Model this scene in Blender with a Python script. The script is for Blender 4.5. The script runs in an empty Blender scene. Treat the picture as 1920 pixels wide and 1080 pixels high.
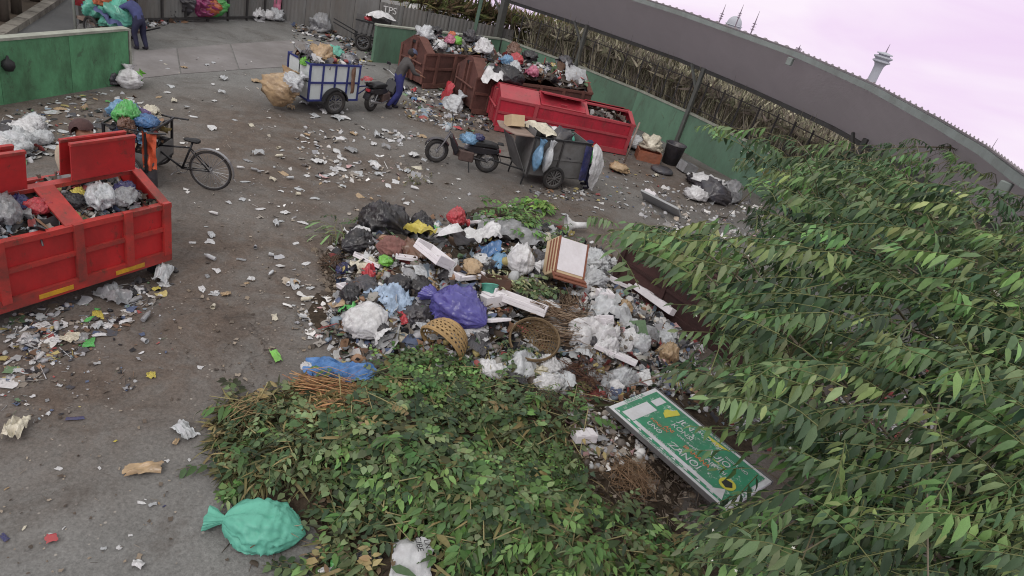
import bpy, bmesh, math, random
import numpy as np
from mathutils import Vector, Matrix
R = math.radians
rng = np.random.default_rng(7)
random.seed(7)
scene = bpy.context.scene
COL = scene.collection

# ------------------------------------------------------------------ camera, sky, sun, exposure
F_PX, TILT, ROLL, CAM_H = 1200.0, 28.5, 16.0, 5.2
_t, _r = R(TILT), R(ROLL)
_fw = np.array([0, math.cos(_t), -math.sin(_t)]); _rt = np.array([1.0, 0, 0]); _up = np.cross(_rt, _fw)
_RX = math.cos(_r) * _rt + math.sin(_r) * _up
_UP = -math.sin(_r) * _rt + math.cos(_r) * _up
EYE = np.array([0, 0, CAM_H])
cam_data = bpy.data.cameras.new('camera')
cam = bpy.data.objects.new('camera', cam_data); COL.objects.link(cam)
cam_data.sensor_width = 36.0; cam_data.lens = 36.0 * F_PX / 1920.0
cam_data.clip_start = 0.05; cam_data.clip_end = 2000
_m = Matrix(((_RX[0], _UP[0], -_fw[0], 0), (_RX[1], _UP[1], -_fw[1], 0), (_RX[2], _UP[2], -_fw[2], CAM_H), (0, 0, 0, 1)))
cam.matrix_world = _m
scene.camera = cam

SUN_EL, SUN_AZ = R(48), R(200)
world = bpy.data.worlds.new('World'); scene.world = world; world.use_nodes = True
wn, wl = world.node_tree.nodes, world.node_tree.links
wn.clear()
wo = wn.new('ShaderNodeOutputWorld'); bg = wn.new('ShaderNodeBackground'); bg.inputs['Strength'].default_value = 0.1
sky = wn.new('ShaderNodeTexSky'); sky.sky_type = 'NISHITA'; sky.sun_disc = False
sky.sun_elevation = SUN_EL; sky.sun_rotation = SUN_AZ; sky.dust_density = 3.0; sky.air_density = 1.2
tc = wn.new('ShaderNodeTexCoord')
sep = wn.new('ShaderNodeSeparateXYZ'); wl.new(tc.outputs['Generated'], sep.inputs[0])
mx = wn.new('ShaderNodeMath'); mx.operation = 'MAXIMUM'; mx.inputs[1].default_value = 0.03; wl.new(sep.outputs['Z'], mx.inputs[0])
cmb = wn.new('ShaderNodeCombineXYZ'); wl.new(sep.outputs['X'], cmb.inputs[0]); wl.new(sep.outputs['Y'], cmb.inputs[1]); wl.new(mx.outputs[0], cmb.inputs[2])
wl.new(cmb.outputs[0], sky.inputs['Vector'])
mp = wn.new('ShaderNodeMapping'); mp.inputs['Scale'].default_value = (1.2, 1.2, 5.0); mp.inputs['Rotation'].default_value = (0.15, 0.1, 0.5)
wl.new(tc.outputs['Generated'], mp.inputs[0])
nz = wn.new('ShaderNodeTexNoise'); nz.inputs['Scale'].default_value = 2.2; nz.inputs['Detail'].default_value = 5; nz.inputs['Distortion'].default_value = 0.6
wl.new(mp.outputs[0], nz.inputs['Vector'])
cr = wn.new('ShaderNodeValToRGB')
cr.color_ramp.elements[0].position = 0.36; cr.color_ramp.elements[0].color = (8.3, 6.5, 8.8, 1)
cr.color_ramp.elements[1].position = 0.62; cr.color_ramp.elements[1].color = (9.3, 8.3, 9.4, 1)
wl.new(nz.outputs['Fac'], cr.inputs[0])
grd = wn.new('ShaderNodeValToRGB')            # rosy haze low down, plain white overcast above
grd.color_ramp.elements[0].position = 0.12; grd.color_ramp.elements[0].color = (1, 1, 1, 1)
grd.color_ramp.elements[1].position = 0.5; grd.color_ramp.elements[1].color = (0, 0, 0, 1)
wl.new(sep.outputs['Z'], grd.inputs[0])
ovc = wn.new('ShaderNodeMix'); ovc.data_type = 'RGBA'; wl.new(grd.outputs[0], ovc.inputs[0]); ovc.inputs[6].default_value = (9.6, 9.5, 9.3, 1); wl.new(cr.outputs[0], ovc.inputs[7])
mixs = wn.new('ShaderNodeMix'); mixs.data_type = 'RGBA'; mixs.inputs[0].default_value = 0.93
wl.new(sky.outputs[0], mixs.inputs[6]); wl.new(ovc.outputs[2], mixs.inputs[7])
wl.new(mixs.outputs[2], bg.inputs['Color']); wl.new(bg.outputs[0], wo.inputs[0])

sd = bpy.data.lights.new('sun', 'SUN'); sd.energy = 0.9; sd.angle = R(25); sd.color = (1.0, 0.95, 0.92)
so = bpy.data.objects.new('sun', sd); COL.objects.link(so)
_sx, _sy = math.sin(SUN_AZ) * math.cos(SUN_EL), math.cos(SUN_AZ) * math.cos(SUN_EL)
so.rotation_euler = Vector((_sx, _sy, math.sin(SUN_EL))).to_track_quat('Z', 'Y').to_euler()
vs = scene.view_settings
vs.view_transform = 'Standard'; vs.look = 'None'; vs.exposure = 0.16; vs.gamma = 1.0; vs.use_curve_mapping = False
scene.render.engine = 'CYCLES'
scene.cycles.max_bounces = 6; scene.cycles.diffuse_bounces = 3; scene.cycles.glossy_bounces = 2; scene.cycles.transmission_bounces = 4
scene.cycles.transparent_max_bounces = 6; scene.cycles.use_denoising = True; scene.cycles.filter_width = 1.1

# ------------------------------------------------------------------ measuring helpers
def ray(px, py):
    return _fw * F_PX + _RX * (px - 960) - _UP * (py - 540)
def U(px, py, z=0.0):
    """world point at height z seen at photograph pixel px, py"""
    d = ray(px, py); return EYE + d * ((z - CAM_H) / d[2])
def D(px, py, dist):
    d = ray(px, py); return EYE + d / np.linalg.norm(d) * dist
def M_PX(p):
    """metres per photograph pixel at point p"""
    return float((np.array(p) - EYE) @ _fw) / F_PX
def lin(r, g, b, k=1.0):
    f = lambda c: ((c / 255) / 12.92 if c / 255 <= 0.04045 else ((c / 255 + 0.055) / 1.055) ** 2.4)
    return (min(f(r) * k, 0.9), min(f(g) * k, 0.9), min(f(b) * k, 0.9))

def _hash(ix, iy, iz, s):
    n = (ix * 374761393 + iy * 668265263 + iz * 2147483647 + s * 974634777) & 0xFFFFFFFF
    n = ((n ^ (n >> 13)) * 1274126177) & 0xFFFFFFFF
    n = ((n ^ (n >> 16)) * 2246822519) & 0xFFFFFFFF
    return ((n ^ (n >> 15)) & 0xFFFFFF) / float(0xFFFFFF)
def vnoise(P, s=0):
    P = np.asarray(P, float) + 1000.0
    I = np.floor(P).astype(np.int64); f = P - I; f = f * f * (3 - 2 * f)
    o = 0
    for dx in (0, 1):
        wx = f[..., 0] if dx else 1 - f[..., 0]
        for dy in (0, 1):
            wy = f[..., 1] if dy else 1 - f[..., 1]
            for dz in (0, 1):
                wz = f[..., 2] if dz else 1 - f[..., 2]
                o = o + wx * wy * wz * _hash(I[..., 0] + dx, I[..., 1] + dy, I[..., 2] + dz, s)
    return o
def fbm(P, s=0, o=3):
    P = np.asarray(P, float); a, t, n = 0.5, 0, 0
    for k in range(o):
        t = t + a * vnoise(P * 2 ** k, s + k); n += a; a *= 0.5
    return t / n
def ridged(P, s=0, o=3):
    P = np.asarray(P, float); a, t, n = 0.5, 0, 0
    for k in range(o):
        t = t + a * (1 - np.abs(2 * vnoise(P * 2 ** k, s + k) - 1)); n += a; a *= 0.55
    return t / n

# ------------------------------------------------------------------ materials
MATS = {}
def pm(name, col, rough=0.7, var=0.25, scale=5.0, bump=0.15, metal=0.0, dirt=0.0, dcol=(0.07, 0.055, 0.045), bscale=None, spec=0.4, stretch=None, trans=0.0, wear=0.0, wcol=(0.09, 0.055, 0.04), wscale=9.0):
    if name in MATS: return MATS[name]
    m = bpy.data.materials.new(name); m.use_nodes = True; MATS[name] = m
    n, l = m.node_tree.nodes, m.node_tree.links
    b = n['Principled BSDF']
    t = n.new('ShaderNodeTexCoord'); src = t.outputs['Object']
    if stretch:
        mpn = n.new('ShaderNodeMapping'); mpn.inputs['Scale'].default_value = stretch; l.new(src, mpn.inputs[0]); src = mpn.outputs[0]
    oi = n.new('ShaderNodeObjectInfo')
    add = n.new('ShaderNodeVectorMath'); add.operation = 'MULTIPLY_ADD'
    l.new(oi.outputs['Random'], add.inputs[0]); add.inputs[1].default_value = (37, 91, 53); l.new(src, add.inputs[2]); src = add.outputs[0]
    z = n.new('ShaderNodeTexNoise'); z.inputs['Scale'].default_value = scale; z.inputs['Detail'].default_value = 6; z.inputs['Roughness'].default_value = 0.65
    l.new(src, z.inputs['Vector'])
    c = n.new('ShaderNodeValToRGB')
    c.color_ramp.elements[0].position = 0.3; c.color_ramp.elements[0].color = tuple(x * (1 - var) for x in col) + (1,)
    c.color_ramp.elements[1].position = 0.7; c.color_ramp.elements[1].color = tuple(min(x * (1 + var), 0.92) for x in col) + (1,)
    l.new(z.outputs['Fac'], c.inputs[0]); out = c.outputs[0]
    if dirt > 0:
        z2 = n.new('ShaderNodeTexNoise'); z2.inputs['Scale'].default_value = scale * 0.6; z2.inputs['Detail'].default_value = 8; z2.inputs['Roughness'].default_value = 0.75
        l.new(src, z2.inputs['Vector'])
        r2 = n.new('ShaderNodeValToRGB'); r2.color_ramp.elements[0].position = 0.40; r2.color_ramp.elements[1].position = 0.64
        r2.color_ramp.elements[0].color = (0, 0, 0, 1); r2.color_ramp.elements[1].color = (dirt, dirt, dirt, 1)
        l.new(z2.outputs['Fac'], r2.inputs[0])
        mxn = n.new('ShaderNodeMix'); mxn.data_type = 'RGBA'; l.new(r2.outputs[0], mxn.inputs[0]); l.new(out, mxn.inputs[6]); mxn.inputs[7].default_value = tuple(dcol) + (1,)
        out = mxn.outputs[2]
    if wear > 0:
        z4 = n.new('ShaderNodeTexNoise'); z4.inputs['Scale'].default_value = wscale; z4.inputs['Detail'].default_value = 10; z4.inputs['Roughness'].default_value = 0.8; z4.inputs['Distortion'].default_value = 0.4; l.new(src, z4.inputs['Vector'])
        r4 = n.new('ShaderNodeValToRGB'); r4.color_ramp.elements[0].position = 0.56; r4.color_ramp.elements[1].position = 0.62; r4.color_ramp.elements[0].color = (0, 0, 0, 1); r4.color_ramp.elements[1].color = (wear, wear, wear, 1); l.new(z4.outputs['Fac'], r4.inputs[0])
        m4 = n.new('ShaderNodeMix'); m4.data_type = 'RGBA'; l.new(r4.outputs[0], m4.inputs[0]); l.new(out, m4.inputs[6]); m4.inputs[7].default_value = tuple(wcol) + (1,); out = m4.outputs[2]
    l.new(out, b.inputs['Base Color'])
    b.inputs['Roughness'].default_value = rough; b.inputs['Metallic'].default_value = metal; b.inputs['Specular IOR Level'].default_value = spec
    if trans: b.inputs['Transmission Weight'].default_value = trans
    if bump > 0:
        z3 = n.new('ShaderNodeTexNoise'); z3.inputs['Scale'].default_value = bscale or scale * 4; z3.inputs['Detail'].default_value = 4
        l.new(src, z3.inputs['Vector'])
        bp = n.new('ShaderNodeBump'); bp.inputs['Strength'].default_value = bump; bp.inputs['Distance'].default_value = 0.02
        l.new(z3.outputs['Fac'], bp.inputs['Height']); l.new(bp.outputs[0], b.inputs['Normal'])
    return m
def vm(name, rough=0.6, spec=0.35, translucent=0.0, bump=0.0):
    """material whose own colour is stored per piece"""
    if name in MATS: return MATS[name]
    m = bpy.data.materials.new(name); m.use_nodes = True; MATS[name] = m
    n, l = m.node_tree.nodes, m.node_tree.links; b = n['Principled BSDF']
    a = n.new('ShaderNodeAttribute'); a.attribute_name = 'Col'
    t = n.new('ShaderNodeTexCoord'); z = n.new('ShaderNodeTexNoise'); z.inputs['Scale'].default_value = 30; z.inputs['Detail'].default_value = 3
    l.new(t.outputs['Object'], z.inputs['Vector'])
    mr = n.new('ShaderNodeMapRange'); mr.inputs[3].default_value = 0.7; mr.inputs[4].default_value = 1.25; l.new(z.outputs['Fac'], mr.inputs[0])
    mu = n.new('ShaderNodeVectorMath'); mu.operation = 'SCALE'; l.new(a.outputs['Color'], mu.inputs[0]); l.new(mr.outputs[0], mu.inputs['Scale'])
    l.new(mu.outputs[0], b.inputs['Base Color'])
    b.inputs['Roughness'].default_value = rough; b.inputs['Specular IOR Level'].default_value = spec
    if translucent:
        tr = n.new('ShaderNodeBsdfTranslucent'); l.new(mu.outputs[0], tr.inputs['Color'])
        ms = n.new('ShaderNodeMixShader'); ms.inputs[0].default_value = translucent
        l.new(b.outputs[0], ms.inputs[1]); l.new(tr.outputs[0], ms.inputs[2]); l.new(ms.outputs[0], n['Material Output'].inputs[0])
    return m

# ------------------------------------------------------------------ mesh builders
def tag(o, label=None, cat=None, group=None, kind=None):
    if label: o['label'] = label
    if cat: o['category'] = cat
    if group: o['group'] = group
    if kind: o['kind'] = kind
    return o
def empty(name, loc=(0, 0, 0), rz=0.0, label=None, cat=None, group=None):
    o = bpy.data.objects.new(name, None); COL.objects.link(o); o.empty_display_size = 0.2
    o.location = tuple(float(v) for v in loc); o.rotation_euler = (0, 0, rz)
    return tag(o, label, cat, group)
def setmat(o, m):
    if not o.material_slots: o.data.materials.append(m)
    o.material_slots[0].link = 'OBJECT'; o.material_slots[0].material = m
def link(name, mesh, mat=None, parent=None, loc=None, rot=None, scale=None):
    o = bpy.data.objects.new(name, mesh); COL.objects.link(o)
    if mat is not None: setmat(o, mat)
    if parent is not None: o.parent = parent
    if loc is not None: o.location = tuple(float(v) for v in loc)
    if rot is not None: o.rotation_euler = rot
    if scale is not None: o.scale = (scale,) * 3 if np.isscalar(scale) else scale
    return o
def np_mesh(name, V, F, cols=None, smooth=False):
    """V (n,3); F (m,k) index array or list of arrays; cols (n,3)"""
    me = bpy.data.meshes.new(name)
    if isinstance(F, np.ndarray): F = [F]
    F = [f for f in F if len(f)]
    V = np.asarray(V, np.float32)
    loops = np.concatenate([f.ravel() for f in F]).astype(np.int32)
    tot = np.concatenate([np.full(len(f), f.shape[1], np.int32) for f in F])
    start = np.concatenate([[0], np.cumsum(tot)[:-1]]).astype(np.int32)
    me.vertices.add(len(V)); me.vertices.foreach_set('co', V.ravel())
    me.loops.add(len(loops)); me.loops.foreach_set('vertex_index', loops)
    me.polygons.add(len(tot)); me.polygons.foreach_set('loop_start', start); me.polygons.foreach_set('loop_total', tot)
    if smooth: me.polygons.foreach_set('use_smooth', np.ones(len(tot), bool))
    if cols is not None:
        a = me.attributes.new('Col', 'FLOAT_COLOR', 'POINT')
        c = np.ones((len(V), 4), np.float32); c[:, :3] = cols; a.data.foreach_set('color', c.ravel())
    me.update(calc_edges=True)
    return me
def rotm(ax, ay, az):
    cx, sx, cy, sy, cz, sz = np.cos(ax), np.sin(ax), np.cos(ay), np.sin(ay), np.cos(az), np.sin(az)
    o = np.empty(np.shape(az) + (3, 3))
    o[..., 0, 0] = cz * cy; o[..., 0, 1] = cz * sy * sx - sz * cx; o[..., 0, 2] = cz * sy * cx + sz * sx
    o[..., 1, 0] = sz * cy; o[..., 1, 1] = sz * sy * sx + cz * cx; o[..., 1, 2] = sz * sy * cx - cz * sx
    o[..., 2, 0] = -sy; o[..., 2, 1] = cy * sx; o[..., 2, 2] = cy * cx
    return o
def scatter(name, sets, mat, parent=None, kind='stuff', smooth=False):
    """one mesh from many placed pieces: sets of (V, F, M (K,3,3), T (K,3), C (K,3))"""
    Vs, Fs, Cs, off = [], {}, [], 0
    for V, F, Mx, T, C in sets:
        K = len(T)
        if K == 0: continue
        W = np.einsum('kij,nj->kni', Mx, V) + T[:, None, :]
        Vs.append(W.reshape(-1, 3)); Cs.append(np.repeat(C, len(V), 0))
        for f in ([F] if isinstance(F, np.ndarray) else F):
            g = f[None] + (np.arange(K) * len(V))[:, None, None] + off
            Fs.setdefault(f.shape[1], []).append(g.reshape(-1, f.shape[1]))
        off += K * len(V)
    me = np_mesh(name, np.concatenate(Vs), [np.concatenate(v) for v in Fs.values()], np.concatenate(Cs), smooth)
    o = link(name, me, mat, parent)
    if kind: o['kind'] = kind
    return o

class MB:
    """collects shapes into one mesh"""
    def __init__(s): s.v = []; s.f = []
    def add(s, V, F):
        o = len(s.v); s.v += [tuple(map(float, p)) for p in V]; s.f += [tuple(i + o for i in f) for f in F]; return s
    def box(s, c, d, rz=0.0, rx=0.0, ry=0.0):
        Mx = rotm(np.array(rx), np.array(ry), np.array(rz)); P = []
        for z in (-.5, .5):
            for x, y in ((-.5, -.5), (.5, -.5), (.5, .5), (-.5, .5)):
                P.append(Mx @ np.array([x * d[0], y * d[1], z * d[2]]) + np.array(c))
        return s.add(P, [(3, 2, 1, 0), (4, 5, 6, 7), (0, 1, 5, 4), (1, 2, 6, 5), (2, 3, 7, 6), (3, 0, 4, 7)])
    def lo(s, a, b):
        a, b = np.array(a, float), np.array(b, float); return s.box((a + b) / 2, b - a)
    def beam(s, p, q, w, h, up=(0, 0, 1)):
        p, q = np.array(p, float), np.array(q, float); d = q - p; L = np.linalg.norm(d); d = d / L
        u = np.array(up, float); x = np.cross(d, u)
        if np.linalg.norm(x) < 1e-4: x = np.cross(d, (1, 0, 0))
        x /= np.linalg.norm(x); y = np.cross(x, d); P = []
        for e in (p, q):
            for a, b in ((-.5, -.5), (.5, -.5), (.5, .5), (-.5, .5)): P.append(e + x * w * a + y * h * b)
        return s.add(P, [(3, 2, 1, 0), (4, 5, 6, 7), (0, 1, 5, 4), (1, 2, 6, 5), (2, 3, 7, 6), (3, 0, 4, 7)])
    def tube(s, pts, r, n=8, cap=True):
        pts = [np.array(p, float) for p in pts]; k = len(pts)
        rs = [r] * k if np.isscalar(r) else list(r); V = []; F = []; px = None
        for i, p in enumerate(pts):
            d = pts[min(i + 1, k - 1)] - pts[max(i - 1, 0)]; d = d / (np.linalg.norm(d) + 1e-9)
            if px is None:
                px = np.cross(d, (0, 0, 1));
                if np.linalg.norm(px) < 1e-3: px = np.cross(d, (1, 0, 0))
            px = px - d * (px @ d); px /= np.linalg.norm(px); py = np.cross(d, px)
            for j in range(n):
                a = 2 * math.pi * j / n; V.append(p + rs[i] * (math.cos(a) * px + math.sin(a) * py))
        for i in range(k - 1):
            for j in range(n): F.append((i * n + j, i * n + (j + 1) % n, (i + 1) * n + (j + 1) % n, (i + 1) * n + j))
        if cap: F += [tuple(range(n))[::-1], tuple((k - 1) * n + j for j in range(n))]
        return s.add(V, F)
    def lathe(s, prof, n=20, c=(0, 0, 0), axis='z', closed=False):
        V = []; F = []; k = len(prof)
        for r, h in prof:
            for j in range(n):
                a = 2 * math.pi * j / n; x, y = r * math.cos(a), r * math.sin(a)
                p = (x, y, h) if axis == 'z' else ((h, x, y) if axis == 'x' else (x, h, y))
                V.append(np.array(p) + np.array(c))
        kk = k if closed else k - 1
        for i in range(kk):
            for j in range(n): F.append((i * n + j, i * n + (j + 1) % n, ((i + 1) % k) * n + (j + 1) % n, ((i + 1) % k) * n + j))
        return s.add(V, F)
    def torus(s, c, Rr, r, axis='y', n=28, m=8):
        return s.lathe([(Rr + r * math.cos(2 * math.pi * i / m), r * math.sin(2 * math.pi * i / m)) for i in range(m)], n, c, axis, True)
    def prism(s, poly, a, b, plane='xz'):
        n = len(poly); g = lambda p, t: (p[0], t, p[1]) if plane == 'xz' else ((p[0], p[1], t) if plane == 'xy' else (t, p[0], p[1]))
        V = [g(p, a) for p in poly] + [g(p, b) for p in poly]
        return s.add(V, [tuple(range(n))[::-1], tuple(range(n, 2 * n))] + [(i, (i + 1) % n, n + (i + 1) % n, n + i) for i in range(n)])
    def build(s, name, mat=None, parent=None, smooth=False, bevel=0.0, loc=None, rot=None):
        me = bpy.data.meshes.new(name); me.from_pydata(s.v, [], s.f)
        bm = bmesh.new(); bm.from_mesh(me); bmesh.ops.recalc_face_normals(bm, faces=bm.faces)
        if bevel > 0:
            bmesh.ops.bevel(bm, geom=[e for e in bm.edges if len(e.link_faces) == 2 and e.calc_face_angle(0) > 0.6], offset=bevel, segments=1, affect='EDGES')
        bm.to_mesh(me); bm.free()
        if smooth: me.polygons.foreach_set('use_smooth', np.ones(len(me.polygons), bool))
        return link(name, me, mat, parent, loc, rot)
def dent(o, amp=.012, cuts=9, seed=0, fr=1.8):
    bm = bmesh.new(); bm.from_mesh(o.data); bmesh.ops.subdivide_edges(bm, edges=[e for e in bm.edges if e.calc_length() > .25], cuts=cuts, use_grid_fill=True)
    P = np.array([v.co for v in bm.verts]); n_ = np.stack([fbm(P * fr + k * 7.3 + seed, seed + k) - .5 for k in range(3)], -1) * amp * 2
    for v, d in zip(bm.verts, n_): v.co += Vector(d)
    bm.to_mesh(o.data); bm.free(); return o
def copy_tree(o, parent=None):
    c = o.copy(); COL.objects.link(c); c.parent = parent
    for ch in list(o.children): copy_tree(ch, c)
    return c

# ---- soft shapes
def grid_faces(nu, nv, wrap_v=False):
    F = []
    for i in range(nu - 1):
        for j in range(nv if wrap_v else nv - 1):
            F.append((i * nv + j, i * nv + (j + 1) % nv, (i + 1) * nv + (j + 1) % nv, (i + 1) * nv + j))
    return np.array(F, np.int64)
def bag_mesh(L, W, H, seed=0, neck=0.16, wr=0.12, tail=0.18, nu=30, nv=36, sag=0.45, end=0.75, smooth=True):
    """a filled bag lying along x, tied at +x when neck > 0; rests on z=0"""
    u = np.linspace(0, 1, nu); v = np.linspace(0, 2 * np.pi, nv, endpoint=False)
    if neck > 0:
        b = 1 - tail
        body = np.clip(u / b, 0, 1)
        r = np.where(u < b, np.maximum(np.sin(np.pi * np.clip(body * (1 - 0.06) + 0.0, 0, 1)) ** end, neck * np.clip(body * 6, 0, 1)), neck + (u - b) / tail * 0.3)
    else:
        r = np.sin(np.pi * u) ** end
    r[0] = 0.02
    if neck <= 0: r[-1] = 0.02
    UU, VV = np.meshgrid(u, v, indexing='ij'); RR = r[:, None] * np.ones(nv)[None]
    pinch = np.clip((UU - 0.45) / 0.5, 0, 1) if neck > 0 else 0.3
    P = np.stack([UU * 3.0, np.cos(VV) * 2.6, np.sin(VV) * 2.6], -1)
    Pl = np.stack([UU * 1.1, np.cos(VV) * 4.0, np.sin(VV) * 4.0], -1)
    n1 = ridged(P * 1.6, seed, 3) ** 2 - 0.35; n2 = ridged(Pl * 2.0, seed + 9, 2) ** 2 - 0.35; n3 = fbm(P * 0.7, seed + 5) - 0.5
    n4 = ridged(P * 4.2, seed + 17, 2) ** 3 - 0.25
    RR = RR * (1 + wr * (1.9 * n1 + 2.0 * pinch * n2 + 1.3 * n4) + 0.8 * n3)
    X = (UU - 0.5) * L + RR * wr * 0.5 * L * n3; Y = np.cos(VV) * RR * W / 2; Z = np.sin(VV) * RR * H / 2
    lowz = -sag * H / 2 * (0.6 + 0.4 * np.clip(RR, 0, 1))
    Z = np.where(Z < lowz, lowz + (Z - lowz) * 0.15, Z)
    if neck > 0: Z = Z - np.clip((UU - (1 - tail - 0.1)) / (tail + 0.1), 0, 1) * H * 0.12
    V = np.stack([X, Y, Z - Z.min()], -1).reshape(-1, 3)
    return np_mesh('bag', V, grid_faces(nu, nv, True), None, smooth)
def sheet_mesh(W, L, amp=0.08, seed=0, n=12, fr=2.5, ragged=0.18, hf=None, thick=0.0, smooth=False):
    """crumpled sheet; hf(x,y) gives the surface it lies on (local coordinates)"""
    u = np.linspace(-.5, .5, n); A, B = np.meshgrid(u, u, indexing='ij')
    Q = np.stack([A * fr, B * fr, 0 * A + seed * 3.1], -1)
    ed = np.maximum(np.abs(A), np.abs(B)) * 2
    X = A * W + (fbm(Q * 1.3, seed + 1) - .5) * ragged * W * 2 * ed; Y = B * L + (fbm(Q * 1.3, seed + 2) - .5) * ragged * L * 2 * ed
    Z = (ridged(Q, seed + 3) - .3) * amp * 2 + amp * (fbm(Q * .5, seed) - .3) - ed ** 3 * amp * 0.6
    if hf is not None: Z = np.maximum(Z, 0.0) + hf(X, Y)
    else: Z = np.maximum(Z, 0.004 + 0.03 * amp)
    V = np.stack([X, Y, Z], -1).reshape(-1, 3); F = grid_faces(n, n)
    return np_mesh('sheet', V, F, None, smooth)
# ------------------------------------------------------------------ ground
def ground_material():
    m = bpy.data.materials.new('yard_ground'); m.use_nodes = True
    n, l = m.node_tree.nodes, m.node_tree.links; b = n['Principled BSDF']
    g = n.new('ShaderNodeNewGeometry'); pos = g.outputs['Position']
    def noise(s, d=6, r=0.6, dist=0.0):
        z = n.new('ShaderNodeTexNoise'); z.inputs['Scale'].default_value = s; z.inputs['Detail'].default_value = d; z.inputs['Roughness'].default_value = r; z.inputs['Distortion'].default_value = dist
        l.new(pos, z.inputs['Vector']); return z.outputs['Fac']
    def ramp(src, a, b_, ca, cb):
        c = n.new('ShaderNodeValToRGB'); c.color_ramp.elements[0].position = a; c.color_ramp.elements[1].position = b_
        c.color_ramp.elements[0].color = tuple(ca) + (1,); c.color_ramp.elements[1].color = tuple(cb) + (1,); l.new(src, c.inputs[0]); return c.outputs[0]
    def mix(f, a, b_, mode='MIX'):
        x = n.new('ShaderNodeMix'); x.data_type = 'RGBA'; x.blend_type = mode
        if np.isscalar(f): x.inputs[0].default_value = f
        else: l.new(f, x.inputs[0])
        for i, v in ((6, a), (7, b_)):
            if isinstance(v, tuple): x.inputs[i].default_value = v + (1,)
            else: l.new(v, x.inputs[i])
        return x.outputs[2]
    def math_(op, a, b_):
        x = n.new('ShaderNodeMath'); x.operation = op; x.use_clamp = True
        for i, v in ((0, a), (1, b_)):
            if np.isscalar(v): x.inputs[i].default_value = v
            else: l.new(v, x.inputs[i])
        return x.outputs[0]
    base = ramp(noise(0.9, 8, 0.7), 0.3, 0.72, lin(110, 109, 107, 0.92), lin(139, 138, 136, 0.92))
    fine = ramp(noise(26, 8, 0.85), 0.36, 0.64, (0.62, 0.62, 0.62), (1.22, 1.22, 1.22))
    base = mix(1.0, base, fine, 'MULTIPLY')
    # trodden earth over the concrete, spread around where the refuse is handled
    blobs = None
    for px, py, rad in ((430, 520, 4.2), (640, 480, 3.6), (620, 330, 5.0), (500, 250, 4.0), (1050, 420, 4.5), (300, 640, 2.4), (120, 680, 2.6), (150, 240, 4.5), (1250, 330, 4.0), (900, 240, 4.5), (1250, 600, 5.0), (900, 800, 2.4), (1500, 800, 5.0), (420, 300, 3.5)):
        c = U(px, py); d = n.new('ShaderNodeVectorMath'); d.operation = 'DISTANCE'; l.new(pos, d.inputs[0]); d.inputs[1].default_value = tuple(c)
        r = n.new('ShaderNodeMapRange'); r.inputs[1].default_value = rad; r.inputs[2].default_value = rad * 0.25; l.new(d.outputs['Value'], r.inputs[0])
        blobs = r.outputs[0] if blobs is None else math_('MAXIMUM', blobs, r.outputs[0])
    earth = math_('MULTIPLY', blobs, ramp(noise(1.3, 8, 0.75, 0.8), 0.28, 0.56, (0.3,) * 3, (1,) * 3))
    ecol = ramp(noise(5, 6, 0.7), 0.3, 0.7, lin(80, 66, 56, 0.9), lin(112, 95, 83, 0.9))
    base = mix(math_('MULTIPLY', earth, 0.76), base, mix(1.0, ecol, fine, 'MULTIPLY'))
    # damp stains and gouges
    st = ramp(noise(0.6, 9, 0.75, 1.6), 0.52, 0.64, (0,) * 3, (0.42,) * 3)
    base = mix(st, base, lin(74, 64, 57, 0.9))
    st2 = ramp(noise(2.6, 9, 0.85, 0.6), 0.6, 0.66, (0,) * 3, (0.6,) * 3)
    base = mix(st2, base, lin(62, 54, 48, 0.9))
    vo = n.new('ShaderNodeTexVoronoi'); vo.feature = 'DISTANCE_TO_EDGE'; vo.inputs['Scale'].default_value = 0.33
    wob = n.new('ShaderNodeVectorMath'); wob.operation = 'ADD'; l.new(pos, wob.inputs[0])
    zz = n.new('ShaderNodeTexNoise'); zz.inputs['Scale'].default_value = 1.6; zz.inputs['Detail'].default_value = 5; l.new(pos, zz.inputs['Vector']); l.new(zz.outputs['Color'], wob.inputs[1]); l.new(wob.outputs[0], vo.inputs['Vector'])
    ck = ramp(vo.outputs['Distance'], 0.0, 0.006, (0.6,) * 3, (0,) * 3)
    base = mix(math_('MULTIPLY', ck, ramp(noise(0.4), 0.45, 0.6, (0,) * 3, (1,) * 3)), base, lin(60, 55, 52))
    sp = n.new('ShaderNodeTexVoronoi'); sp.inputs['Scale'].default_value = 11; l.new(pos, sp.inputs['Vector'])
    spk = math_('MULTIPLY', ramp(sp.outputs['Distance'], 0.1, 0.16, (1,) * 3, (0,) * 3), ramp(noise(2.2), 0.5, 0.62, (0,) * 3, (0.8,) * 3))
    base = mix(spk, base, lin(165, 158, 150))
    l.new(base, b.inputs['Base Color']); b.inputs['Roughness'].default_value = 0.9; b.inputs['Specular IOR Level'].default_value = 0.2
    bp = n.new('ShaderNodeBump'); bp.inputs['Strength'].default_value = 0.5; bp.inputs['Distance'].default_value = 0.03
    hsum = math_('ADD', math_('MULTIPLY', noise(7, 6, 0.7), 0.6), math_('MULTIPLY', noise(40, 3), 0.4)); l.new(hsum, bp.inputs['Height']); l.new(bp.outputs[0], b.inputs['Normal'])
    return m
M_GROUND = ground_material()
WN = np.array([0.657, 0.754]); WC = np.array([2.9, 23.5])
def ground_z(x, y):
    s = (np.asarray(x) - WC[0]) * WN[0] + (np.asarray(y) - WC[1]) * WN[1]
    return -np.clip(s - 5.5, 0, None) * 0.36
_gx = np.unique(np.concatenate([np.linspace(-400, -40, 10), np.linspace(-40, 40, 41), np.linspace(40, 400, 10)]))
_gy = np.unique(np.concatenate([np.linspace(-120, -10, 6), np.linspace(-10, 50, 31), np.linspace(50, 400, 10)]))
_A, _B = np.meshgrid(_gx, _gy, indexing='ij')
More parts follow.
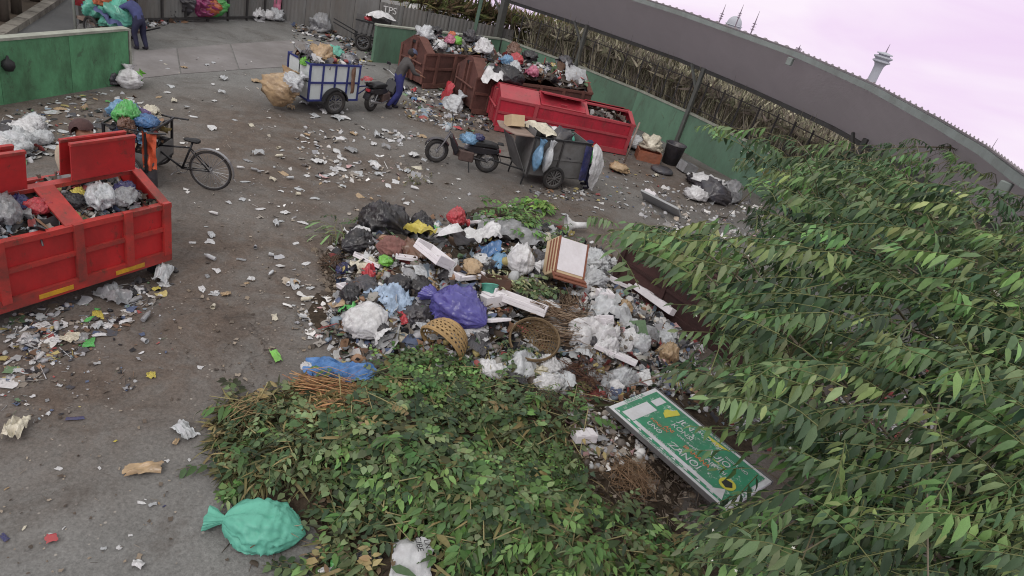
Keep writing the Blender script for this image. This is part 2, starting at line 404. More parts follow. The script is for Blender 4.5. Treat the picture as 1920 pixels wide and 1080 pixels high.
_V = np.stack([_A, _B, ground_z(_A, _B)], -1).reshape(-1, 3)
ground = link('ground', np_mesh('ground', _V, grid_faces(len(_gx), len(_gy))[:, ::-1].copy()), M_GROUND); tag(ground, kind='structure')

def flat(name, pxs, z, mat, kind='structure', thick=0.0, parent=None):
    P = [U(*p) for p in pxs]; mb = MB(); n = len(P)
    if thick: mb.prism([(p[0], p[1]) for p in P], z - thick, z, 'xy')
    else: mb.add([(p[0], p[1], z) for p in P], [tuple(range(n))])
    o = mb.build(name, mat, parent)
    if kind: o['kind'] = kind
    return o
M_CONC = pm('pale_concrete', lin(140, 136, 136, 0.84), 0.92, 0.16, 0.9, 0.25, dirt=0.5, dcol=lin(98, 92, 88), bscale=20, spec=0.2)
M_ASPH = pm('asphalt', lin(112, 113, 114, 0.7), 0.92, 0.14, 0.7, 0.3, dirt=0.35, dcol=lin(84, 82, 80, 0.8), bscale=30, spec=0.2)
M_KERB = pm('kerb_concrete', lin(150, 145, 136, 0.8), 0.9, 0.2, 3, 0.3, dirt=0.7, dcol=lin(80, 74, 66))
M_SOIL = pm('bare_soil', lin(96, 84, 72, 0.8), 0.95, 0.3, 2, 0.5, dirt=0.6)
# paler slabs of the entrance apron, laid one after another with open joints
flat('concrete_slab', [(252, 97), (330, 91), (338, 139), (248, 149)], 0.012, M_CONC, thick=0.03)
flat('concrete_slab', [(332.5, 91), (430, 83), (447, 131), (340.5, 139)], 0.011, M_CONC, thick=0.03)
flat('concrete_slab', [(432.5, 83), (548, 76), (560, 124), (449.5, 131)], 0.013, M_CONC, thick=0.03)
flat('concrete_slab', [(550.5, 76), (640, 80), (655, 122), (562.5, 124)], 0.010, M_CONC, thick=0.03)
# street outside the side wall
flat('road', [(-260, 130), (-40, -30), (60, -120), (190, -60), (150, 40), (120, 95), (0, 140), (-160, 190)], 0.006, M_ASPH)
kb = [U(-140, 140), U(0, 72), U(62, 33), U(98, 9), U(140, -22)]
kw = MB()
for i in range(len(kb) - 1):
    for k in range(3):
        a = kb[i] + (kb[i + 1] - kb[i]) * (k / 3 + 0.01); b_ = kb[i] + (kb[i + 1] - kb[i]) * ((k + 1) / 3 - 0.01)
        MB().beam((a[0], a[1], 0.07), (b_[0], b_[1], 0.07), 0.28, 0.16).build('kerb', M_KERB)['kind'] = 'structure'
flat('pavement', [(-150, 128), (-2, 62), (60, 26), (96, 2), (136, -30), (60, -110), (-160, 30)], 0.09, M_SOIL)

# ------------------------------------------------------------------ walls of the yard
M_GREEN = pm('green_wall_paint', lin(98, 158, 116, 0.95), 0.8, 0.22, 1.3, 0.35, dirt=.75, dcol=lin(66, 80, 64, 0.9), bscale=14, spec=0.25, stretch=(1, 1, 0.55), wear=.55, wcol=lin(70, 76, 66), wscale=3.5)
M_GREEN2 = pm('green_wall_paint_clean', lin(104, 138, 116, 0.95), 0.8, 0.16, 1.0, 0.3, dirt=0.7, dcol=lin(86, 100, 88, 0.9), bscale=14, spec=0.25, wear=.5, wcol=lin(84, 88, 78), wscale=3.0, stretch=(1, 1, 0.4))
M_COPE = pm('pale_coping', lin(168, 172, 160, 0.85), 0.85, 0.18, 4, 0.2, dirt=0.5, dcol=lin(110, 105, 95))
M_ZINC = pm('grey_zinc_sheet', lin(134, 134, 132, 0.72), 0.6, 0.22, 1.6, 0.1, dirt=0.7, dcol=lin(100, 92, 84, 0.9), spec=0.4, stretch=(1, 1, 0.25))
M_FRAME = pm('dark_steel_frame', lin(60, 58, 58, 0.9), 0.7, 0.2, 4, 0.1)
M_POST = pm('grey_steel_post', lin(92, 96, 92, 0.9), 0.65, 0.18, 3, 0.1, dirt=0.4)
M_POSTG = pm('green_steel_post', lin(84, 112, 96, 0.9), 0.65, 0.18, 3, 0.1, dirt=0.4)
def wall_run(name, nodes, h, t, mat, label, cope=True, panel=1.6):
    root = empty(name, (nodes[0][0], nodes[0][1], 0), 0, label, 'wall'); o0 = np.array([nodes[0][0], nodes[0][1], 0.0])
    for i in range(len(nodes) - 1):
        a, b_ = np.array(nodes[i][:2]), np.array(nodes[i + 1][:2]); L = np.linalg.norm(b_ - a); d = (b_ - a) / L
        k = max(1, round(L / panel))
        for j in range(k):
            p = a + d * (L * j / k + 0.004) - o0[:2]; q = a + d * (L * (j + 1) / k - 0.004) - o0[:2]
            MB().beam((p[0], p[1], h / 2), (q[0], q[1], h / 2), t, h).build('wall_panel', mat, root)
        if cope:
            p, q = a - o0[:2] - d * 0.02, b_ - o0[:2] + d * 0.02
            MB().beam((p[0], p[1], h + 0.028), (q[0], q[1], h + 0.028), t + 0.05, 0.05).build('coping', M_COPE, root)
    return root
lw0, lw1 = U(-160, 222), U(239, 154)
lw = wall_run('side_wall', [lw0, lw1], 1.17, 0.14, M_GREEN, 'stained green wall with pale top beside the street, left of the yard')
_d = (lw1 - lw0) / np.linalg.norm(lw1 - lw0); _e = lw1 - lw0 + _d * 0.02
MB().beam((_e[0], _e[1], 0.6), (_e[0] + _d[0] * 0.05, _e[1] + _d[1] * 0.05, 0.6), 0.16, 1.2).build('end_trim', M_COPE, lw)
WALL_TOP = [(944, 72), (1081, 121), (1200, 168.6), (1289, 208), (1417, 271), (1549, 344), (1700, 440), (1900, 570)]
WNODES = [U(x, y, 1.28) for x, y in WALL_TOP]; WNODES.append(np.array([11.0, 9.0, 0])); WNODES.append(np.array([11.5, 5.0, 0]))
bw0 = U(706, 46, 1.25)
wall_run('back_wall', [bw0, WNODES[0] + np.array([-0.12, -0.1, 0])], 1.22, 0.14, M_GREEN2, 'short green wall behind the brown skips with an upright post')
wall_run('boundary_wall', WNODES, 1.23, 0.15, M_GREEN2, 'long dull green boundary wall under the shed roof with pale coping', panel=2.2)
_e = U(695, 112)
# ------------------------------------------------------------------ zinc fence at the back
FA, FB, FC = U(150, 47), U(527, 37), U(702, 84)
FE = U(962, 66, 1.4)
def zinc_fence(name, a, b_, h, label, w=0.9):
    a, b_ = np.array(a[:2]), np.array(b_[:2]); L = np.linalg.norm(b_ - a); ang = math.atan2(*(b_ - a)[::-1])
    root = empty(name, (a[0], a[1], 0), ang, label, 'fence'); k = round(L / w)
    for j in range(k):
        x0, x1 = L * j / k + 0.006, L * (j + 1) / k - 0.006; n = 13; V = []
        lean = random.uniform(-0.012, 0.012)
        for i in range(n):
            x = x0 + (x1 - x0) * i / (n - 1); yy = (0.018 if i % 2 else 0.0) + 0.03
            V += [(x, yy, 0.02 + random.uniform(0, .01)), (x, yy + lean, h + random.uniform(-.02, .02))]
        F = [(2 * i, 2 * i + 2, 2 * i + 3, 2 * i + 1) for i in range(n - 1)]
        o = MB().add(V, F).build('zinc_sheet', M_ZINC, root)
        MB().lo((x0 - 0.035, -0.02, 0), (x0 + 0.035, 0.025, h + 0.02)).build('post', M_FRAME, root)
    for z in (0.12, h * 0.52, h - 0.06): MB().lo((0.0, -0.03, z - 0.03), (L, 0.022, z + 0.03)).build('rail', M_FRAME, root)
    return root
zf1 = zinc_fence('zinc_fence', FB + (FA - FB) * 0.0, FA, 2.6, 'tall grey zinc sheet fence behind the bundles of bags at the back')
zf1.scale = (1, -1, 1)
zf2 = zinc_fence('zinc_fence', FC, FB, 1.75, 'grey zinc sheet fence by the heaped bags, with a tyre hung on it')
zf3 = zinc_fence('zinc_fence', FE, FC, 1.6, 'lower grey zinc fence with white painted letters, below the brush')
def text_part(name, body, size, mat, parent, loc, rot, ext=0.002):
    c = bpy.data.curves.new(name, 'FONT'); c.body = body; c.size = size; c.extrude = ext; c.align_x = 'CENTER'; c.align_y = 'CENTER'
    tmp = bpy.data.objects.new(name, c); COL.objects.link(tmp)
    me = bpy.data.meshes.new_from_object(tmp.evaluated_get(bpy.context.evaluated_depsgraph_get())); bpy.data.objects.remove(tmp)
    return link(name, me, mat, parent, loc, rot)
M_WHITEP = pm('white_paint', (0.7, 0.7, 0.68), 0.6, 0.1, 6, 0.0)
_L3 = float(np.linalg.norm((FC - FE)[:2])); _ang3 = math.atan2((FC - FE)[1], (FC - FE)[0])
_tp = U(716, 18, 1.1); _u = ((_tp - FE)[:2] @ ((FC - FE)[:2] / _L3))
text_part('lettering', 'TPS', 0.34, M_WHITEP, zf3, (_u, 0.06, 1.36), (R(90), 0, R(180)), 0.001)

# ------------------------------------------------------------------ shed roof over the boundary wall
LOWP = [np.array(p) for p in [(-9, 31.2, 2.6), (-4, 29.3, 2.6), (0.06, 27.6, 2.62), (3.6, 25.5, 2.62), (5.9, 22.6, 2.62), (7.6, 19.6, 2.62), (8.4, 16.3, 2.62), (8.75, 13.0, 2.6), (9.0, 10.0, 2.58), (9.3, 5.0, 2.58), (9.5, 1, 2.58)]]
EAVP = [np.array(p) for p in [(-9, 29.0, 4.2), (-4.5, 26.9, 4.2), (0.2, 24.6, 4.2)]] + [U(1280, 22, 4.2), U(1493, 97, 4.2), U(1637, 160, 4.18), U(1760, 226, 4.12), U(1847, 277, 4.06), U(1920, 332, 4.0)]
EAVP += [EAVP[-1] + np.array([0.1, -3.0, 0]), EAVP[-1] + np.array([0.3, -7.0, 0])]
def resample(P, n):
    P = np.array(P); t = np.arange(len(P)); 
    tt = np.linspace(0, len(P) - 1, n); out = np.stack([np.interp(tt, t, P[:, k]) for k in range(3)], -1)
    for _ in range(3): out[1:-1] = (out[:-2] + 2 * out[1:-1] + out[2:]) / 4
    return out
NS = 30
EL, LL = resample(EAVP, NS * 8 + 1), resample(LOWP, NS * 8 + 1)
M_ROOF = pm('grey_roof_sheet', lin(188, 182, 182, 0.95), 0.7, 0.06, 1.2, 0.03, dirt=0.2, dcol=lin(150, 142, 142), spec=0.3)
_n, _l = M_ROOF.node_tree.nodes, M_ROOF.node_tree.links      # translucency added so sky light brightens the roof's underside
_tr = _n.new('ShaderNodeBsdfTranslucent'); _tr.inputs['Color'].default_value = (.62, .6, .62, 1); _ms = _n.new('ShaderNodeMixShader'); _ms.inputs[0].default_value = .42
_l.new(_n['Principled BSDF'].outputs[0], _ms.inputs[1]); _l.new(_tr.outputs[0], _ms.inputs[2]); _l.new(_ms.outputs[0], _n['Material Output'].inputs[0])
M_FASC = pm('pale_fascia', lin(146, 156, 152, 0.85), 0.7, 0.12, 2, 0.08, dirt=0.3)
shed = empty('open_shed', (WNODES[2][0], WNODES[2][1], 0), 0, 'open shed with grey sloping sheet roof and steel posts along the wall', 'shed')
def local(p): return np.array(p) - np.array(shed.location)
for s in range(NS):
    V = []; F = []
    seg = 24
    for i in range(seg + 1):
        t = (s * 8 + i * 8 / seg); k = min(int(t), NS * 8 - 1); f = t - k
        e = EL[k] * (1 - f) + EL[k + 1] * f; w = LL[k] * (1 - f) + LL[k + 1] * f
        up = 0.032 if i % 6 in (0, 1) else 0.0
        for z in (0.0, 0.006):
            u2 = (up + z) if z else 0.0
            V += [local(e + (e - w) * 0.015) + (0, 0, u2 + 0.02), local(w - (e - w) * 0.03) + (0, 0, u2)]
    for i in range(seg):
        a, b_ = 4 * i, 4 * (i + 1)
        F += [(a, a + 1, b_ + 1, b_), (a + 2, b_ + 2, b_ + 3, a + 3), (a, b_, b_ + 2, a + 2), (a + 1, a + 3, b_ + 3, b_ + 1)]
    MB().add(V, F).build('roof_sheet', M_ROOF, shed)
fb = MB()
for i in range(0, NS * 8, 8):
    a, b_ = local(EL[i]), local(EL[i + 8]); MB().beam(a + (0, 0, -0.065), b_ + (0, 0, -0.065), 0.05, 0.13).build('fascia', M_FASC, shed)
for i in range(0, NS * 8, 8):
    MB().beam(local(LL[i]) + (0, 0, -0.09), local(LL[i + 8]) + (0, 0, -0.09), 0.08, 0.12).build('beam', M_POST, shed)
def eave_at(px):
    best = min(range(len(EL)), key=lambda i: abs(_proj(EL[i])[0] - px)); return EL[best]
def _proj(p):
    v = np.array(p) - EYE; w = v @ _fw; return 960 + F_PX * (v @ _RX) / w, 540 - F_PX * (v @ _UP) / w
for px in (1489, 1903):
    e = eave_at(px); MB().box(local(e) + np.array([-.03, -.06, -0.27]), (0.16, 0.12, 0.2), rz=-0.8).build('eave_bracket', M_FASC, shed, bevel=0.01)
for (px, py) in ((937, 70), (1084, 124), (1293, 212), (1575, 360), (1740, 470)):
    w = U(px, py, 1.25); n2 = -WN * 0.14
    base = np.array([w[0] + n2[0], w[1] + n2[1], 0]); k = int(np.argmin(np.linalg.norm(LL[:, :2] - base[:2], axis=1))); topz = LL[k][2] + 0.15
    wdt = 0.24 if px == 937 else 0.12
    MB().beam(local(base), local(base + (0, 0, topz)), wdt, wdt, up=(1, 1, 0)).build('post', M_POST, shed)
    dirr = (LL[max(k - 6, 0)] - LL[k]); dirr /= np.linalg.norm(dirr)
    MB().beam(local(base + (0, 0, topz - 0.75)), local(base + (0, 0, topz - 0.02)) + dirr * 0.6, 0.07, 0.07).build('brace', M_POST, shed)
# upright post standing on the short back wall
pb = U(884, 72, 1.25); ps = MB().beam((0, 0, 0), (0.05, 0, 3.4), 0.12, 0.12).build('steel_post', M_POSTG, None, loc=(pb[0], pb[1] + 0.25, 0)); tag(ps, 'slim pale green steel post rising behind the short green wall', 'post')

# ------------------------------------------------------------------ dry reeds and mesh behind the wall
WP = resample(WNODES[:8], 200)
def blades(K, offs, hgt, cols, wid=(0.02, 0.05), lean=0.22, z0=0.6, p0=0.0, p1=1.0, path=None):
    path = WP if path is None else path
    t = rng.uniform(p0, p1, K) * (len(path) - 1.001); k = t.astype(int); f = (t - k)[:, None]
    P = path[k] * (1 - f) + path[k + 1] * f; o = rng.uniform(*offs, K)
    P = P.copy(); P[:, 0] += WN[0] * o; P[:, 1] += WN[1] * o; P[:, 2] = z0
    V = np.array([(-.5, 0, 0), (.5, 0, 0), (-.42, .06, .5), (.42, .06, .5), (-.05, .22, 1), (.05, .22, 1)]); Fc = np.array([(0, 1, 3, 2), (2, 3, 5, 4)])
    Mx = rotm(rng.normal(0, lean, K), rng.normal(0, lean, K), rng.uniform(0, 6.28, K))
    S = np.stack([rng.uniform(*wid, K), rng.uniform(.5, 1.5, K), rng.uniform(*hgt, K)], -1)
    C = cols[rng.integers(0, len(cols), K)] * rng.uniform(0.6, 1.3, K)[:, None]
    return (V, Fc, Mx * S[:, None, :], P, C)
RC = np.array([lin(206, 200, 160), lin(190, 182, 150), lin(164, 156, 126), lin(150, 150, 116), lin(136, 122, 106), lin(116, 106, 92), lin(140, 144, 108), lin(160, 146, 130), lin(92, 86, 74), lin(150, 142, 128), lin(128, 122, 108)])
RC = (RC * .75 + RC.mean(1, keepdims=True) * .25) * 1.05
reeds = scatter('dry_reeds', [blades(3200, (0.5, 2.6), (0.9, 1.9), RC, z0=0.3), blades(1500, (0.5, 3.0), (1.7, 2.8), RC, z0=0.2, wid=(.03, .06)), blades(3600, (0.6, 3.2), (0.25, 0.6), RC, (0.05, 0.11), 0.9, z0=1.9), blades(1600, (0.6, 2.0), (0.2, 0.5), RC, (0.05, 0.1), 1.0, z0=1.1)], vm('reed_leaf', 0.8, 0.2, 0.25))
tag(reeds, 'tall dry yellow reeds and creeper behind the boundary wall', 'reeds', kind='stuff')
M_BACK = pm('olive_bank', lin(84, 80, 58, 0.8), 0.95, 0.35, 2.0, 0.6, dirt=0.8, dcol=lin(50, 46, 36))  # olive brown earth mottled with darker brown
bk = []
for i in range(0, len(WP)): bk += [(WP[i][0] + WN[0] * 2.6, WP[i][1] + WN[1] * 2.6, -0.5), (WP[i][0] + WN[0] * 3.4, WP[i][1] + WN[1] * 3.4, 2.2 + 0.5 * float(fbm(np.array([i * .2, 0, 0]), 3)))]
o = MB().add(bk, [(2 * i, 2 * i + 2, 2 * i + 3, 2 * i + 1) for i in range(len(WP) - 1)]).build('earth_bank', M_BACK); tag(o, kind='structure')
fr = empty('mesh_fence', (WP[0][0], WP[0][1], 0), 0, 'dark wire fence standing on the boundary wall in front of the reeds', 'fence')
fo = np.array([WP[0][0], WP[0][1], 0.0])
for z in (1.42, 2.25):
    MB().tube([WP[i] * (1, 1, 0) + np.array([0, 0, z]) - fo + np.array([WN[0], WN[1], 0]) * 0.22 for i in range(0, 200, 8)], 0.016, 5).build('rail', M_FRAME, fr)
for i in range(4, 200, 7):
    p = WP[i] * (1, 1, 0) - fo + np.array([WN[0], WN[1], 0]) * 0.22
    MB().beam(p + (0, 0, 1.0), p + (0, 0, 2.35), 0.045 if i % 3 else 0.08, 0.045).build('post', M_FRAME, fr)
# brush on the slope beyond the lower zinc fence
bp_ = resample([FC + np.array([0.4, 1.3, 0]), FE + np.array([0.5, 1.6, 0]), FE + np.array([3, 2.2, 0])], 60)
BC = np.array([lin(140, 132, 92), lin(112, 100, 78), lin(96, 104, 66), lin(150, 128, 104), lin(84, 76, 58), lin(128, 138, 88)])
brush = scatter('dry_brush', [blades(2600, (-.3, 2.5), (0.3, 0.7), BC, (.06, .16), 0.9, z0=1.0, path=bp_), blades(2600, (-.3, 2.8), (0.4, 0.9), BC, (.06, .16), 0.9, z0=1.7, path=bp_), blades(1500, (0, 2.8), (1.0, 2.4), BC, (.03, .06), 0.3, z0=0.2, path=bp_)], vm('reed_leaf'))
tag(brush, 'tangled brown and green brush beyond the zinc fence', 'brush', kind='stuff')

# ------------------------------------------------------------------ far skyline beyond the roof
M_TOWER = pm('pale_tower_render', lin(192, 196, 204, 0.8), 0.8, 0.06, 0.05, 0.0)
M_MAST = pm('mast_steel', lin(140, 128, 140, 0.8), 0.7, 0.1, 0.2, 0.0)
def far_at(px, py, dist):
    return D(px, py, dist)
tp = far_at(1645, 130, 170); bz = tp[2] - 24; s = M_PX(tp)
tw = empty('observation_tower', (tp[0], tp[1], bz), 0, 'pale round tower with stacked flared decks and a needle on top', 'tower')
hz = lambda py, px=1655: far_at(px, py, 170)[2] - bz
k = s
MB().lathe([(9.5 * k, 0), (8.5 * k, hz(165)), (8 * k, hz(140)), (8.5 * k, hz(126)), (11 * k, hz(120))], 20).build('shaft', M_TOWER, tw, True)
MB().lathe([(10 * k, hz(121)), (16 * k, hz(117)), (16 * k, hz(115)), (11 * k, hz(112))], 24).build('lower_deck', M_TOWER, tw)
MB().lathe([(11 * k, hz(114)), (17 * k, hz(108)), (17 * k, hz(106)), (10 * k, hz(104)), (10 * k, hz(102)), (14.5 * k, hz(101)), (14 * k, hz(99)), (4 * k, hz(97)), (0.1, hz(96.5))], 24).build('upper_deck', M_TOWER, tw)
MB().tube([(0, 0, hz(98)), (0, 0, hz(78))], [1.2 * k, 0.3 * k], 6).build('needle', M_MAST, tw)
def mast(px, py0, py1, dist, r, label, rings=3):
    b_ = far_at(px, py0, dist); t = b_ + np.array([0, 0, (far_at(px, py1, dist) - b_)[2]]); h = t[2] - b_[2]; k = M_PX(b_)
    root = empty('antenna_mast', (b_[0], b_[1], b_[2] - 14), 0, label, 'mast', None)
    MB().tube([(0, 0, 0), (0, 0, 14 + h * 0.45), (0, 0, 14 + h)], [r * k, r * k * 0.7, 0.25 * k], 6).build('pole', M_MAST, root)
    for i in range(rings): MB().lathe([(r * k * 2.2, 14 + h * (0.15 + 0.13 * i)), (r * k * 2.2, 14 + h * (0.15 + 0.13 * i) + 1.2 * k)], 8).build('ring', M_MAST, root)
dm = far_at(1377, 44, 190); k = M_PX(dm)
md = empty('domed_hall', (dm[0], dm[1], dm[2] - 16), 0, 'pale grey dome of a far building peeping above the roof', 'building')
MB().lathe([(15 * k, 0), (15 * k, 16 - 4 * k), (17 * k, 16 - 3 * k), (15 * k, 16 - 2 * k)], 24).build('drum', M_TOWER, md)
MB().lathe([(14 * k * math.cos(a), 16 - 2 * k + 15 * k * math.sin(a)) for a in np.linspace(0, 1.56, 8)], 24).build('dome', M_TOWER, md, True)
mast(1349, 40, 4, 185, 1.6, 'slim spire leftmost above the shed roof beside the dome'); mast(1383, 38, 5, 180, 1.5, 'thin double spire rising in front of the dome'); mast(1408, 62, 16, 185, 1.7, 'slim ringed spire right of the dome')
mast(1494, 100, 82, 150, 2.6, 'short stubby antenna above the middle of the shed roof', 4); mast(1857, 282, 254, 150, 0.8, 'needle thin mast at the far end of the shed roof', 1)
# ------------------------------------------------------------------ refuse: small pieces used in heaps
def crumple(n, amp, seed, asp=1.0):
    u = np.linspace(-.5, .5, n); A, B = np.meshgrid(u, u, indexing='ij'); q = np.stack([A * 2.2, B * 2.2, 0 * A + seed * 1.7], -1)
    X = A + (vnoise(q * 1.7, seed) - .5) * .5; Y = (B + (vnoise(q * 1.7, seed + 1) - .5) * .5) * asp; Z = (vnoise(q * 1.4, seed + 2) - .5) * amp * 2
    return np.stack([X, Y, Z], -1).reshape(-1, 3), grid_faces(n, n)
def lump(seed, fl=0.6):
    bm = bmesh.new(); bmesh.ops.create_icosphere(bm, subdivisions=2, radius=0.5); P = np.array([v.co for v in bm.verts]); F = np.array([[v.index for v in f.verts] for f in bm.faces]); bm.free()
    P = P * (0.72 + 0.75 * (ridged(P * 2.6, seed, 2)[:, None] - .4)); P[:, 2] *= fl; P[:, 1] *= 0.6 + 0.4 * ((seed * 37 % 10) / 10); return P, F
CRUMP = [crumple(4, a, s, r) for s, (a, r) in enumerate([(.35, 1), (.5, .6), (.25, 1.3), (.6, .8), (.4, .45), (.15, .9), (.12, .5)])]
LUMPS = [lump(s) for s in range(5)]
STICK = (np.array([(-.5, -.03, 0), (-.5, .03, 0), (-.5, 0, .05), (.5, -.02, 0), (.5, .02, 0), (.5, 0, .04)]), np.array([(0, 3, 4, 1), (1, 4, 5, 2), (2, 5, 3, 0)]))
_w = [lin(226, 224, 222, .85), lin(206, 206, 208, .85), lin(186, 188, 190, .85), lin(160, 160, 164)]
PAL_MIX = np.array(_w + _w[1:] + [lin(150, 146, 140), lin(132, 124, 116), lin(120, 112, 104), lin(104, 94, 84), lin(84, 74, 66), lin(44, 44, 48), lin(34, 34, 38), lin(56, 54, 56), lin(70, 70, 76), lin(92, 90, 92), lin(146, 74, 72), lin(88, 100, 128), lin(100, 124, 94), lin(176, 162, 108), lin(150, 118, 94), lin(120, 96, 80), lin(132, 146, 158)])
PAL_WHITE = np.array(_w * 3 + [lin(236, 234, 232, .9)] * 2 + [lin(150, 144, 138), lin(128, 120, 112), lin(172, 164, 152), lin(110, 102, 96), lin(190, 176, 160)] + [lin(150, 140, 130), lin(170, 160, 150), lin(196, 160, 160)])
PAL_DARK = np.array([lin(52, 46, 42), lin(70, 60, 52), lin(40, 38, 38), lin(92, 80, 70), lin(110, 98, 86), lin(130, 118, 104), lin(150, 146, 142), lin(180, 178, 176), lin(96, 60, 54)])
PAL_DIRT = np.array([lin(110, 98, 86), lin(130, 116, 100), lin(88, 76, 66), lin(150, 138, 124), lin(70, 60, 52)])
M_REF = vm('refuse_piece', 0.5, 0.4)
def pieces(P, size, pal, tilt=0.5, lumps=0.3, sticks=0.0, bias=1.6):
    """placed piece sets for scatter(); P (K,3)"""
    K = len(P); out = []; kind = rng.random(K); sz = size[0] + (size[1] - size[0]) * rng.random(K) ** bias
    Mx = rotm(rng.normal(0, tilt, K), rng.normal(0, tilt, K), rng.uniform(0, 6.28, K)) * sz[:, None, None]
    C = pal[rng.integers(0, len(pal), K)] * rng.uniform(.75, 1.12, K)[:, None]
    T = list(range(len(CRUMP))); ci = rng.integers(0, len(CRUMP), K); li = rng.integers(0, len(LUMPS), K)
    a = kind < sticks; b_ = (~a) & (kind < sticks + lumps); c = ~(a | b_)
    if a.any(): out.append(STICK + (Mx[a] * 1.8, P[a], C[a]))
    for i, t in enumerate(LUMPS):
        s = b_ & (li == i)
        if s.any(): out.append(t + (Mx[s] * 0.8, P[s], C[s]))
    for i, t in enumerate(CRUMP):
        s = c & (ci == i)
        if s.any(): out.append(t + (Mx[s], P[s], C[s]))
    return out
BAGM = [bag_mesh(1, .85, .7, s, neck=nk, wr=w * 1.9, nu=26, nv=30, smooth=False) for s, (nk, w) in enumerate([(.16, .16), (.14, .22), (0, .2), (.2, .14), (0, .28), (.12, .18)])]
SHM = [sheet_mesh(1, 1, a, s, 9, f) for s, (a, f) in enumerate([(.12, 2.5), (.2, 3), (.08, 2), (.28, 3.5), (.16, 2.2)])]
SMALLM = [sheet_mesh(1, r, a * 2.2, s + 20, 6, f * 1.2, ragged=.32) for s, (r, a, f) in enumerate([(.7, .05, 2), (1, .14, 2.6), (.5, .08, 2), (.8, .03, 1.5), (.6, .2, 3), (1, .05, 2), (.45, .03, 1.3), (.75, .1, 3)])]
def plastic(name, rgb, k=0.9, rough=0.27, var=0.14, dirt=0.25, bump=0.35):
    g = sum(rgb) / 3; rgb = tuple(c * .9 + g * .1 for c in rgb)
    if 'plastic_' + name in MATS: return MATS['plastic_' + name]
    m = pm('plastic_' + name, lin(*rgb, k), rough, var, 7, bump, dirt=dirt * 1.5, dcol=lin(96, 86, 76), bscale=18, spec=0.5)
    n, l = m.node_tree.nodes, m.node_tree.links; b0 = [x for x in n if x.type == 'BUMP'][0]; src = b0.inputs['Height'].links[0].from_node.inputs['Vector'].links[0].from_socket
    vo = n.new('ShaderNodeTexVoronoi'); vo.inputs['Scale'].default_value = 8; vo.inputs['Randomness'].default_value = 1; l.new(src, vo.inputs['Vector'])
    b2 = n.new('ShaderNodeBump'); b2.inputs['Strength'].default_value = .4; b2.inputs['Distance'].default_value = .03; l.new(vo.outputs['Distance'], b2.inputs['Height']); l.new(b0.outputs[0], b2.inputs['Normal']); l.new(b2.outputs[0], n['Principled BSDF'].inputs['Normal'])
    return m
PL = dict(white=plastic('white', (226, 226, 228), .88), pale=plastic('pale', (200, 204, 208)), grey=plastic('grey', (150, 152, 156)), black=plastic('black', (38, 38, 44), 1, .32, .2, .15),
          dark=plastic('dark', (66, 66, 74), 1, .35), green=plastic('green', (90, 190, 96)), lime=plastic('lime', (120, 200, 70)), teal=plastic('teal', (96, 190, 166)), turq=pm('turquoise_weave', lin(100, 176, 154, .95), .5, .08, 5, .15, dirt=.12, dcol=lin(70, 110, 98), bscale=60),
          blue=plastic('blue', (70, 120, 176)), sky=plastic('sky_blue', (110, 160, 200)), navy=plastic('navy', (50, 56, 110)), red=plastic('red', (196, 54, 66)), pink=plastic('pink', (214, 120, 150)), magenta=plastic('magenta', (170, 60, 120)),
          yellow=plastic('yellow', (214, 196, 80)), orange=plastic('orange', (214, 110, 70)), brown=plastic('brown', (120, 84, 66)), tan=plastic('tan', (186, 156, 118)), purple=pm('purple_film', lin(86, 82, 152, .95), .24, .14, 5, .35, dirt=.15, dcol=lin(60, 58, 96), bscale=22, spec=.5), violet=plastic('violet', (96, 70, 130)), cream=plastic('cream', (220, 212, 190)))
FOAM = pm('white_foam', lin(232, 228, 232, .9), .75, .05, 6, .06, dirt=.2, dcol=lin(150, 140, 130), spec=.3)
CARD = pm('cardboard', lin(178, 142, 104, .9), .85, .12, 4, .15, dirt=.35, dcol=lin(120, 92, 66))
CARDL = pm('pale_cardboard', lin(206, 184, 150, .9), .85, .1, 4, .1, dirt=.2, dcol=lin(150, 120, 90))
def aim(p): return np.array(p, float)
def bag(name, loc, size, mat, label, cat='bag', group=None, rz=None, v=0, rot=None, hgt=1.0):
    rz = random.uniform(0, 6.28) if rz is None else rz
    o = link(name, BAGM[v % len(BAGM)], PL[mat] if isinstance(mat, str) else mat, None, loc, rot or (random.uniform(-.12, .12), random.uniform(-.12, .12), rz), (size, size, size * hgt))
    return tag(o, label, cat, group)
def sheet(name, loc, w, l_, mat, label, cat='sheet', group=None, rz=None, v=0, rot=None, hgt=1.0):
    rz = random.uniform(0, 6.28) if rz is None else rz
    o = link(name, SHM[v % len(SHM)], PL[mat] if isinstance(mat, str) else mat, None, loc, rot or (0, 0, rz), (w, l_, (w + l_) / 2 * hgt))
    return tag(o, label, cat, group)

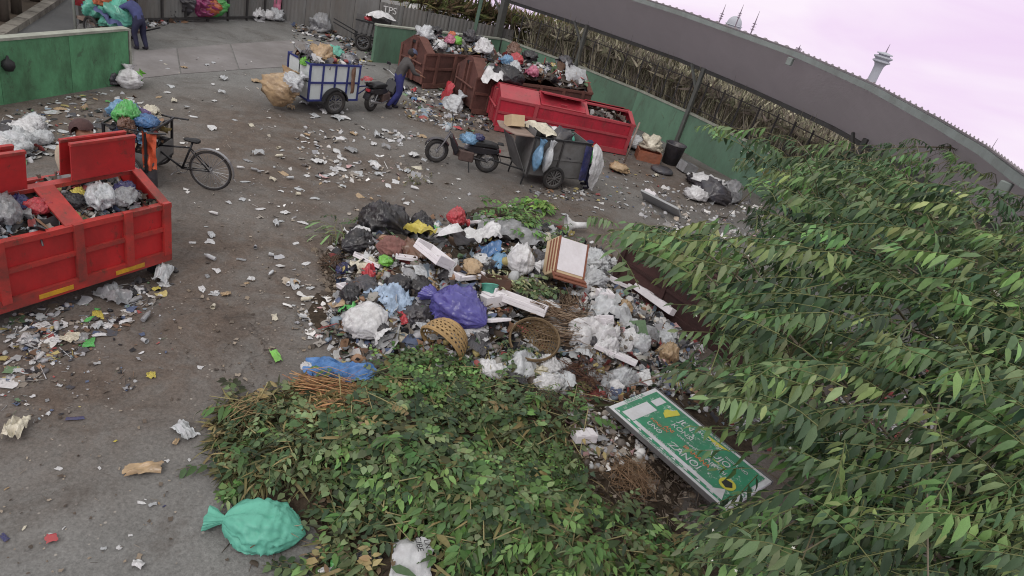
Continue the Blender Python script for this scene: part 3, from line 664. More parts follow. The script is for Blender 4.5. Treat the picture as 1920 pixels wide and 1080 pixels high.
# ------------------------------------------------------------------ skips
def skip(name, label, org, ang, L, W, H, ridge, z0, mats, ribs, lids=(), hook=True, slope_in=0.30, strips=None, bays=((0.3, 0.5),), far_open=True, legs=(0.12, 0.88), lid_k=1.0):
    """arm-roll skip: x along its length, y from near side 0 to W, gabled ends, bays open on the sloping top"""
    body, trim, dark = mats
    root = empty(name, (org[0], org[1], 0), ang, label, 'skip'); T = 0.03
    def gable(x0, x1, nm):
        return MB().prism([(0, z0), (W, z0), (W, H), (W / 2 + .12, ridge), (W / 2 - .12, ridge), (0, H)], x0, x1, 'yz').build(nm, body, root)
    gable(0, T, 'end_panel'); gable(L - T, L, 'end_panel')
    dent(MB().lo((T, 0, z0), (L - T, T, H)).build('side_panel', body, root), .014); MB().lo((T, W - T, z0), (L - T, W, H)).build('side_panel', body, root)
    MB().lo((T, T, z0 - .02), (L - T, W - T, z0 + .02)).build('floor', body, root)
    for y in (-.03, W - .05): dent(MB().lo((-.02, y, H - .05), (L + .02, y + .08, H + .02)).build('rim', trim, root), .016, 14, 3, 2.2)
    for y in (-.035,):
        MB().lo((0, y, z0 + (H - z0) * .48), (L, -.002, z0 + (H - z0) * .56)).build('side_rail', trim, root)
        MB().lo((0, y - .01, z0 - .12), (L, -.002, z0 + .03)).build('bottom_rail', trim, root)
    for x in ribs:
        MB().lo((x - .05, -.055, z0 - .02), (x + .05, -.003, H + .035)).build('rib', trim, root)
        MB().lo((x - .05, W + .003, z0 - .02), (x + .05, W + .05, H + .035)).build('rib', trim, root)
    MB().lo((T, W / 2 - .06, ridge - .05), (L - T, W / 2 + .06, ridge)).build('ridge_beam', trim, root)
    # sloping roof plates between the open bays
    edges = [0.0]
    for a, b_ in bays: edges += [a, b_]
    edges.append(L)
    for i in range(0, len(edges), 2):
        x0, x1 = edges[i], edges[i + 1]
        if x1 - x0 < .02: continue
        for s in (0, 1):
            yo, yi = (0, W / 2 - .1) if s == 0 else (W, W / 2 + .1)
            V = [(x0, yo, H), (x1, yo, H), (x1, yi, ridge), (x0, yi, ridge)]; V += [(a, b2, c + .025) for a, b2, c in V]
            MB().add(V, [(0, 1, 2, 3), (7, 6, 5, 4), (0, 4, 5, 1), (1, 5, 6, 2), (2, 6, 7, 3), (3, 7, 4, 0)]).build('roof_plate', trim, root)
    sl = math.hypot(W / 2 - .1, ridge - H) * lid_k
    for (x0, x1, a, side) in lids:   # a: angle of the lid from horizontal, hinged on the ridge (0) or shut on the slope
        yh = W / 2 - .1 if side == 0 else W / 2 + .1; sg = -1 if side == 0 else 1
        lid = empty('lid', (0, yh, ridge + .03), 0); lid.parent = root; lid.rotation_euler = (a * -sg, 0, 0) if side else (a, 0, 0)
        e = MB().lo((x0 + .02, min(0, sg * sl), 0), (x1 - .02, max(0, sg * sl), .018)).build('lid_plate', body, lid); dent(e, .012, 8, 5)
        yy = sg * sl
        MB().lo((x0 + .02, min(yy, yy - sg * .035), -.02), (x1 - .02, max(yy, yy - sg * .035), .03)).build('lid_edge', trim, lid)
        xm = (x0 + x1) / 2
        MB().tube([(xm - .09, yy - sg * .12, .028), (xm - .09, yy - sg * .12, .07), (xm + .09, yy - sg * .12, .07), (xm + .09, yy - sg * .12, .028)], .012, 6).build('handle', trim, lid)
    if hook:
        for y in (W / 2 - .16, W / 2 + .08): MB().lo((-.07, y, z0), (-.003, y + .08, ridge - .12)).build('hook_channel', trim, root)
        MB().lo((-.05, W / 2 - .08, ridge - .2), (-.005, W / 2 + .08, ridge - .12)).build('hook_plate', dark, root)
        MB().tube([(-.06, .12, z0 + (H - z0) * .62), (-.11, W / 2, z0 + (H - z0) * .66), (-.06, W - .12, z0 + (H - z0) * .62)], .03, 8).build('lift_bar', trim, root)
        for y in (0.0, W - .08): MB().lo((-.04, y, z0), (-.003, y + .08, H - .02)).build('corner_post', trim, root)
    for f in legs:
        for y in (.08, W - .2): MB().lo((L * f, y, 0), (L * f + .12, y + .12, z0)).build('leg', dark, root)
    if strips:
        for x in strips: MB().lo((x, -.052, z0 - .085), (x + .38, -.047, z0 - .025)).build('reflector_strip', M_YEL, root)
    return root
M_YEL = pm('yellow_reflector', lin(222, 168, 50, .9), .5, .12, 8, 0, dirt=.4)
M_RED = pm('red_skip_paint', lin(188, 46, 48, .95), .5, .16, 1.6, .12, dirt=.6, dcol=lin(116, 44, 42, .9), bscale=12, spec=.4, stretch=(1, 1, .45), wear=.6, wcol=lin(84, 54, 46), wscale=5)
M_RED2 = pm('red_skip_trim', lin(188, 60, 56, .95), .5, .14, 2.2, .1, dirt=.85, dcol=lin(104, 62, 56, .9), bscale=12, wear=.8, wcol=lin(96, 66, 56), wscale=7)
M_CRIM = pm('crimson_skip_paint', lin(180, 42, 60, .92), .5, .12, 1.5, .1, dirt=.7, dcol=lin(104, 42, 48, .9), bscale=12, stretch=(1, 1, .45), wear=.6, wcol=lin(100, 60, 56), wscale=5)
M_CRIM2 = pm('crimson_skip_trim', lin(176, 66, 76, .9), .5, .12, 2.2, .1, dirt=.35, dcol=lin(140, 90, 86, .9), bscale=12, wear=.6, wcol=lin(104, 66, 60), wscale=7)
M_RUST = pm('rusty_brown_skip', lin(112, 76, 70, .85), .8, .25, 1.8, .3, dirt=.8, dcol=lin(78, 58, 54, .9), bscale=14, spec=.25, wear=.8, wcol=lin(70, 50, 44), wscale=6)
M_RUST2 = pm('rusty_brown_trim', lin(122, 84, 76, .85), .8, .25, 2.4, .3, dirt=.7, dcol=lin(86, 60, 54, .9), bscale=14, spec=.25)
M_BLK = pm('black_steel', lin(36, 36, 38), .6, .2, 5, .1)
# left red skip with its lids thrown open
SK = np.array([-4.62, 7.28]); sa = R(68.5); sdir = np.array([math.cos(sa), math.sin(sa)]); SL = 4.4
sko = SK - sdir * SL
skL = skip('refuse_skip', 'bright red skip with upright open lids and yellow strips, beside the bicycle', sko, sa, SL, 1.3, 1.05, 1.3, .34, (M_RED, M_RED2, M_BLK),
           ribs=[.3, 1.0, 1.7, 2.4, 3.22, 3.82, 4.34], lids=[(3.5, 4.34, -R(86), 0), (3.48, 4.32, -R(98), 1), (1.9, 3.06, -R(84), 0), (1.88, 3.04, -R(96), 1)], hook=False, strips=(3.62, 2.72, 1.85, .95), bays=((1.9, 3.1), (3.32, 4.28)), legs=(.12, .955), lid_k=.8)
skB = skip('refuse_skip', 'rusty brown skip at the back, heaped with pink and green rubbish', (-4.64, 20.95), R(57), 3.5, 1.22, 1.12, 1.5, .15, (M_RUST, M_RUST2, M_BLK), [.5, 1.3, 2.1, 2.9], bays=((.35, 3.3),))
skC = skip('refuse_skip', 'rusty brown skip with a red net hung on its end, next to the crimson one', (-2.71, 19.64), R(37), 4.4, 1.42, 1.12, 1.55, .15, (M_RUST, M_RUST2, M_BLK), [.5, 1.4, 2.3, 3.2, 4.0], bays=((.4, 4.2),))
skD = skip('refuse_skip', 'crimson skip with half its lids shut, behind the grey pushcart', (-1.8, 18.57), R(18.8), 4.28, 1.36, .98, 1.22, .15, (M_CRIM, M_CRIM2, M_BLK), [1.1, 4.2],
           lids=[(1.2, 2.65, math.atan2(.24, .58), 0), (2.75, 4.15, math.atan2(.24, .58), 1), (1.25, 2.6, -R(172), 1)], bays=((1.2, 2.65), (2.75, 4.15)), strips=(2.9,))
# low rusty skip half buried under the tree
sB0, sB1 = U(1150, 522), U(1335, 655); ba = math.atan2((sB1 - sB0)[1], (sB1 - sB0)[0])
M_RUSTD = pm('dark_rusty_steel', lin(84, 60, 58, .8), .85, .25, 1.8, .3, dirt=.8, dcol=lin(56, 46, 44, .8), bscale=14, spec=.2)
skE = skip('refuse_skip', 'dark brown skip half hidden under the overhanging tree branches', (sB0[0], sB0[1]), ba, 3.4, 1.5, .78, .84, .1, (M_RUSTD, M_RUSTD, M_BLK), [.04, 1.1, 2.2, 3.36], hook=False, bays=((.1, 3.3),))
def skip_pts(root, K, x0, x1, W, h0, h1, y0=.08, y1=None, noise=.12, seed=0):
    """points on a heap inside a skip, in world space"""
    y1 = W - .08 if y1 is None else y1
    x = rng.uniform(x0, x1, K); y = rng.uniform(y0, y1, K)
    e = np.clip(np.minimum(np.minimum(x - x0, x1 - x), np.minimum(y - y0 + .1, y1 - y + .1)) / .45, 0, 1)
    z = h0 + (h1 - h0) * e ** .7 + (fbm(np.stack([x * 1.6, y * 1.6, 0 * x], -1), seed) - .5) * noise * 2
    c, s = math.cos(root.rotation_euler.z), math.sin(root.rotation_euler.z)
    return np.stack([root.location.x + c * x - s * y, root.location.y + s * x + c * y, z], -1)
def skip_at(root, x, y, z):
    c, s = math.cos(root.rotation_euler.z), math.sin(root.rotation_euler.z); return np.array([root.location.x + c * x - s * y, root.location.y + s * x + c * y, z])
def skip_fill(root, x0, x1, W, h0, h1, K, pal, size, nm, label, y0=.08, y1=None, seed=0, noise=.12, sticks=.05):
    y1 = W - .08 if y1 is None else y1
    n = 24; A, B = np.meshgrid(np.linspace(x0, x1, n), np.linspace(y0, y1, 12), indexing='ij')
    e = np.clip(np.minimum(np.minimum(A - x0, x1 - A), np.minimum(B - y0 + .1, y1 - B + .1)) / .45, 0, 1)
    Z = h0 + (h1 - h0) * e ** .7 + (fbm(np.stack([A * 1.6, B * 1.6, 0 * A], -1), seed) - .5) * noise * 2 - .05
    c, s = math.cos(root.rotation_euler.z), math.sin(root.rotation_euler.z)
    V = np.stack([root.location.x + c * A - s * B, root.location.y + s * A + c * B, Z], -1).reshape(-1, 3)
    P = skip_pts(root, K, x0, x1, W, h0, h1, y0, y1, noise, seed)
    core = (V, grid_faces(n, 12), np.eye(3)[None], np.zeros((1, 3)), np.array([lin(70, 62, 56)]))
    o = scatter(nm, [core] + pieces(P, size, pal, .7, .35, sticks), M_REF); tag(o, label, 'refuse', kind='stuff')
skip_fill(skL, 3.3, 4.3, 1.3, .92, 1.1, 420, PAL_MIX, (.04, .22), 'skip_refuse', 'loose rubbish in the red skip', seed=1)
skip_fill(skL, 1.7, 3.12, 1.3, .92, 1.12, 420, PAL_MIX, (.04, .22), 'skip_refuse', 'loose rubbish in the second bay of the red skip', seed=2)
skip_fill(skB, .3, 3.4, 1.22, 1.15, 1.42, 520, PAL_MIX, (.06, .32), 'skip_refuse', 'heaped loose rubbish on the back brown skip', seed=3, noise=.2)
skip_fill(skC, .4, 4.3, 1.42, 1.15, 1.6, 700, PAL_MIX, (.06, .32), 'skip_refuse', 'heaped loose rubbish on the nearer brown skip', seed=4, noise=.2)
skip_fill(skD, 2.75, 4.15, 1.36, .85, 1.02, 260, PAL_DARK, (.05, .25), 'skip_refuse', 'dark loose rubbish in the crimson skip', seed=5)
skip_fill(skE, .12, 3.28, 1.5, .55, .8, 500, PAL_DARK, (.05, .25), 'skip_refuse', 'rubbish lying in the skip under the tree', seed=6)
# bags and sheets lying in the skips
for x, y, z, s, m, v, lb in [(3.75, .32, 1.06, .42, 'pale', 1, 'big crumpled pale plastic bag in the red skip'), (4.08, .38, 1.06, .32, 'navy', 0, 'navy printed bag at the end of the red skip'), (3.42, .42, 1.05, .3, 'black', 1, 'black bag at the inner end of the red skip bay'), (3.52, .48, 1.12, .2, 'yellow', 2, 'small yellow bag against the open lid of the red skip'), (3.95, .22, 1.04, .34, 'grey', 5, 'grey translucent bag spread in the red skip'),
                             (2.72, .4, 1.08, .42, 'grey', 5, 'long grey plastic bag in the left bay of the red skip'), (2.92, .5, 1.1, .3, 'navy', 1, 'dark blue bag in the left bay of the red skip'), (3.04, .38, 1.1, .26, 'red', 2, 'red rag on the divider of the red skip'), (2.5, .3, 1.08, .34, 'dark', 0, 'dark bag in the left bay of the red skip'), (2.2, .35, 1.08, .4, 'brown', 2, 'brown bundle at the left frame edge in the red skip')]:
    bag('rubbish_bag', skip_at(skL, x, y, z), s, m, lb, v=v)
for x, y, z, s, m, v, lb in [(.45, .7, 1.40, 0.59, 'pale', 4, 'large pale bag on the near corner of the back brown skip'), (.75, .3, 1.25, 0.42, 'white', 1, 'white bag hanging over the side of the back brown skip'), (1.0, .8, 1.55, 0.42, 'black', 0, 'black bag atop the back brown skip'), (1.25, .35, 1.42, 0.36, 'pink', 4, 'pink wrapped bag on the back brown skip'), (1.55, .35, 1.40, 0.36, 'lime', 2, 'lime green bag on the back brown skip'), (1.7, .7, 1.50, 0.34, 'orange', 1, 'orange bag on the back brown skip'), (2.3, .5, 1.50, 0.51, 'dark', 4, 'dark slate bag on the back brown skip'), (2.8, .4, 1.45, 0.42, 'dark', 1, 'grey black bag at the far end of the back brown skip')]:
    bag('rubbish_bag', skip_at(skB, x, y, z), s, m, lb, v=v)
for x, y, z, s, m, v, lb in [(.5, .95, 1.65, .6, 'white', 4, 'bright white bag on the peak of the nearer brown skip'), (1.0, .3, 1.55, .5, 'sky', 0, 'light blue bag on the nearer brown skip'), (1.2, .15, 1.35, .62, 'pale', 1, 'striped pale sack over the side of the nearer brown skip'), (1.45, .4, 1.6, .46, 'red', 2, 'red bag on the nearer brown skip'), (1.9, .15, 1.35, .5, 'pink', 5, 'pale pink cloth bundle along the side of the nearer brown skip'), (2.0, .6, 1.72, .5, 'black', 0, 'black bag in the middle of the nearer brown skip'), (3.4, .7, 1.7, .55, 'dark', 1, 'dark bag near the wall end of the nearer brown skip'), (1.6, 1.0, 1.75, .5, 'brown', 4, 'mossy brown bundle behind the nearer brown skip heap')]:
    bag('rubbish_bag', skip_at(skC, x, y, z), s, m, lb, v=v)
sheet('plastic_sheet', skip_at(skC, 3.75, .35, 1.55), .9, .6, 'pale', 'stiff pale sheet propped at the wall end of the nearer brown skip', v=2, rot=(R(60), .2, R(40)))
bag('rubbish_bag', skip_at(skD, .35, 1.25, 1.12), .85, 'black', 'glossy black bag behind the lid of the crimson skip', v=1)
sheet('plastic_sheet', skip_at(skD, -.05, 1.35, 1.05), .9, .7, 'white', 'white plastic draped over the back of the crimson skip', v=3, hgt=1.6)
skip_fill(skC, 2.3, 4.2, 1.42, 1.2, 1.6, 90, np.array([lin(200, 190, 180), lin(180, 90, 90), lin(120, 100, 90)]), (.1, .35), 'skip_refuse', 'pale sticks and rags at the wall end of the brown skip', seed=8, sticks=.7)
# net and sack hung on the end of the nearer brown skip
rn = sheet_mesh(.55, 1.0, .1, 3, 14, 4.0, .1); o = link('red_net', rn, PL['red'], None, skip_at(skC, -.3, 1.2, .1), (R(78), 0, R(37 - 90)), 1); tag(o, 'bright red net bundle hanging on the brown skip end', 'net')
bag('plastic_sack', skip_at(skC, -.28, .45, .02), .95, 'pale', 'pale translucent sack leaning on the brown skip end', 'sack', v=1, rot=(0, -R(62), R(40)), hgt=.6)
# ------------------------------------------------------------------ vehicles
M_TYRE = pm('rubber', lin(40, 40, 42), .85, .2, 8, .2, dirt=.5, dcol=lin(80, 74, 68))
M_CHROME = pm('dull_metal', lin(150, 150, 152, .9), .4, .15, 8, .05, metal=.6)
M_BLKP = pm('black_bodywork', lin(34, 34, 40), .35, .2, 6, .05, dirt=.2, spec=.5)
M_SEAT = pm('black_vinyl', lin(30, 30, 32), .6, .2, 8, .1)
M_GWOOD = pm('grey_plywood', lin(112, 112, 112, .9), .85, .18, 2.5, .25, dirt=.6, dcol=lin(78, 72, 68), bscale=14)
M_PLANK = pm('worn_plank', lin(150, 132, 122, .9), .85, .18, 3, .25, dirt=.4, dcol=lin(100, 84, 72), stretch=(1, 5, 5))
M_BLUE = pm('blue_frame_paint', lin(46, 56, 122, .9), .55, .15, 4, .05, dirt=.2)
M_WPAN = pm('white_cart_panel', lin(214, 222, 222, .88), .55, .05, 3, .05, dirt=.25, dcol=lin(150, 146, 140))
def wheel(parent, loc, Rr, r=.035, spokes=10, nm='wheel', rz=0.0, solid=False):
    w = empty(nm, loc, rz); w.parent = parent
    MB().torus((0, 0, 0), Rr - r, r, 'y', 32, 8).build('tyre', M_TYRE, w, True)
    mb = MB(); mb.torus((0, 0, 0), Rr - 2 * r, r * .4, 'y', 28, 6); mb.tube([(0, -.05, 0), (0, .05, 0)], .03, 8)
    for i in range(spokes):
        a = 2 * math.pi * i / spokes; mb.tube([(0, (-1) ** i * .025, 0), ((Rr - 2 * r) * math.cos(a), 0, (Rr - 2 * r) * math.sin(a))], .016 if solid else .004, 5)
    mb.build('rim', M_GWOOD if solid else M_CHROME, w)
    return w
def motorbike(name, loc, ang, label):
    root = empty(name, loc, ang, label, 'motorcycle'); wb = 1.22; Rr = .29
    wheel(root, (wb, 0, Rr), Rr, .052, 18, 'front_wheel', .25); wheel(root, (0, 0, Rr), Rr, .06, 18, 'rear_wheel')
    hd = (wb - .28, 0, .78)
    for y in (-.07, .07): MB().tube([(wb, y, Rr), (wb - .16, y, .62), (wb - .24, y, .8)], .018, 8).build('fork_leg', M_CHROME, root)
    MB().tube([(wb - .22, 0, .72), (wb - .42, 0, .5), (.55, 0, .42), (.3, 0, .52), (-.1, 0, .62)], .035, 8).build('frame', M_BLKP, root)
    MB().tube([(.0, .06, Rr), (.45, .06, .33)], .022, 6).build('swing_arm', M_BLKP, root); MB().tube([(.0, -.06, Rr), (.45, -.06, .33)], .022, 6).build('swing_arm', M_BLKP, root)
    for y in (-.1, .1): MB().tube([(.02, y, Rr + .02), (.16, y, .62)], .02, 8).build('shock', M_CHROME, root)
    MB().box((.52, 0, .34), (.36, .28, .26)).box((.72, 0, .38), (.24, .18, .18)).build('engine', pm('engine_alloy', lin(86, 70, 66), .6, .25, 8, .2), root, bevel=.025)
    V = [(-.2, .72), (.0, .76), (.42, .74), (.52, .68), (.4, .62), (.0, .66), (-.18, .66)]
    MB().prism(V, -.14, .14).build('seat', M_SEAT, root, bevel=.02)
    MB().prism([(-.22, .64), (.45, .62), (.62, .5), (.4, .44), (.1, .46), (-.22, .54)], -.12, .12).build('side_cover', M_BLKP, root, bevel=.02)
    MB().prism([(wb - .5, .46), (wb - .3, .74), (wb - .2, .78), (wb - .3, .52), (wb - .44, .3)], -.18, .18).build('leg_shield', M_BLKP, root, bevel=.03)
    arc = [(wb + (Rr + .03) * math.cos(a), (Rr + .03) * math.sin(a) + Rr) for a in np.linspace(.35, 2.5, 9)]; inn = [(wb + (Rr + .015) * math.cos(a), (Rr + .015) * math.sin(a) + Rr) for a in np.linspace(2.5, .35, 9)]
    MB().prism(arc + inn, -.08, .08).build('front_fender', M_BLKP, root)
    arc = [((Rr + .04) * math.cos(a), (Rr + .04) * math.sin(a) + Rr) for a in np.linspace(.9, 2.9, 9)]; inn = [((Rr + .025) * math.cos(a), (Rr + .025) * math.sin(a) + Rr) for a in np.linspace(2.9, .9, 9)]
    MB().prism(arc + inn, -.085, .085).build('rear_fender', M_BLKP, root)
    MB().tube([(wb - .3, -.34, .98), (wb - .24, -.2, .96), (wb - .22, 0, .86), (wb - .24, .2, .96), (wb - .3, .34, .98)], .014, 6).build('handlebar', M_CHROME, root)
    for s in (-1, 1):
        MB().tube([(wb - .31, s * .34, .98), (wb - .33, s * .24, .972)], .022, 8).build('grip', M_TYRE, root)
        MB().tube([(wb - .24, s * .2, .96), (wb - .22, s * .24, 1.12)], .007, 5).box((wb - .22, s * .25, 1.15), (.02, .12, .07)).build('mirror', M_BLKP, root)
    MB().lathe([(.001, -.06), (.07, -.05), (.085, .02), (.07, .04), (.001, .05)], 16, (wb - .14, 0, .86), 'x').build('headlight', pm('lamp_glass', lin(170, 176, 180), .25, .05, 5, 0), root, True)
    MB().tube([(.62, -.12, .28), (.3, -.15, .22), (-.1, -.16, .3), (-.28, -.16, .36)], [.02, .022, .045, .045], 10).build('exhaust', M_CHROME, root, True)
    MB().tube([(.45, .1, .25), (.4, .26, .01)], .014, 6).build('side_stand', M_BLK, root)
    MB().lo((-.3, -.1, .76), (-.16, .1, .775)).build('rack', M_BLK, root); MB().box((-.24, 0, .6), (.05, .12, .07)).build('tail_light', plastic('red', (196, 54, 66)), root)
    return root
f0, r0 = U(814, 304), U(908, 323); ma = math.atan2((f0 - r0)[1], (f0 - r0)[0])
mb1 = motorbike('motorcycle', (r0[0], r0[1], 0), ma, 'black motorcycle with thin wheels parked in front of the grey pushcart')
_mc = lambda x, y, z: np.array([r0[0] + x * math.cos(ma) - y * math.sin(ma), r0[1] + x * math.sin(ma) + y * math.cos(ma), z])
bag('carrier_bag', _mc(.52, .0, .62), .42, 'sky', 'light blue carrier bag hung on the black motorcycle', v=1); bag('carrier_bag', _mc(.3, .02, .76), .26, 'navy', 'small navy bundle on the motorcycle seat', v=0)

# grey pushcart
cw = U(1030, 353); ca = R(31); gc = empty('pushcart', (cw[0], cw[1], 0), ca, 'grey plywood two wheeled pushcart with a plank table behind the motorcycle', 'cart')
b0, b1, cz0, cz1, cwd = -.74, .82, .3, 1.2, .98
def board(nm, a, b_, mat, par, bev=.006): return MB().lo(a, b_).build(nm, mat, par, bevel=bev)
for i in range(2):
    xa, xb = b0 + (b1 - b0) * i / 2 + .006, b0 + (b1 - b0) * (i + 1) / 2 - .006
    for za, zb in ((cz0, (cz0 + cz1) / 2 - .01), ((cz0 + cz1) / 2 + .01, cz1)):
        board('side_panel', (xa, .02, za), (xb, .045, zb), M_GWOOD, gc); board('side_panel', (xa, cwd - .02, za), (xb, cwd + .005, zb), M_GWOOD, gc)
board('end_panel', (b1 - .02, .05, cz0), (b1, cwd - .025, cz1), M_GWOOD, gc); board('end_panel', (b0, .05, cz0), (b0 + .02, cwd - .025, cz1 + .16), M_GWOOD, gc); board('floor', (b0, .05, cz0 - .03), (b1, cwd - .03, cz0), M_GWOOD, gc)
for y in (.01, cwd): MB().lo((b0 - .02, y - .02, cz1), (b1 + .02, y + .03, cz1 + .035)).build('top_rail', M_BLK, gc)
MB().lo((b0, .0, (cz0 + cz1) / 2 - .02), (b1, .018, (cz0 + cz1) / 2 + .02)).build('side_rail', M_GWOOD, gc)
for x in (b0 + .02, (b0 + b1) / 2, b1 - .02): MB().lo((x - .02, -.012, cz0 - .05), (x + .02, .016, cz1)).build('stile', M_FRAME, gc)
MB().add([(b0, .05, cz0), (b0, cwd - .03, cz0), (b0 - .45, cwd - .2, cz1 - .12), (b0 - .45, .2, cz1 - .12), (b0, .05, cz0 - .02), (b0, cwd - .03, cz0 - .02), (b0 - .46, cwd - .2, cz1 - .14), (b0 - .46, .2, cz1 - .14)], [(0, 1, 2, 3), (7, 6, 5, 4), (0, 4, 5, 1), (1, 5, 6, 2), (2, 6, 7, 3), (3, 7, 4, 0)]).build('front_slope', M_GWOOD, gc)
MB().prism([(b0 - .02, .02), (b0 - .02, cwd), (b0 - .62, cwd - .05), (b0 - .72, .5), (b0 - .5, .02)], cz1 + .0, cz1 + .035, 'xy').build('plank_table', M_PLANK, gc, bevel=.008)
wheel(gc, (0, -.06, .29), .29, .045, 14, 'wheel', solid=True); wheel(gc, (0, cwd + .06, .29), .29, .045, 14, 'wheel', solid=True); MB().tube([(0, -.06, .29), (0, cwd + .06, .29)], .018, 6).build('axle', M_BLK, gc)
for y in (.1, cwd - .1): MB().tube([(b0 + .1, y, .34), (b0 - .9, y * .5 + .2, .5)], .02, 6).build('tow_bar', M_BLK, gc); MB().tube([(b0 + .02, y, .36), (b0 - .02, y, .0)], .02, 6).build('prop_leg', M_BLK, gc)
def cart_at(root, x, y, z):
    c, s = math.cos(root.rotation_euler.z), math.sin(root.rotation_euler.z); return np.array([root.location.x + c * x - s * y, root.location.y + s * x + c * y, z])
def open_box(name, loc, w, d, h, t, mat, label, cat='box', rot=(0, 0, 0), flaps=0.0, group=None):
    root = empty(name, loc, 0, label, cat, group); root.rotation_euler = rot
    for a, b_ in (((-w / 2, -d / 2, 0), (w / 2, -d / 2 + t, h)), ((-w / 2, d / 2 - t, 0), (w / 2, d / 2, h)), ((-w / 2, -d / 2 + t, 0), (-w / 2 + t, d / 2 - t, h)), ((w / 2 - t, -d / 2 + t, 0), (w / 2, d / 2 - t, h))):
        MB().lo(a, b_).build('side', mat, root)
    MB().lo((-w / 2 + t, -d / 2 + t, .001), (w / 2 - t, d / 2 - t, t)).build('bottom', mat, root)
    if flaps:
        for s in (-1, 1): MB().box((s * (w / 2 + flaps * .4), 0, h - .02), (flaps, d * .98, t), ry=s * .5).build('flap', mat, root)
    return root
open_box('cardboard_box', cart_at(gc, b0 - .33, .55, cz1 + .04), .36, .34, .26, .012, CARDL, 'open pale cardboard box on the plank table of the pushcart', rot=(R(-24), 0, ca + .1))
sheet('cloth', cart_at(gc, -.45, .45, 1.16), .75, .55, 'cream', 'crumpled pinkish white cloth lying over the front of the grey pushcart', v=3, hgt=1.2); sheet('plastic_sheet', cart_at(gc, .25, .75, 1.16), .55, .45, 'white', 'white sheet over the back edge of the grey pushcart', v=1); bag('sack', cart_at(gc, .1, .5, .7), .9, 'dark', 'dark sack inside the grey pushcart', v=4)
bag('sack', cart_at(gc, .55, .7, 1.0), .35, 'teal', 'teal bag at the rear of the grey pushcart', v=2)
for x, m, lb, w in ((-.52, 'sky', 'pale blue printed sack hanging on the side of the grey pushcart', .34), (-.26, 'pale', 'grey blue sack hanging beside the other on the pushcart side', .27)):
    o = link('hanging_sack', bag_mesh(.8, w, .2, int(abs(x) * 50), neck=.35, wr=.1, tail=.2), PL[m], None, cart_at(gc, x, -.09, .82), (0, -R(88), ca - R(90) + R(90)), 1); tag(o, lb, 'sack')
# white cloth bag at the rear corner
hs = sheet_mesh(.78, 1.1, .08, 5, 18, 2.6, .05, smooth=True)
for v in hs.vertices:
    t = (v.co.y + .55) / 1.1; v.co.x *= max(.12, math.sin(math.pi * min(max(1 - t * .93, 0), 1)) * 1.0); v.co.z += .1 * math.sin(t * 3.1)
o = link('white_sack', hs, PL['white'], None, cart_at(gc, .88, -.18, .72), (R(80), 0, ca + .55), 1.0); tag(o, 'long white cloth sack hanging from the rear corner of the grey pushcart', 'sack')
o = link('navy_cloth', sheet_mesh(.22, .85, .04, 9, 10, 2, .05, smooth=True), PL['navy'], None, cart_at(gc, .76, -.06, .74), (R(84), 0, ca), 1); tag(o, 'navy cloth strip hanging beside the white sack on the pushcart', 'cloth')

# white panelled pushcart with its blue frame
wa, wb_ = U(577, 188, .34), U(668, 187, .34); wang = math.atan2((wb_ - wa)[1], (wb_ - wa)[0]); WL = float(np.linalg.norm((wb_ - wa)[:2]))
wc = empty('pushcart', (wa[0], wa[1], 0), wang, 'white panelled pushcart with blue frame, loaded high with rubbish', 'cart'); z0_, z1_ = .34, 1.22; WD = .95
for r_ in range(2):
    for c_ in range(4):
        xa, xb = WL * c_ / 4 + .02, WL * (c_ + 1) / 4 - .02; za, zb = z0_ + (z1_ - z0_) * r_ / 2 + .02, z0_ + (z1_ - z0_) * (r_ + 1) / 2 - .02
        for y in (0, WD): MB().lo((xa, y, za), (xb, y + .015, zb)).build('panel', M_WPAN, wc)
for r_ in range(2):
    for c_ in range(2):
        MB().lo((0, WD * c_ / 2 + .03, z0_ + .44 * r_ + .02), (.015, WD * (c_ + 1) / 2 - .02, z0_ + .44 * (r_ + 1) - .02)).build('panel', M_WPAN, wc); MB().lo((WL - .015, WD * c_ / 2 + .03, z0_ + .44 * r_ + .02), (WL, WD * (c_ + 1) / 2 - .02, z0_ + .44 * (r_ + 1) - .02)).build('panel', M_WPAN, wc)
for y in (-.012, WD + .012):
    for c_ in range(5): MB().lo((WL * c_ / 4 - .022, y - .012, z0_), (WL * c_ / 4 + .022, y + .03, z1_ + .01)).build('frame_post', M_BLUE, wc)
    for z in (z0_, (z0_ + z1_) / 2, z1_): MB().lo((-.025, y - .016, z - .022), (WL + .025, y + .026, z + .022)).build('frame_rail', M_BLUE, wc)
for x in (-.02, WL): 
    for z in (z0_, z1_): MB().lo((x - .01, .02, z - .02), (x + .03, WD, z + .02)).build('frame_rail', M_BLUE, wc)
MB().lo((.02, .03, z0_ - .02), (WL - .02, WD - .02, z0_ + .01)).build('floor', M_BLUE, wc)
for y in (-.1, WD + .12): wheel(wc, (WL * .5, y, .31), .31, .055, 12, 'wheel', solid=True)
MB().tube([(WL * .5, -.1, .31), (WL * .5, WD + .1, .31)], .018, 6).build('axle', M_BLK, wc)
arc = [(WL * .5 + .36 * math.cos(a), .31 + .36 * math.sin(a)) for a in np.linspace(.1, 3.04, 12)]; inn = [(WL * .5 + .33 * math.cos(a), .31 + .33 * math.sin(a)) for a in np.linspace(3.04, .1, 12)]
MB().prism(arc + inn, -.17, -.03).build('mudguard', M_BLK, wc)
for y in (.1, WD - .15): MB().tube([(WL, y, .4), (WL + .8, .5, .55)], .02, 6).build('tow_bar', M_BLUE, wc)
P = np.stack([rng.uniform(.05, WL - .05, 220), rng.uniform(.05, WD - .05, 220), 1.2 + rng.uniform(0, .12, 220)], -1)
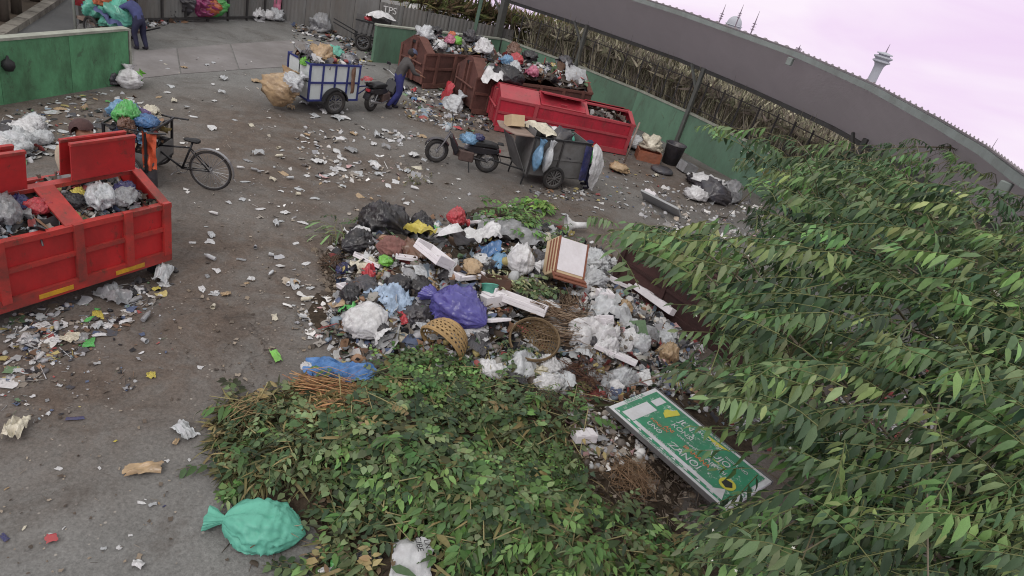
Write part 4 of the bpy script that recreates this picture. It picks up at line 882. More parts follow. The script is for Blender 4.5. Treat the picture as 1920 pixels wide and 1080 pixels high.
o = scatter('cart_refuse', pieces(np.array([cart_at(wc, *p) for p in P]), (.08, .3), PAL_MIX, .7, .4, .05), M_REF); tag(o, 'loose rubbish on the white panelled pushcart', 'refuse', kind='stuff')
for x, y, z, s, m, v, lb in [(.2, .4, 1.12, .5, 'dark', 1, 'dark bag on the left end of the white pushcart load'), (.6, .4, 1.14, .62, 'tan', 4, 'tan sack in the middle of the white pushcart load'), (.95, .5, 1.18, .55, 'teal', 5, 'bright teal sheet bundle on top of the white pushcart'), (1.2, .3, 1.14, .46, 'grey', 1, 'grey bag on the white pushcart load'), (1.42, .4, 1.14, .42, 'dark', 0, 'dark green bag at the right end of the white pushcart load'), (.05, .3, 1.1, .32, 'lime', 2, 'pale green bag at the left corner of the white pushcart')]:
    if x < WL: bag('load_bag', cart_at(wc, x, y, z), s, m, lb, v=v)
o = link('strap_cloth', sheet_mesh(.12, .62, .04, 3, 9, 2, .2), PL['brown'], None, cart_at(wc, WL * .84, -.06, .88), (R(86), 0, wang), 1); tag(o, 'maroon rag hanging down the white side panels', 'rag')
bag('large_sack', cart_at(wc, -.3, .42, .45), 1.0, 'tan', 'large tan sack slung on the rear of the white pushcart', 'sack', v=3, rot=(0, -R(66), wang + .15), hgt=.9)
bag('plastic_bag', cart_at(wc, -.22, .15, .62), .62, 'pale', 'pale blue plastic bag beside the slung tan sack', v=1, rot=(0, -R(40), wang))
rb, fb_ = U(694, 208), U(747, 196); mb2 = motorbike('motorcycle', (rb[0], rb[1], 0), math.atan2((fb_ - rb)[1], (fb_ - rb)[0]), 'dark motorcycle hitched to the white panelled pushcart')
_m2 = lambda x, y, z: np.array(mb2.matrix_basis @ Vector((x, y, z)))
sheet('cloth', _m2(-.15, .1, .8), .36, .28, 'red', 'red and white cloth piled between the white pushcart and the rider', v=3)

# parked pushcart at the back, half behind the short wall
kc = U(668, 92); kang = R(20); bc = empty('pushcart', (kc[0], kc[1], 0), kang, 'dark slatted pushcart with a white tarpaulin parked by the zinc fence', 'cart')
for i in range(6): MB().box((.05 + i * .17, -.02, .75), (.1, .02, .62), ry=.12).build('slat', M_GWOOD, bc)
MB().lo((-.1, 0, .4), (1.15, .9, .44)).build('floor', M_BLK, bc); MB().lo((-.1, .88, .44), (1.15, .9, 1.1)).build('side_panel', M_GWOOD, bc); MB().lo((1.13, .02, .44), (1.15, .88, 1.1)).build('end_panel', M_GWOOD, bc)
for z in (.5, 1.0): MB().lo((-.15, -.045, z), (1.2, -.032, z + .05)).build('rail', M_BLK, bc)
wheel(bc, (.2, -.12, .3), .3, .05, 12, 'wheel'); wheel(bc, (.2, 1.0, .3), .3, .05, 12, 'wheel')
for y in (.1, .8): MB().tube([(0, y, .45), (-.9, y, .75)], .022, 6).build('handle', M_BLK, bc)
sheet('tarpaulin', cart_at(bc, .75, .5, 1.0), 1.0, .7, 'white', 'white tarpaulin lumped on the parked slatted pushcart', v=3, hgt=1.3, rz=.4); bag('bag', cart_at(bc, .3, .4, 1.0), .25, 'red', 'small red bag on the parked slatted pushcart', v=2)

# ------------------------------------------------------------------ cargo tricycle behind the red skip
tw0 = U(394, 356); tang = R(189); tr = empty('cargo_tricycle', (tw0[0], tw0[1], 0), tang, 'black cargo tricycle with its box of rubbish behind the red skip', 'tricycle')
M_BIKE = pm('black_bike_enamel', lin(30, 30, 34), .4, .15, 8, .05)
WR = .36
wheel(tr, (0, 0, WR), WR, .022, 28, 'rear_wheel')
def btube(nm, a, b_, r=.016): return MB().tube([a, b_], r, 8).build(nm, M_BIKE, tr, True)
bbk, sc = (.47, 0, .3), (.3, 0, .8)
btube('seat_tube', bbk, sc, .018); btube('top_tube', (.33, 0, .7), (.85, 0, .62)); btube('down_tube', bbk, (.9, 0, .56), .018); btube('head_tube', (.84, 0, .7), (.92, 0, .42), .02)
for y in (-.05, .05): btube('chain_stay', (0, y, WR), (.47, y * .6, .3), .011); btube('seat_stay', (0, y, WR), (.34, y * .5, .68), .011)
MB().torus(bbk, .09, .008, 'y', 20, 6).build('chainring', M_CHROME, tr); 
for s in (-1, 1): MB().tube([(.47, s * .07, .3), (.47 + s * .12, s * .08, .3 - s * .1), (.47 + s * .12, s * .16, .3 - s * .1)], .009, 6).build('crank', M_CHROME, tr)
MB().tube([(0, -.06, WR + .035), (.25, -.06, WR + .06), (.47, -.06, .39)], .008, 5).build('chain', M_BLK, tr)
MB().prism([(.16, .84), (.2, .88), (.3, .87), (.44, .845), (.42, .82), (.2, .8)], -.07, .07).build('seat', M_SEAT, tr, bevel=.03)
arc = [((WR + .035) * math.cos(a), (WR + .035) * math.sin(a) + WR) for a in np.linspace(.35, 3.3, 16)]; inn = [((WR + .02) * math.cos(a), (WR + .02) * math.sin(a) + WR) for a in np.linspace(3.3, .35, 16)]
MB().prism(arc + inn, -.03, .03).build('fender', M_CHROME, tr); MB().tube([(0, .04, WR), (-.25, .04, WR + .3)], .006, 5).tube([(0, -.04, WR), (-.25, -.04, WR + .3)], .006, 5).build('fender_stay', M_CHROME, tr)
bx0, bx1, bw = .82, 1.5, .48
MB().lo((bx0, -bw, .3), (bx1, bw, .34)).build('box_floor', M_BLK, tr)
for y in (-bw, bw - .02): MB().lo((bx0, y, .34), (bx1, y + .02, .6)).build('box_side', M_GWOOD, tr)
for x in (bx0, bx1 - .02): MB().lo((x, -bw + .02, .34), (x + .02, bw - .02, .6)).build('box_end', M_GWOOD, tr)
for x in (bx0 + .02, bx1 - .02):
    for y in (-bw, bw): MB().lo((x - .018, y - .018, .3), (x + .018, y + .018, .98)).build('box_post', M_BIKE, tr)
MB().tube([(bx0 - .02, -bw, .98), (bx0 - .02, bw, .98), (bx1, bw, .98), (bx1, -bw, .98), (bx0 - .02, -bw, .98)], .018, 6).build('hand_rail', M_BIKE, tr); MB().tube([(bx0, bw, .98), (bx0 - .28, bw * .9, 1.02)], .016, 6).tube([(bx0, -bw, .98), (bx0 - .28, -bw * .9, 1.02)], .016, 6).build('handlebar', M_BIKE, tr)
for y in (-bw - .07, bw + .07): wheel(tr, (1.16, y, .3), .3, .022, 20, 'front_wheel')
def tri_at(x, y, z): return cart_at(tr, x, y, z)
P = np.array([tri_at(rng.uniform(bx0 + .05, bx1 - .05), rng.uniform(-bw + .05, bw - .05), rng.uniform(.55, .95)) for _ in range(160)])
o = scatter('cart_refuse', pieces(P, (.06, .24), PAL_MIX, .7, .4), M_REF); tag(o, 'loose rubbish in the box of the cargo tricycle', 'refuse', kind='stuff')
for x, y, z, s, m, v, lb in [(1.0, .1, .92, .36, 'blue', 1, 'sky blue bag at the handlebar end of the tricycle box'), (1.0, .25, .72, .34, 'sky', 0, 'blue bag low in the tricycle box'), (1.12, -.1, .94, .3, 'violet', 2, 'mauve bag in the tricycle box'), (1.3, .1, .94, .46, 'green', 4, 'green bag on the tricycle load'), (1.45, -.1, .94, .42, 'sky', 1, 'pale blue bag at the far end of the tricycle load'), (1.1, -.32, .98, .28, 'cream', 1, 'yellowish bag behind the tricycle load'), (1.2, .32, .9, .3, 'brown', 4, 'brown bundle in the tricycle box'), (1.1, -.1, .86, .26, 'red', 2, 'small red bag under the blue one on the tricycle')]:
    bag('load_bag', tri_at(x, y, z), s, m, lb, v=v)
M_ORANGE = plastic('orange_cloth', (226, 92, 52), .95, .7)
o = link('orange_cloth', sheet_mesh(.2, .62, .07, 2, 14, 3.2, .12, smooth=True), M_ORANGE, None, tri_at(.78, .5, .68), (R(88), 0, tang + R(20)), 1); tag(o, 'orange cloth hanging on the tricycle handlebar', 'cloth')
o = MB().lathe([(.001, 0), (.1, .0), (.11, .02), (.11, .42), (.1, .46), (.04, .5), (.001, .5)], 16).build('jerrycan', PL['dark'], None, True, loc=tri_at(.84, .36, .0)); tag(o, 'dark round canister standing by the tricycle pedals', 'canister')

# ------------------------------------------------------------------ people
SKIN = pm('skin', lin(140, 98, 78, .9), .6, .1, 6, .05); HAIR = pm('dark_hair', lin(40, 34, 34), .7, .3, 30, .3)
def person(name, label, loc, rz, J, mats, hat=None, hair=True, scale=1.0):
    """J: joint positions, facing +x; one skinned body, coloured by body region"""
    root = empty(name, loc, rz, label, 'person'); names = []; pos = []; rad = []; edges = []; seg = []
    def v(p, r): pos.append(p); rad.append(r); return len(pos) - 1
    def e(a, b_, m): edges.append((a, b_)); seg.append((a, b_, m))
    g = {k: np.array(p, float) for k, p in J.items()}
    pel = v(g['pelvis'], .165); wst = v((g['pelvis'] + g['chest']) / 2, .155); ch = v(g['chest'], .18); nk = v(g['neck'], .06); e(pel, wst, 1); e(wst, ch, 1); e(ch, nk, 1)
    hd = g['head']; ud = hd - g['neck']; ud /= np.linalg.norm(ud); face = np.array(J.get('face', (1, 0, 0)), float); face = face - ud * (face @ ud); face /= np.linalg.norm(face)
    jw = v(g['neck'] + ud * .06 + face * .025, .095); sk = v(hd, .128); cr_ = v(hd + ud * .06 - face * .015, .115); e(nk, jw, 0); e(jw, sk, 0); e(sk, cr_, 0)
    ns = v(hd + face * .125 - ud * .02, .018); e(sk, ns, 0)
    for s in ('l', 'r'):
        sh = v(g['sh' + s], .085); el = v(g['el' + s], .06); wr = v(g['wr' + s], .03); e(ch, sh, 1); e(sh, el, 1); e(el, wr, 1 if mats.get('long') else 0)
        d = g['wr' + s] - g['el' + s]; d /= np.linalg.norm(d); sd = np.cross(d, (0, 0, 1)); sd = sd / (np.linalg.norm(sd) + 1e-6); pm_ = v(g['wr' + s] + d * .07, .034); e(wr, pm_, 0)
        for i, (o_, ln) in enumerate(((-.03, .07), (-.01, .085), (.01, .09), (.03, .075))):
            a = v(g['wr' + s] + d * .1 + sd * o_, .011); b_ = v(g['wr' + s] + d * (.1 + ln) + sd * o_ * 1.2 + np.array([0, 0, -.02]), .008); e(pm_, a, 0); e(a, b_, 0)
        th = v(g['wr' + s] + d * .06 + sd * .055, .011); e(wr, th, 0)
        hp = v(g['hp' + s], .12); kn = v(g['kn' + s], .085); an = v(g['an' + s], .06); e(pel, hp, 2); e(hp, kn, 2); e(kn, an, 2)
        hl = v(g['an' + s] + np.array([-.04, 0, -.05]), .04); to = v(g['an' + s] + np.array([.15, 0, -.055]), .03); e(an, hl, 3); e(hl, to, 3)
    me = bpy.data.meshes.new('body'); me.from_pydata([tuple(p) for p in pos], edges, [])
    tmp = bpy.data.objects.new('tmp', me); COL.objects.link(tmp); sm = tmp.modifiers.new('skin', 'SKIN'); sm.use_smooth_shade = True; sm.branch_smoothing = .6
    for i, sv in enumerate(me.skin_vertices[0].data): sv.radius = (rad[i], rad[i]); sv.use_root = (i == 0)
    ss = tmp.modifiers.new('sub', 'SUBSURF'); ss.levels = ss.render_levels = 1
    bpy.context.view_layer.update()
    out = bpy.data.meshes.new_from_object(tmp.evaluated_get(bpy.context.evaluated_depsgraph_get())); bpy.data.objects.remove(tmp)
    A = np.array([pos[a] for a, b_, m in seg]); Bm = np.array([pos[b_] for a, b_, m in seg]); mi = [m for *_, m in seg]
    out.materials.clear()
    for mt in (SKIN, mats['shirt'], mats['trousers'], mats['shoes']): out.materials.append(mt)
    for p in out.polygons:
        c = np.array(p.center); t = np.clip(((c - A) * (Bm - A)).sum(1) / ((Bm - A) ** 2).sum(1), 0, 1); dd = np.linalg.norm(A + (Bm - A) * t[:, None] - c, axis=1); p.material_index = mi[int(dd.argmin())]; p.use_smooth = True
    b = bpy.data.objects.new('body', out); COL.objects.link(b); b.parent = root
    up = ud
    def shell(nm, mat, r, off, cut, squash=1.0):
        bm = bmesh.new(); bmesh.ops.create_icosphere(bm, subdivisions=3, radius=r)
        bmesh.ops.delete(bm, geom=[q for q in bm.verts if (np.array(q.co) @ up) < cut[0] and (np.array(q.co) @ face) > cut[1] or (np.array(q.co) @ up) < cut[2]], context='VERTS')
        for q in bm.verts: q.co = Vector(np.array(q.co) * (1 + .06 * (vnoise(np.array([q.co]) * 40, 3)[0] - .5)) + hd + off)
        m_ = bpy.data.meshes.new(nm); bm.to_mesh(m_); bm.free(); m_.polygons.foreach_set('use_smooth', np.ones(len(m_.polygons), bool)); return link(nm, m_, mat, root)
    if hair: shell('hair', mats.get('hair', HAIR), .118, up * .012 - face * .022, (.045, .03, -.085))
    if hat:
        h = shell('cap', hat, .124, up * .016 - face * .008, (.02, -.2, .0))
    root.scale = (scale,) * 3
    return root
def cloth(nm, rgb, k=.9): return pm('cloth_' + nm, lin(*rgb, k), .85, .18, 6, .25, dirt=.15, bscale=20, spec=.2)
# rider in grey walking beside the white cart
pr = U(738, 204)
person('person', 'person in grey shirt, cap and blue trousers steering beside the white pushcart', (pr[0], pr[1], 0), R(35),
       dict(pelvis=(-.04, 0, .86), chest=(.14, 0, 1.18), neck=(.22, 0, 1.36), head=(.28, 0, 1.48), shl=(.18, .2, 1.3), ell=(.28, .26, 1.1), wrl=(.5, .2, 1.05), shr=(.18, -.2, 1.3), elr=(.3, -.27, 1.06), wrr=(.48, -.22, 1.02), hpl=(0, .1, .82), knl=(.16, .1, .48), anl=(.02, .1, .09), hpr=(0, -.1, .82), knr=(.05, -.1, .46), anr=(-.22, -.1, .1)),
       dict(shirt=cloth('charcoal', (84, 82, 82)), trousers=cloth('blue', (58, 62, 120)), shoes=cloth('dark', (50, 48, 60)), long=True), hat=cloth('cap', (86, 92, 116)), scale=1.06)
# sorter bending over the load at the back left
p1 = U(262, 92)
person('person', 'person in blue shirt bending over bags behind the green side wall', (p1[0], p1[1], 0), R(165),
       dict(pelvis=(-.05, 0, .84), chest=(.18, 0, 1.08), neck=(.3, 0, 1.24), head=(.38, 0, 1.35), face=(.9, 0, -.4), shl=(.24, .2, 1.16), ell=(.45, .26, .98), wrl=(.66, .2, .86), shr=(.24, -.2, 1.16), elr=(.45, -.26, .98), wrr=(.66, -.2, .86), hpl=(-.05, .1, .8), knl=(.06, .12, .45), anl=(-.05, .12, .09), hpr=(-.05, -.1, .8), knr=(.0, -.12, .44), anr=(-.12, -.12, .09)),
       dict(shirt=cloth('slate_blue', (74, 80, 122)), trousers=cloth('dark_trousers', (52, 54, 78)), shoes=cloth('dark', (50, 48, 60)), long=True), scale=.92)
# sorter standing behind the red skip, only the head showing
p3 = U(143, 238, 1.66)
person('person', 'person with short dark brown hair standing behind the red skip lids', (p3[0], p3[1], 0), R(-20),
       dict(pelvis=(0, 0, .82), chest=(.05, 0, 1.06), neck=(.08, 0, 1.22), head=(.11, 0, 1.35), shl=(.06, .18, 1.16), ell=(.15, .25, .95), wrl=(.35, .2, .85), shr=(.06, -.18, 1.16), elr=(.15, -.25, .95), wrr=(.35, -.2, .85), hpl=(0, .1, .78), knl=(.04, .1, .44), anl=(0, .1, .09), hpr=(0, -.1, .78), knr=(.04, -.1, .44), anr=(0, -.1, .09)),
       dict(shirt=cloth('cream_shirt', (180, 168, 150)), trousers=cloth('dark_trousers', (52, 54, 78)), shoes=cloth('dark', (50, 48, 60)), hair=pm('brown_hair', lin(72, 50, 48), .7, .3, 30, .3)), scale=1.22)
# sorter crouching behind the grey cart
p4 = cart_at(gc, 1.25, .25, 0)
person('person', 'person in green top and navy hood crouching behind the grey pushcart', (p4[0], p4[1], 0), ca + R(165),
       dict(pelvis=(-.12, 0, .5), chest=(.1, 0, .78), neck=(.2, 0, .92), head=(.27, 0, 1.02), face=(.8, 0, -.5), shl=(.12, .19, .84), ell=(.32, .24, .66), wrl=(.5, .2, .6), shr=(.12, -.19, .84), elr=(.32, -.24, .66), wrr=(.5, -.2, .6), hpl=(-.1, .1, .48), knl=(.24, .15, .5), anl=(.02, .14, .09), hpr=(-.1, -.1, .48), knr=(.24, -.15, .5), anr=(.02, -.14, .09)),
       dict(shirt=cloth('bright_green', (70, 190, 74)), trousers=cloth('dark_trousers', (52, 54, 78)), shoes=cloth('dark', (50, 48, 60)), hair=HAIR), hair=False, hat=cloth('navy_hood', (44, 46, 84)), scale=1.05)
# ------------------------------------------------------------------ heaps on the ground
MOUNDS = [(850, 560, .42, 1.15), (760, 500, .36, .95), (960, 520, .40, 1.15), (1060, 560, .36, .95), (1110, 640, .24, .9), (700, 590, .22, .7), (900, 650, .28, .9), (960, 430, .25, .8),
          (560, 880, .26, .5), (740, 880, .38, .75), (900, 980, .42, .75), (1000, 800, .28, .8), (810, 760, .26, .7), (1150, 850, .16, .8), (1050, 1090, .42, .7), (650, 810, .26, .5), (1250, 760, .16, 1.1), (1200, 1100, .3, .8), (760, 1090, .25, .6), (480, 790, .14, .4)]
MC = np.array([np.append(U(a, b_)[:2], [h * 1.3, r]) for a, b_, h, r in MOUNDS])
def hgt(x, y):
    x, y = np.asarray(x, float), np.asarray(y, float); s = 0
    for cx, cy, h, r in MC: s = s + (h * np.exp(-((x - cx) ** 2 + (y - cy) ** 2) / (2 * (r * .62) ** 2))) ** 2
    b_ = np.sqrt(s); n_ = fbm(np.stack([x * 1.7, y * 1.7, 0 * x], -1), 11) - .45
    l_ = fbm(np.stack([x * 3.6, y * 3.6, 0 * x + 5], -1), 23, 2) - .5
    return np.maximum(b_ * (1 + .5 * n_) - .03 + np.clip(b_ * 4, 0, 1) * l_ * .3 * np.clip(b_ * 3, 0, 1), 0)
def S(px, py, lift=0.0):
    z = 0.0
    for _ in range(12):
        p = U(px, py, z); z = .5 * z + .5 * float(hgt(p[0], p[1]))
    p = U(px, py, z); return np.array([p[0], p[1], z + lift])
def SV(pts):
    pts = np.asarray(pts, float); d = _fw * F_PX + np.outer(pts[:, 0] - 960, _RX) - np.outer(pts[:, 1] - 540, _UP); z = np.zeros(len(pts))
    for _ in range(12):
        P = EYE + d * ((z - CAM_H) / d[:, 2])[:, None]; z = .5 * z + .5 * hgt(P[:, 0], P[:, 1])
    P = EYE + d * ((z - CAM_H) / d[:, 2])[:, None]; P[:, 2] = z; return P
def in_poly(P, poly):
    x, y = P[:, 0], P[:, 1]; r = np.zeros(len(P), bool); n = len(poly)
    for i in range(n):
        x1, y1 = poly[i]; x2, y2 = poly[(i + 1) % n]
        c = ((y1 > y) != (y2 > y)) & (x < (x2 - x1) * (y - y1) / (y2 - y1 + 1e-9) + x1); r ^= c
    return r
EXCL = []
def zone(poly, K, clump=0.0, seed=0):
    a = np.array(poly, float); lo_, hi = a.min(0), a.max(0); out = np.zeros((0, 2))
    while len(out) < K:
        p = rng.uniform(lo_, hi, (K * 3, 2)); p = p[in_poly(p, poly)]
        if clump: p = p[fbm(np.stack([p[:, 0] / 45, p[:, 1] / 28, 0 * p[:, 0]], -1), seed) + rng.normal(0, .08, len(p)) > clump]
        for ex_, ey_, rx_, ry_ in EXCL: p = p[((p[:, 0] - ex_) / rx_) ** 2 + ((p[:, 1] - ey_) / ry_) ** 2 > 1]
        out = np.concatenate([out, p])
    return SV(out[:K])
# heap surface
gx, gy = np.arange(-4.6, 6.2, .07), np.arange(2.4, 13.5, .07); A, B = np.meshgrid(gx, gy, indexing='ij'); Hh = hgt(A, B)
Vh = np.stack([A, B, np.where(Hh > .004, Hh, -.05)], -1).reshape(-1, 3); Fh = grid_faces(len(gx), len(gy))[:, ::-1]; Fh = Fh[(Hh.reshape(-1)[Fh] > .002).any(1)]
M_HEAP = pm('rotting_refuse', lin(74, 64, 54, .9), .95, .5, 14, .8, dirt=.7, dcol=lin(42, 36, 30), bscale=40, spec=.15)
heap = link('refuse_heap', np_mesh('refuse_heap', Vh, Fh.copy(), None, True), M_HEAP); tag(heap, 'dark rotting bed of the big refuse heap', 'refuse', kind='stuff')
PILE = [(610, 470), (680, 415), (900, 400), (1030, 420), (1130, 470), (1200, 560), (1300, 640), (1330, 720), (1180, 760), (1050, 740), (900, 700), (760, 660), (640, 690), (600, 620), (640, 560)]
sets = pieces(zone(PILE, 4200), (.04, .2), PAL_MIX, .7, .25, .1, 1.8) + pieces(zone(PILE, 1500) + np.array([0, 0, .07]), (.03, .15), PAL_MIX, .8, .1, .12, 1.6) + pieces(zone(PILE, 420), (.18, .42), PAL_MIX, .5, .45, 0, 1.2) + pieces(zone([(1090, 480), (1200, 560), (1320, 660), (1250, 720), (1130, 700), (1080, 600)], 900), (.06, .24), PAL_WHITE, .6, .3, .04)
sets += pieces(zone([(640, 470), (760, 520), (770, 620), (640, 640), (610, 590), (650, 540)], 700), (.04, .16), PAL_WHITE, .6, .2, .05)
sets += pieces(zone([(590, 470), (650, 470), (660, 560), (610, 560)], 500), (.03, .12), PAL_DIRT, .4, .1, .6)
o = scatter('heap_litter', sets, M_REF); tag(o, 'loose mixed rubbish covering the heap', 'litter', kind='stuff')
o = scatter('heap_litter', pieces(zone([(1150, 760), (1300, 700), (1500, 640), (1800, 680), (1800, 850), (1560, 900), (1450, 850), (1250, 740)], 1500), (.04, .2), PAL_MIX, .6, .3, .08) + pieces(zone([(1080, 760), (1200, 800), (1350, 960), (1260, 1000), (1120, 960), (1060, 860)], 900), (.03, .14), PAL_DIRT, .5, .1, .55) + pieces(zone([(1060, 760), (1180, 770), (1240, 860), (1100, 880)], 240), (.05, .2), PAL_WHITE, .5, .3)
            + pieces(zone([(1210, 360), (1300, 340), (1460, 400), (1480, 460), (1300, 450), (1200, 410)], 420), (.05, .25), PAL_WHITE, .6, .3), M_REF); tag(o, 'rubbish strewn under the overhanging tree', 'litter', kind='stuff')
# litter on the open yard
def lz(poly, K, size, pal, clump=.0, st=.03, lm=.1, tilt=.15, seed=0):
    P = zone(poly, K, clump, seed); P[:, 2] += .015; return pieces(P, size, pal, tilt, lm, st, 2.4)
sets = lz([(0, 235), (70, 225), (90, 270), (60, 305), (0, 310)], 420, (.05, .22), PAL_MIX, tilt=.5, lm=.3)
sets += lz([(0, 210), (240, 160), (330, 250), (300, 300), (90, 300), (0, 300)], 420, (.03, .14), PAL_MIX, .45, .1)
sets += lz([(0, 600), (330, 500), (340, 530), (200, 640), (60, 720), (0, 720)], 520, (.02, .13), PAL_MIX, .4, .12, .2)
sets += lz([(0, 640), (330, 560), (330, 700), (0, 830)], 260, (.015, .06), PAL_MIX, .42, .3)
sets += lz([(540, 230), (800, 250), (820, 345), (580, 345)], 220, (.03, .2), PAL_WHITE, .42, .06, .15, .3)
sets += lz([(500, 140), (600, 150), (650, 220), (520, 200)], 110, (.05, .2), PAL_WHITE, .45)
sets += lz([(750, 160), (850, 170), (920, 220), (990, 240), (860, 250), (760, 220)], 480, (.05, .22), PAL_MIX, .3, .08, .2, .4)
sets += lz([(990, 350), (1120, 350), (1130, 380), (1000, 375)], 120, (.04, .14), PAL_MIX, .3)
sets += lz([(1120, 260), (1240, 300), (1260, 380), (1120, 400)], 140, (.03, .14), PAL_MIX, .35)
sets += lz([(560, 30), (700, 90), (690, 130), (540, 80)], 300, (.05, .28), PAL_MIX, .45, .1, .2)
sets += lz([(330, 110), (560, 90), (900, 260), (1130, 380), (1100, 420), (640, 420), (340, 400), (330, 250)], 420, (.02, .09), PAL_WHITE, .38, .3, .15, .3)
sets += lz([(330, 400), (640, 420), (600, 660), (420, 760), (340, 640)], 420, (.012, .06), PAL_DIRT, .42, .4)
sets += lz([(520, 480), (620, 560), (600, 650), (540, 600)], 60, (.04, .16), PAL_WHITE, .3)
sets += lz([(330, 600), (600, 600), (420, 820), (330, 1080), (0, 1080), (0, 760)], 260, (.008, .04), PAL_DIRT, .42, .35)
sets += lz([(390, 820), (600, 1000), (540, 1080), (420, 1060)], 90, (.02, .1), PAL_DIRT, .3, .7)
sets += lz([(940, 340), (1140, 400), (1100, 440), (900, 400)], 120, (.02, .1), PAL_DIRT, .3, .5)
o = scatter('yard_litter', sets, M_REF); tag(o, 'small scraps of litter trodden over the yard', 'litter', kind='stuff')
# larger scraps, one by one
LAND = {'the bicycle wheel': (394, 315), 'the black motorcycle': (865, 285), 'the grey pushcart': (1035, 300), 'the white pushcart': (625, 160), 'the red net': (850, 185), 'the crimson skip': (1050, 240), 'the end of the green wall': (240, 150), 'the red skip end': (325, 430), 'the blue tarpaulin': (640, 700), 'the purple bag': (848, 585), 'the carton': (1050, 515), 'the round printed bag': (978, 502), 'the yellow cloth': (785, 452), 'the big black bag': (722, 436), 'the white torn sack': (684, 618), 'the tipped basket': (830, 650), 'the second basket': (992, 655), 'the twig bundle': (1055, 612), 'the foam rail on the skip': (1217, 578), 'the slotted foam strip': (1150, 675), 'the red bag': (851, 436), 'the white cloth': (868, 478), 'the foam tray': (806, 500), 'the palm frond': (625, 440), 'the turquoise sack': (480, 985), 'the open lids': (190, 290), 'the hung black object': (8, 118), 'the middle of the green wall': (120, 170), 'the head behind the skip': (143, 255), 'the skip lid at the frame edge': (20, 300), 'the drift of bags': (40, 262), 'the yellow strips': (170, 525), 'the funnel': (1055, 425), 'the wall bundle': (1330, 345), 'the orange crate': (1212, 290), 'the slung tan sack': (550, 160), 'the rider': (720, 150), 'the tan leaf sheath': (272, 884), 'the navy packet': (140, 787), 'the long green leaf': (517, 670), 'the wooden pole': (1172, 275), 'the grey foam board': (1240, 385), 'the left frame edge': (0, 700), 'the bottom frame edge': (150, 1080), 'the dustbin': (1255, 290), 'the wilted plant': (780, 340), 'the leather panel': (1120, 632)}
USED = set()
def auto_label(p, look):
    """say where a piece lies by the nearest thing one can find"""
    x, y = _proj(p); near = sorted(LAND.items(), key=lambda kv: (kv[1][0] - x) ** 2 + (kv[1][1] - y) ** 2)
    for nm, (a, b_) in near[:4]:
        dx, dy = x - a, y - b_; d = math.hypot(dx, dy)
        how = ('right of' if dx > 0 else 'left of') if abs(dx) > 1.8 * abs(dy) else (('below' if dy > 0 else 'above') if abs(dy) > 1.8 * abs(dx) else (('below' if dy > 0 else 'above') + (' and right of' if dx > 0 else ' and left of')))
        for far in (('just ' if d < 60 else ('some way ' if d < 160 else 'far ')),):
            t = look + ' ' + far + how + ' ' + nm
            if t not in USED: USED.add(t); return t
    return None
COLN = {}
for k_, m_ in PL.items(): COLN[m_.name] = {'pale': 'pale grey', 'cream': 'cream', 'sky': 'light blue', 'dark': 'slate'}.get(k_, k_)
SCR = [PL['white'], PL['white'], PL['white'], PL['pale'], PL['pale'], PL['cream'], PL['grey'], PL['white'], PL['white'], PL['white'], PL['tan'], PL['pale']]
def scraps(poly, K, size, label, group, clump=0.0, mats=SCR):
    for p in zone(poly, K, clump, K):
        s = size[0] + (size[1] - size[0]) * random.random() ** 1.8
        o = link('litter_scrap', SMALLM[random.randrange(len(SMALLM))], random.choice(mats), None, (p[0], p[1], p[2] + .006), (random.uniform(-.08, .08), random.uniform(-.08, .08), random.uniform(0, 6.28)), (s, s * random.uniform(.6, 1.1), s)); tag(o, auto_label(p, ('big ' if s > (size[0] + size[1]) / 2 else 'small ') + COLN.get(o.material_slots[0].material.name, 'pale') + ' scrap') or label, 'litter', group)
scraps([(560, 240), (800, 255), (810, 335), (590, 335)], 48, (.12, .3), 'pale plastic scrap in the thick litter patch left of the black motorcycle', 'scraps left of the motorcycle')
scraps([(505, 150), (590, 150), (650, 225), (560, 225), (500, 200)], 24, (.14, .36), 'pale scrap on the ground around the white panelled pushcart', 'scraps around the white pushcart')
scraps([(270, 110), (520, 90), (520, 200), (440, 280), (280, 180)], 22, (.1, .24), 'lone pale scrap on the open concrete between wall and pushcart', 'scraps on the open concrete')
scraps([(430, 290), (560, 240), (600, 340), (780, 345), (780, 400), (450, 400)], 22, (.1, .26), 'pale scrap on bare ground behind the refuse heap', 'scraps behind the heap')
scraps([(340, 400), (600, 420), (600, 470), (520, 600), (380, 560)], 20, (.07, .2), 'pale scrap between the red skip and the refuse heap', 'scraps between skip and heap')
scraps([(760, 165), (850, 175), (930, 225), (860, 245), (770, 215)], 40, (.12, .32), 'crumpled scrap in the litter before the brown skips', 'scraps before the brown skips', mats=SCR + [PL['red'], PL['dark'], PL['blue']])
scraps([(0, 215), (240, 165), (300, 230), (110, 290), (0, 300)], 46, (.08, .26), 'scrap of rubbish on the ground along the green side wall', 'scraps along the side wall', mats=SCR + [PL['green'], PL['dark']])
scraps([(10, 610), (320, 520), (320, 560), (160, 650), (10, 720)], 44, (.06, .2), 'scrap of rubbish spilled below the red skip', 'scraps below the red skip', mats=SCR + [PL['yellow'], PL['dark'], PL['green'], PL['black']])
scraps([(0, 720), (400, 640), (390, 830), (330, 1070), (0, 1070)], 24, (.03, .1), 'small scrap on the grey concrete in the near corner', 'scraps on the near concrete', mats=SCR + [PL['yellow'], PL['navy']])
scraps([(960, 355), (1130, 360), (1200, 380), (1110, 410), (940, 390)], 18, (.1, .24), 'pale scrap on the ground below the grey pushcart', 'scraps below the grey pushcart')
scraps([(1120, 300), (1250, 320), (1250, 370), (1140, 380)], 12, (.08, .2), 'scrap on the brown ground left of the black and white bundle', 'scraps by the wall bundle')
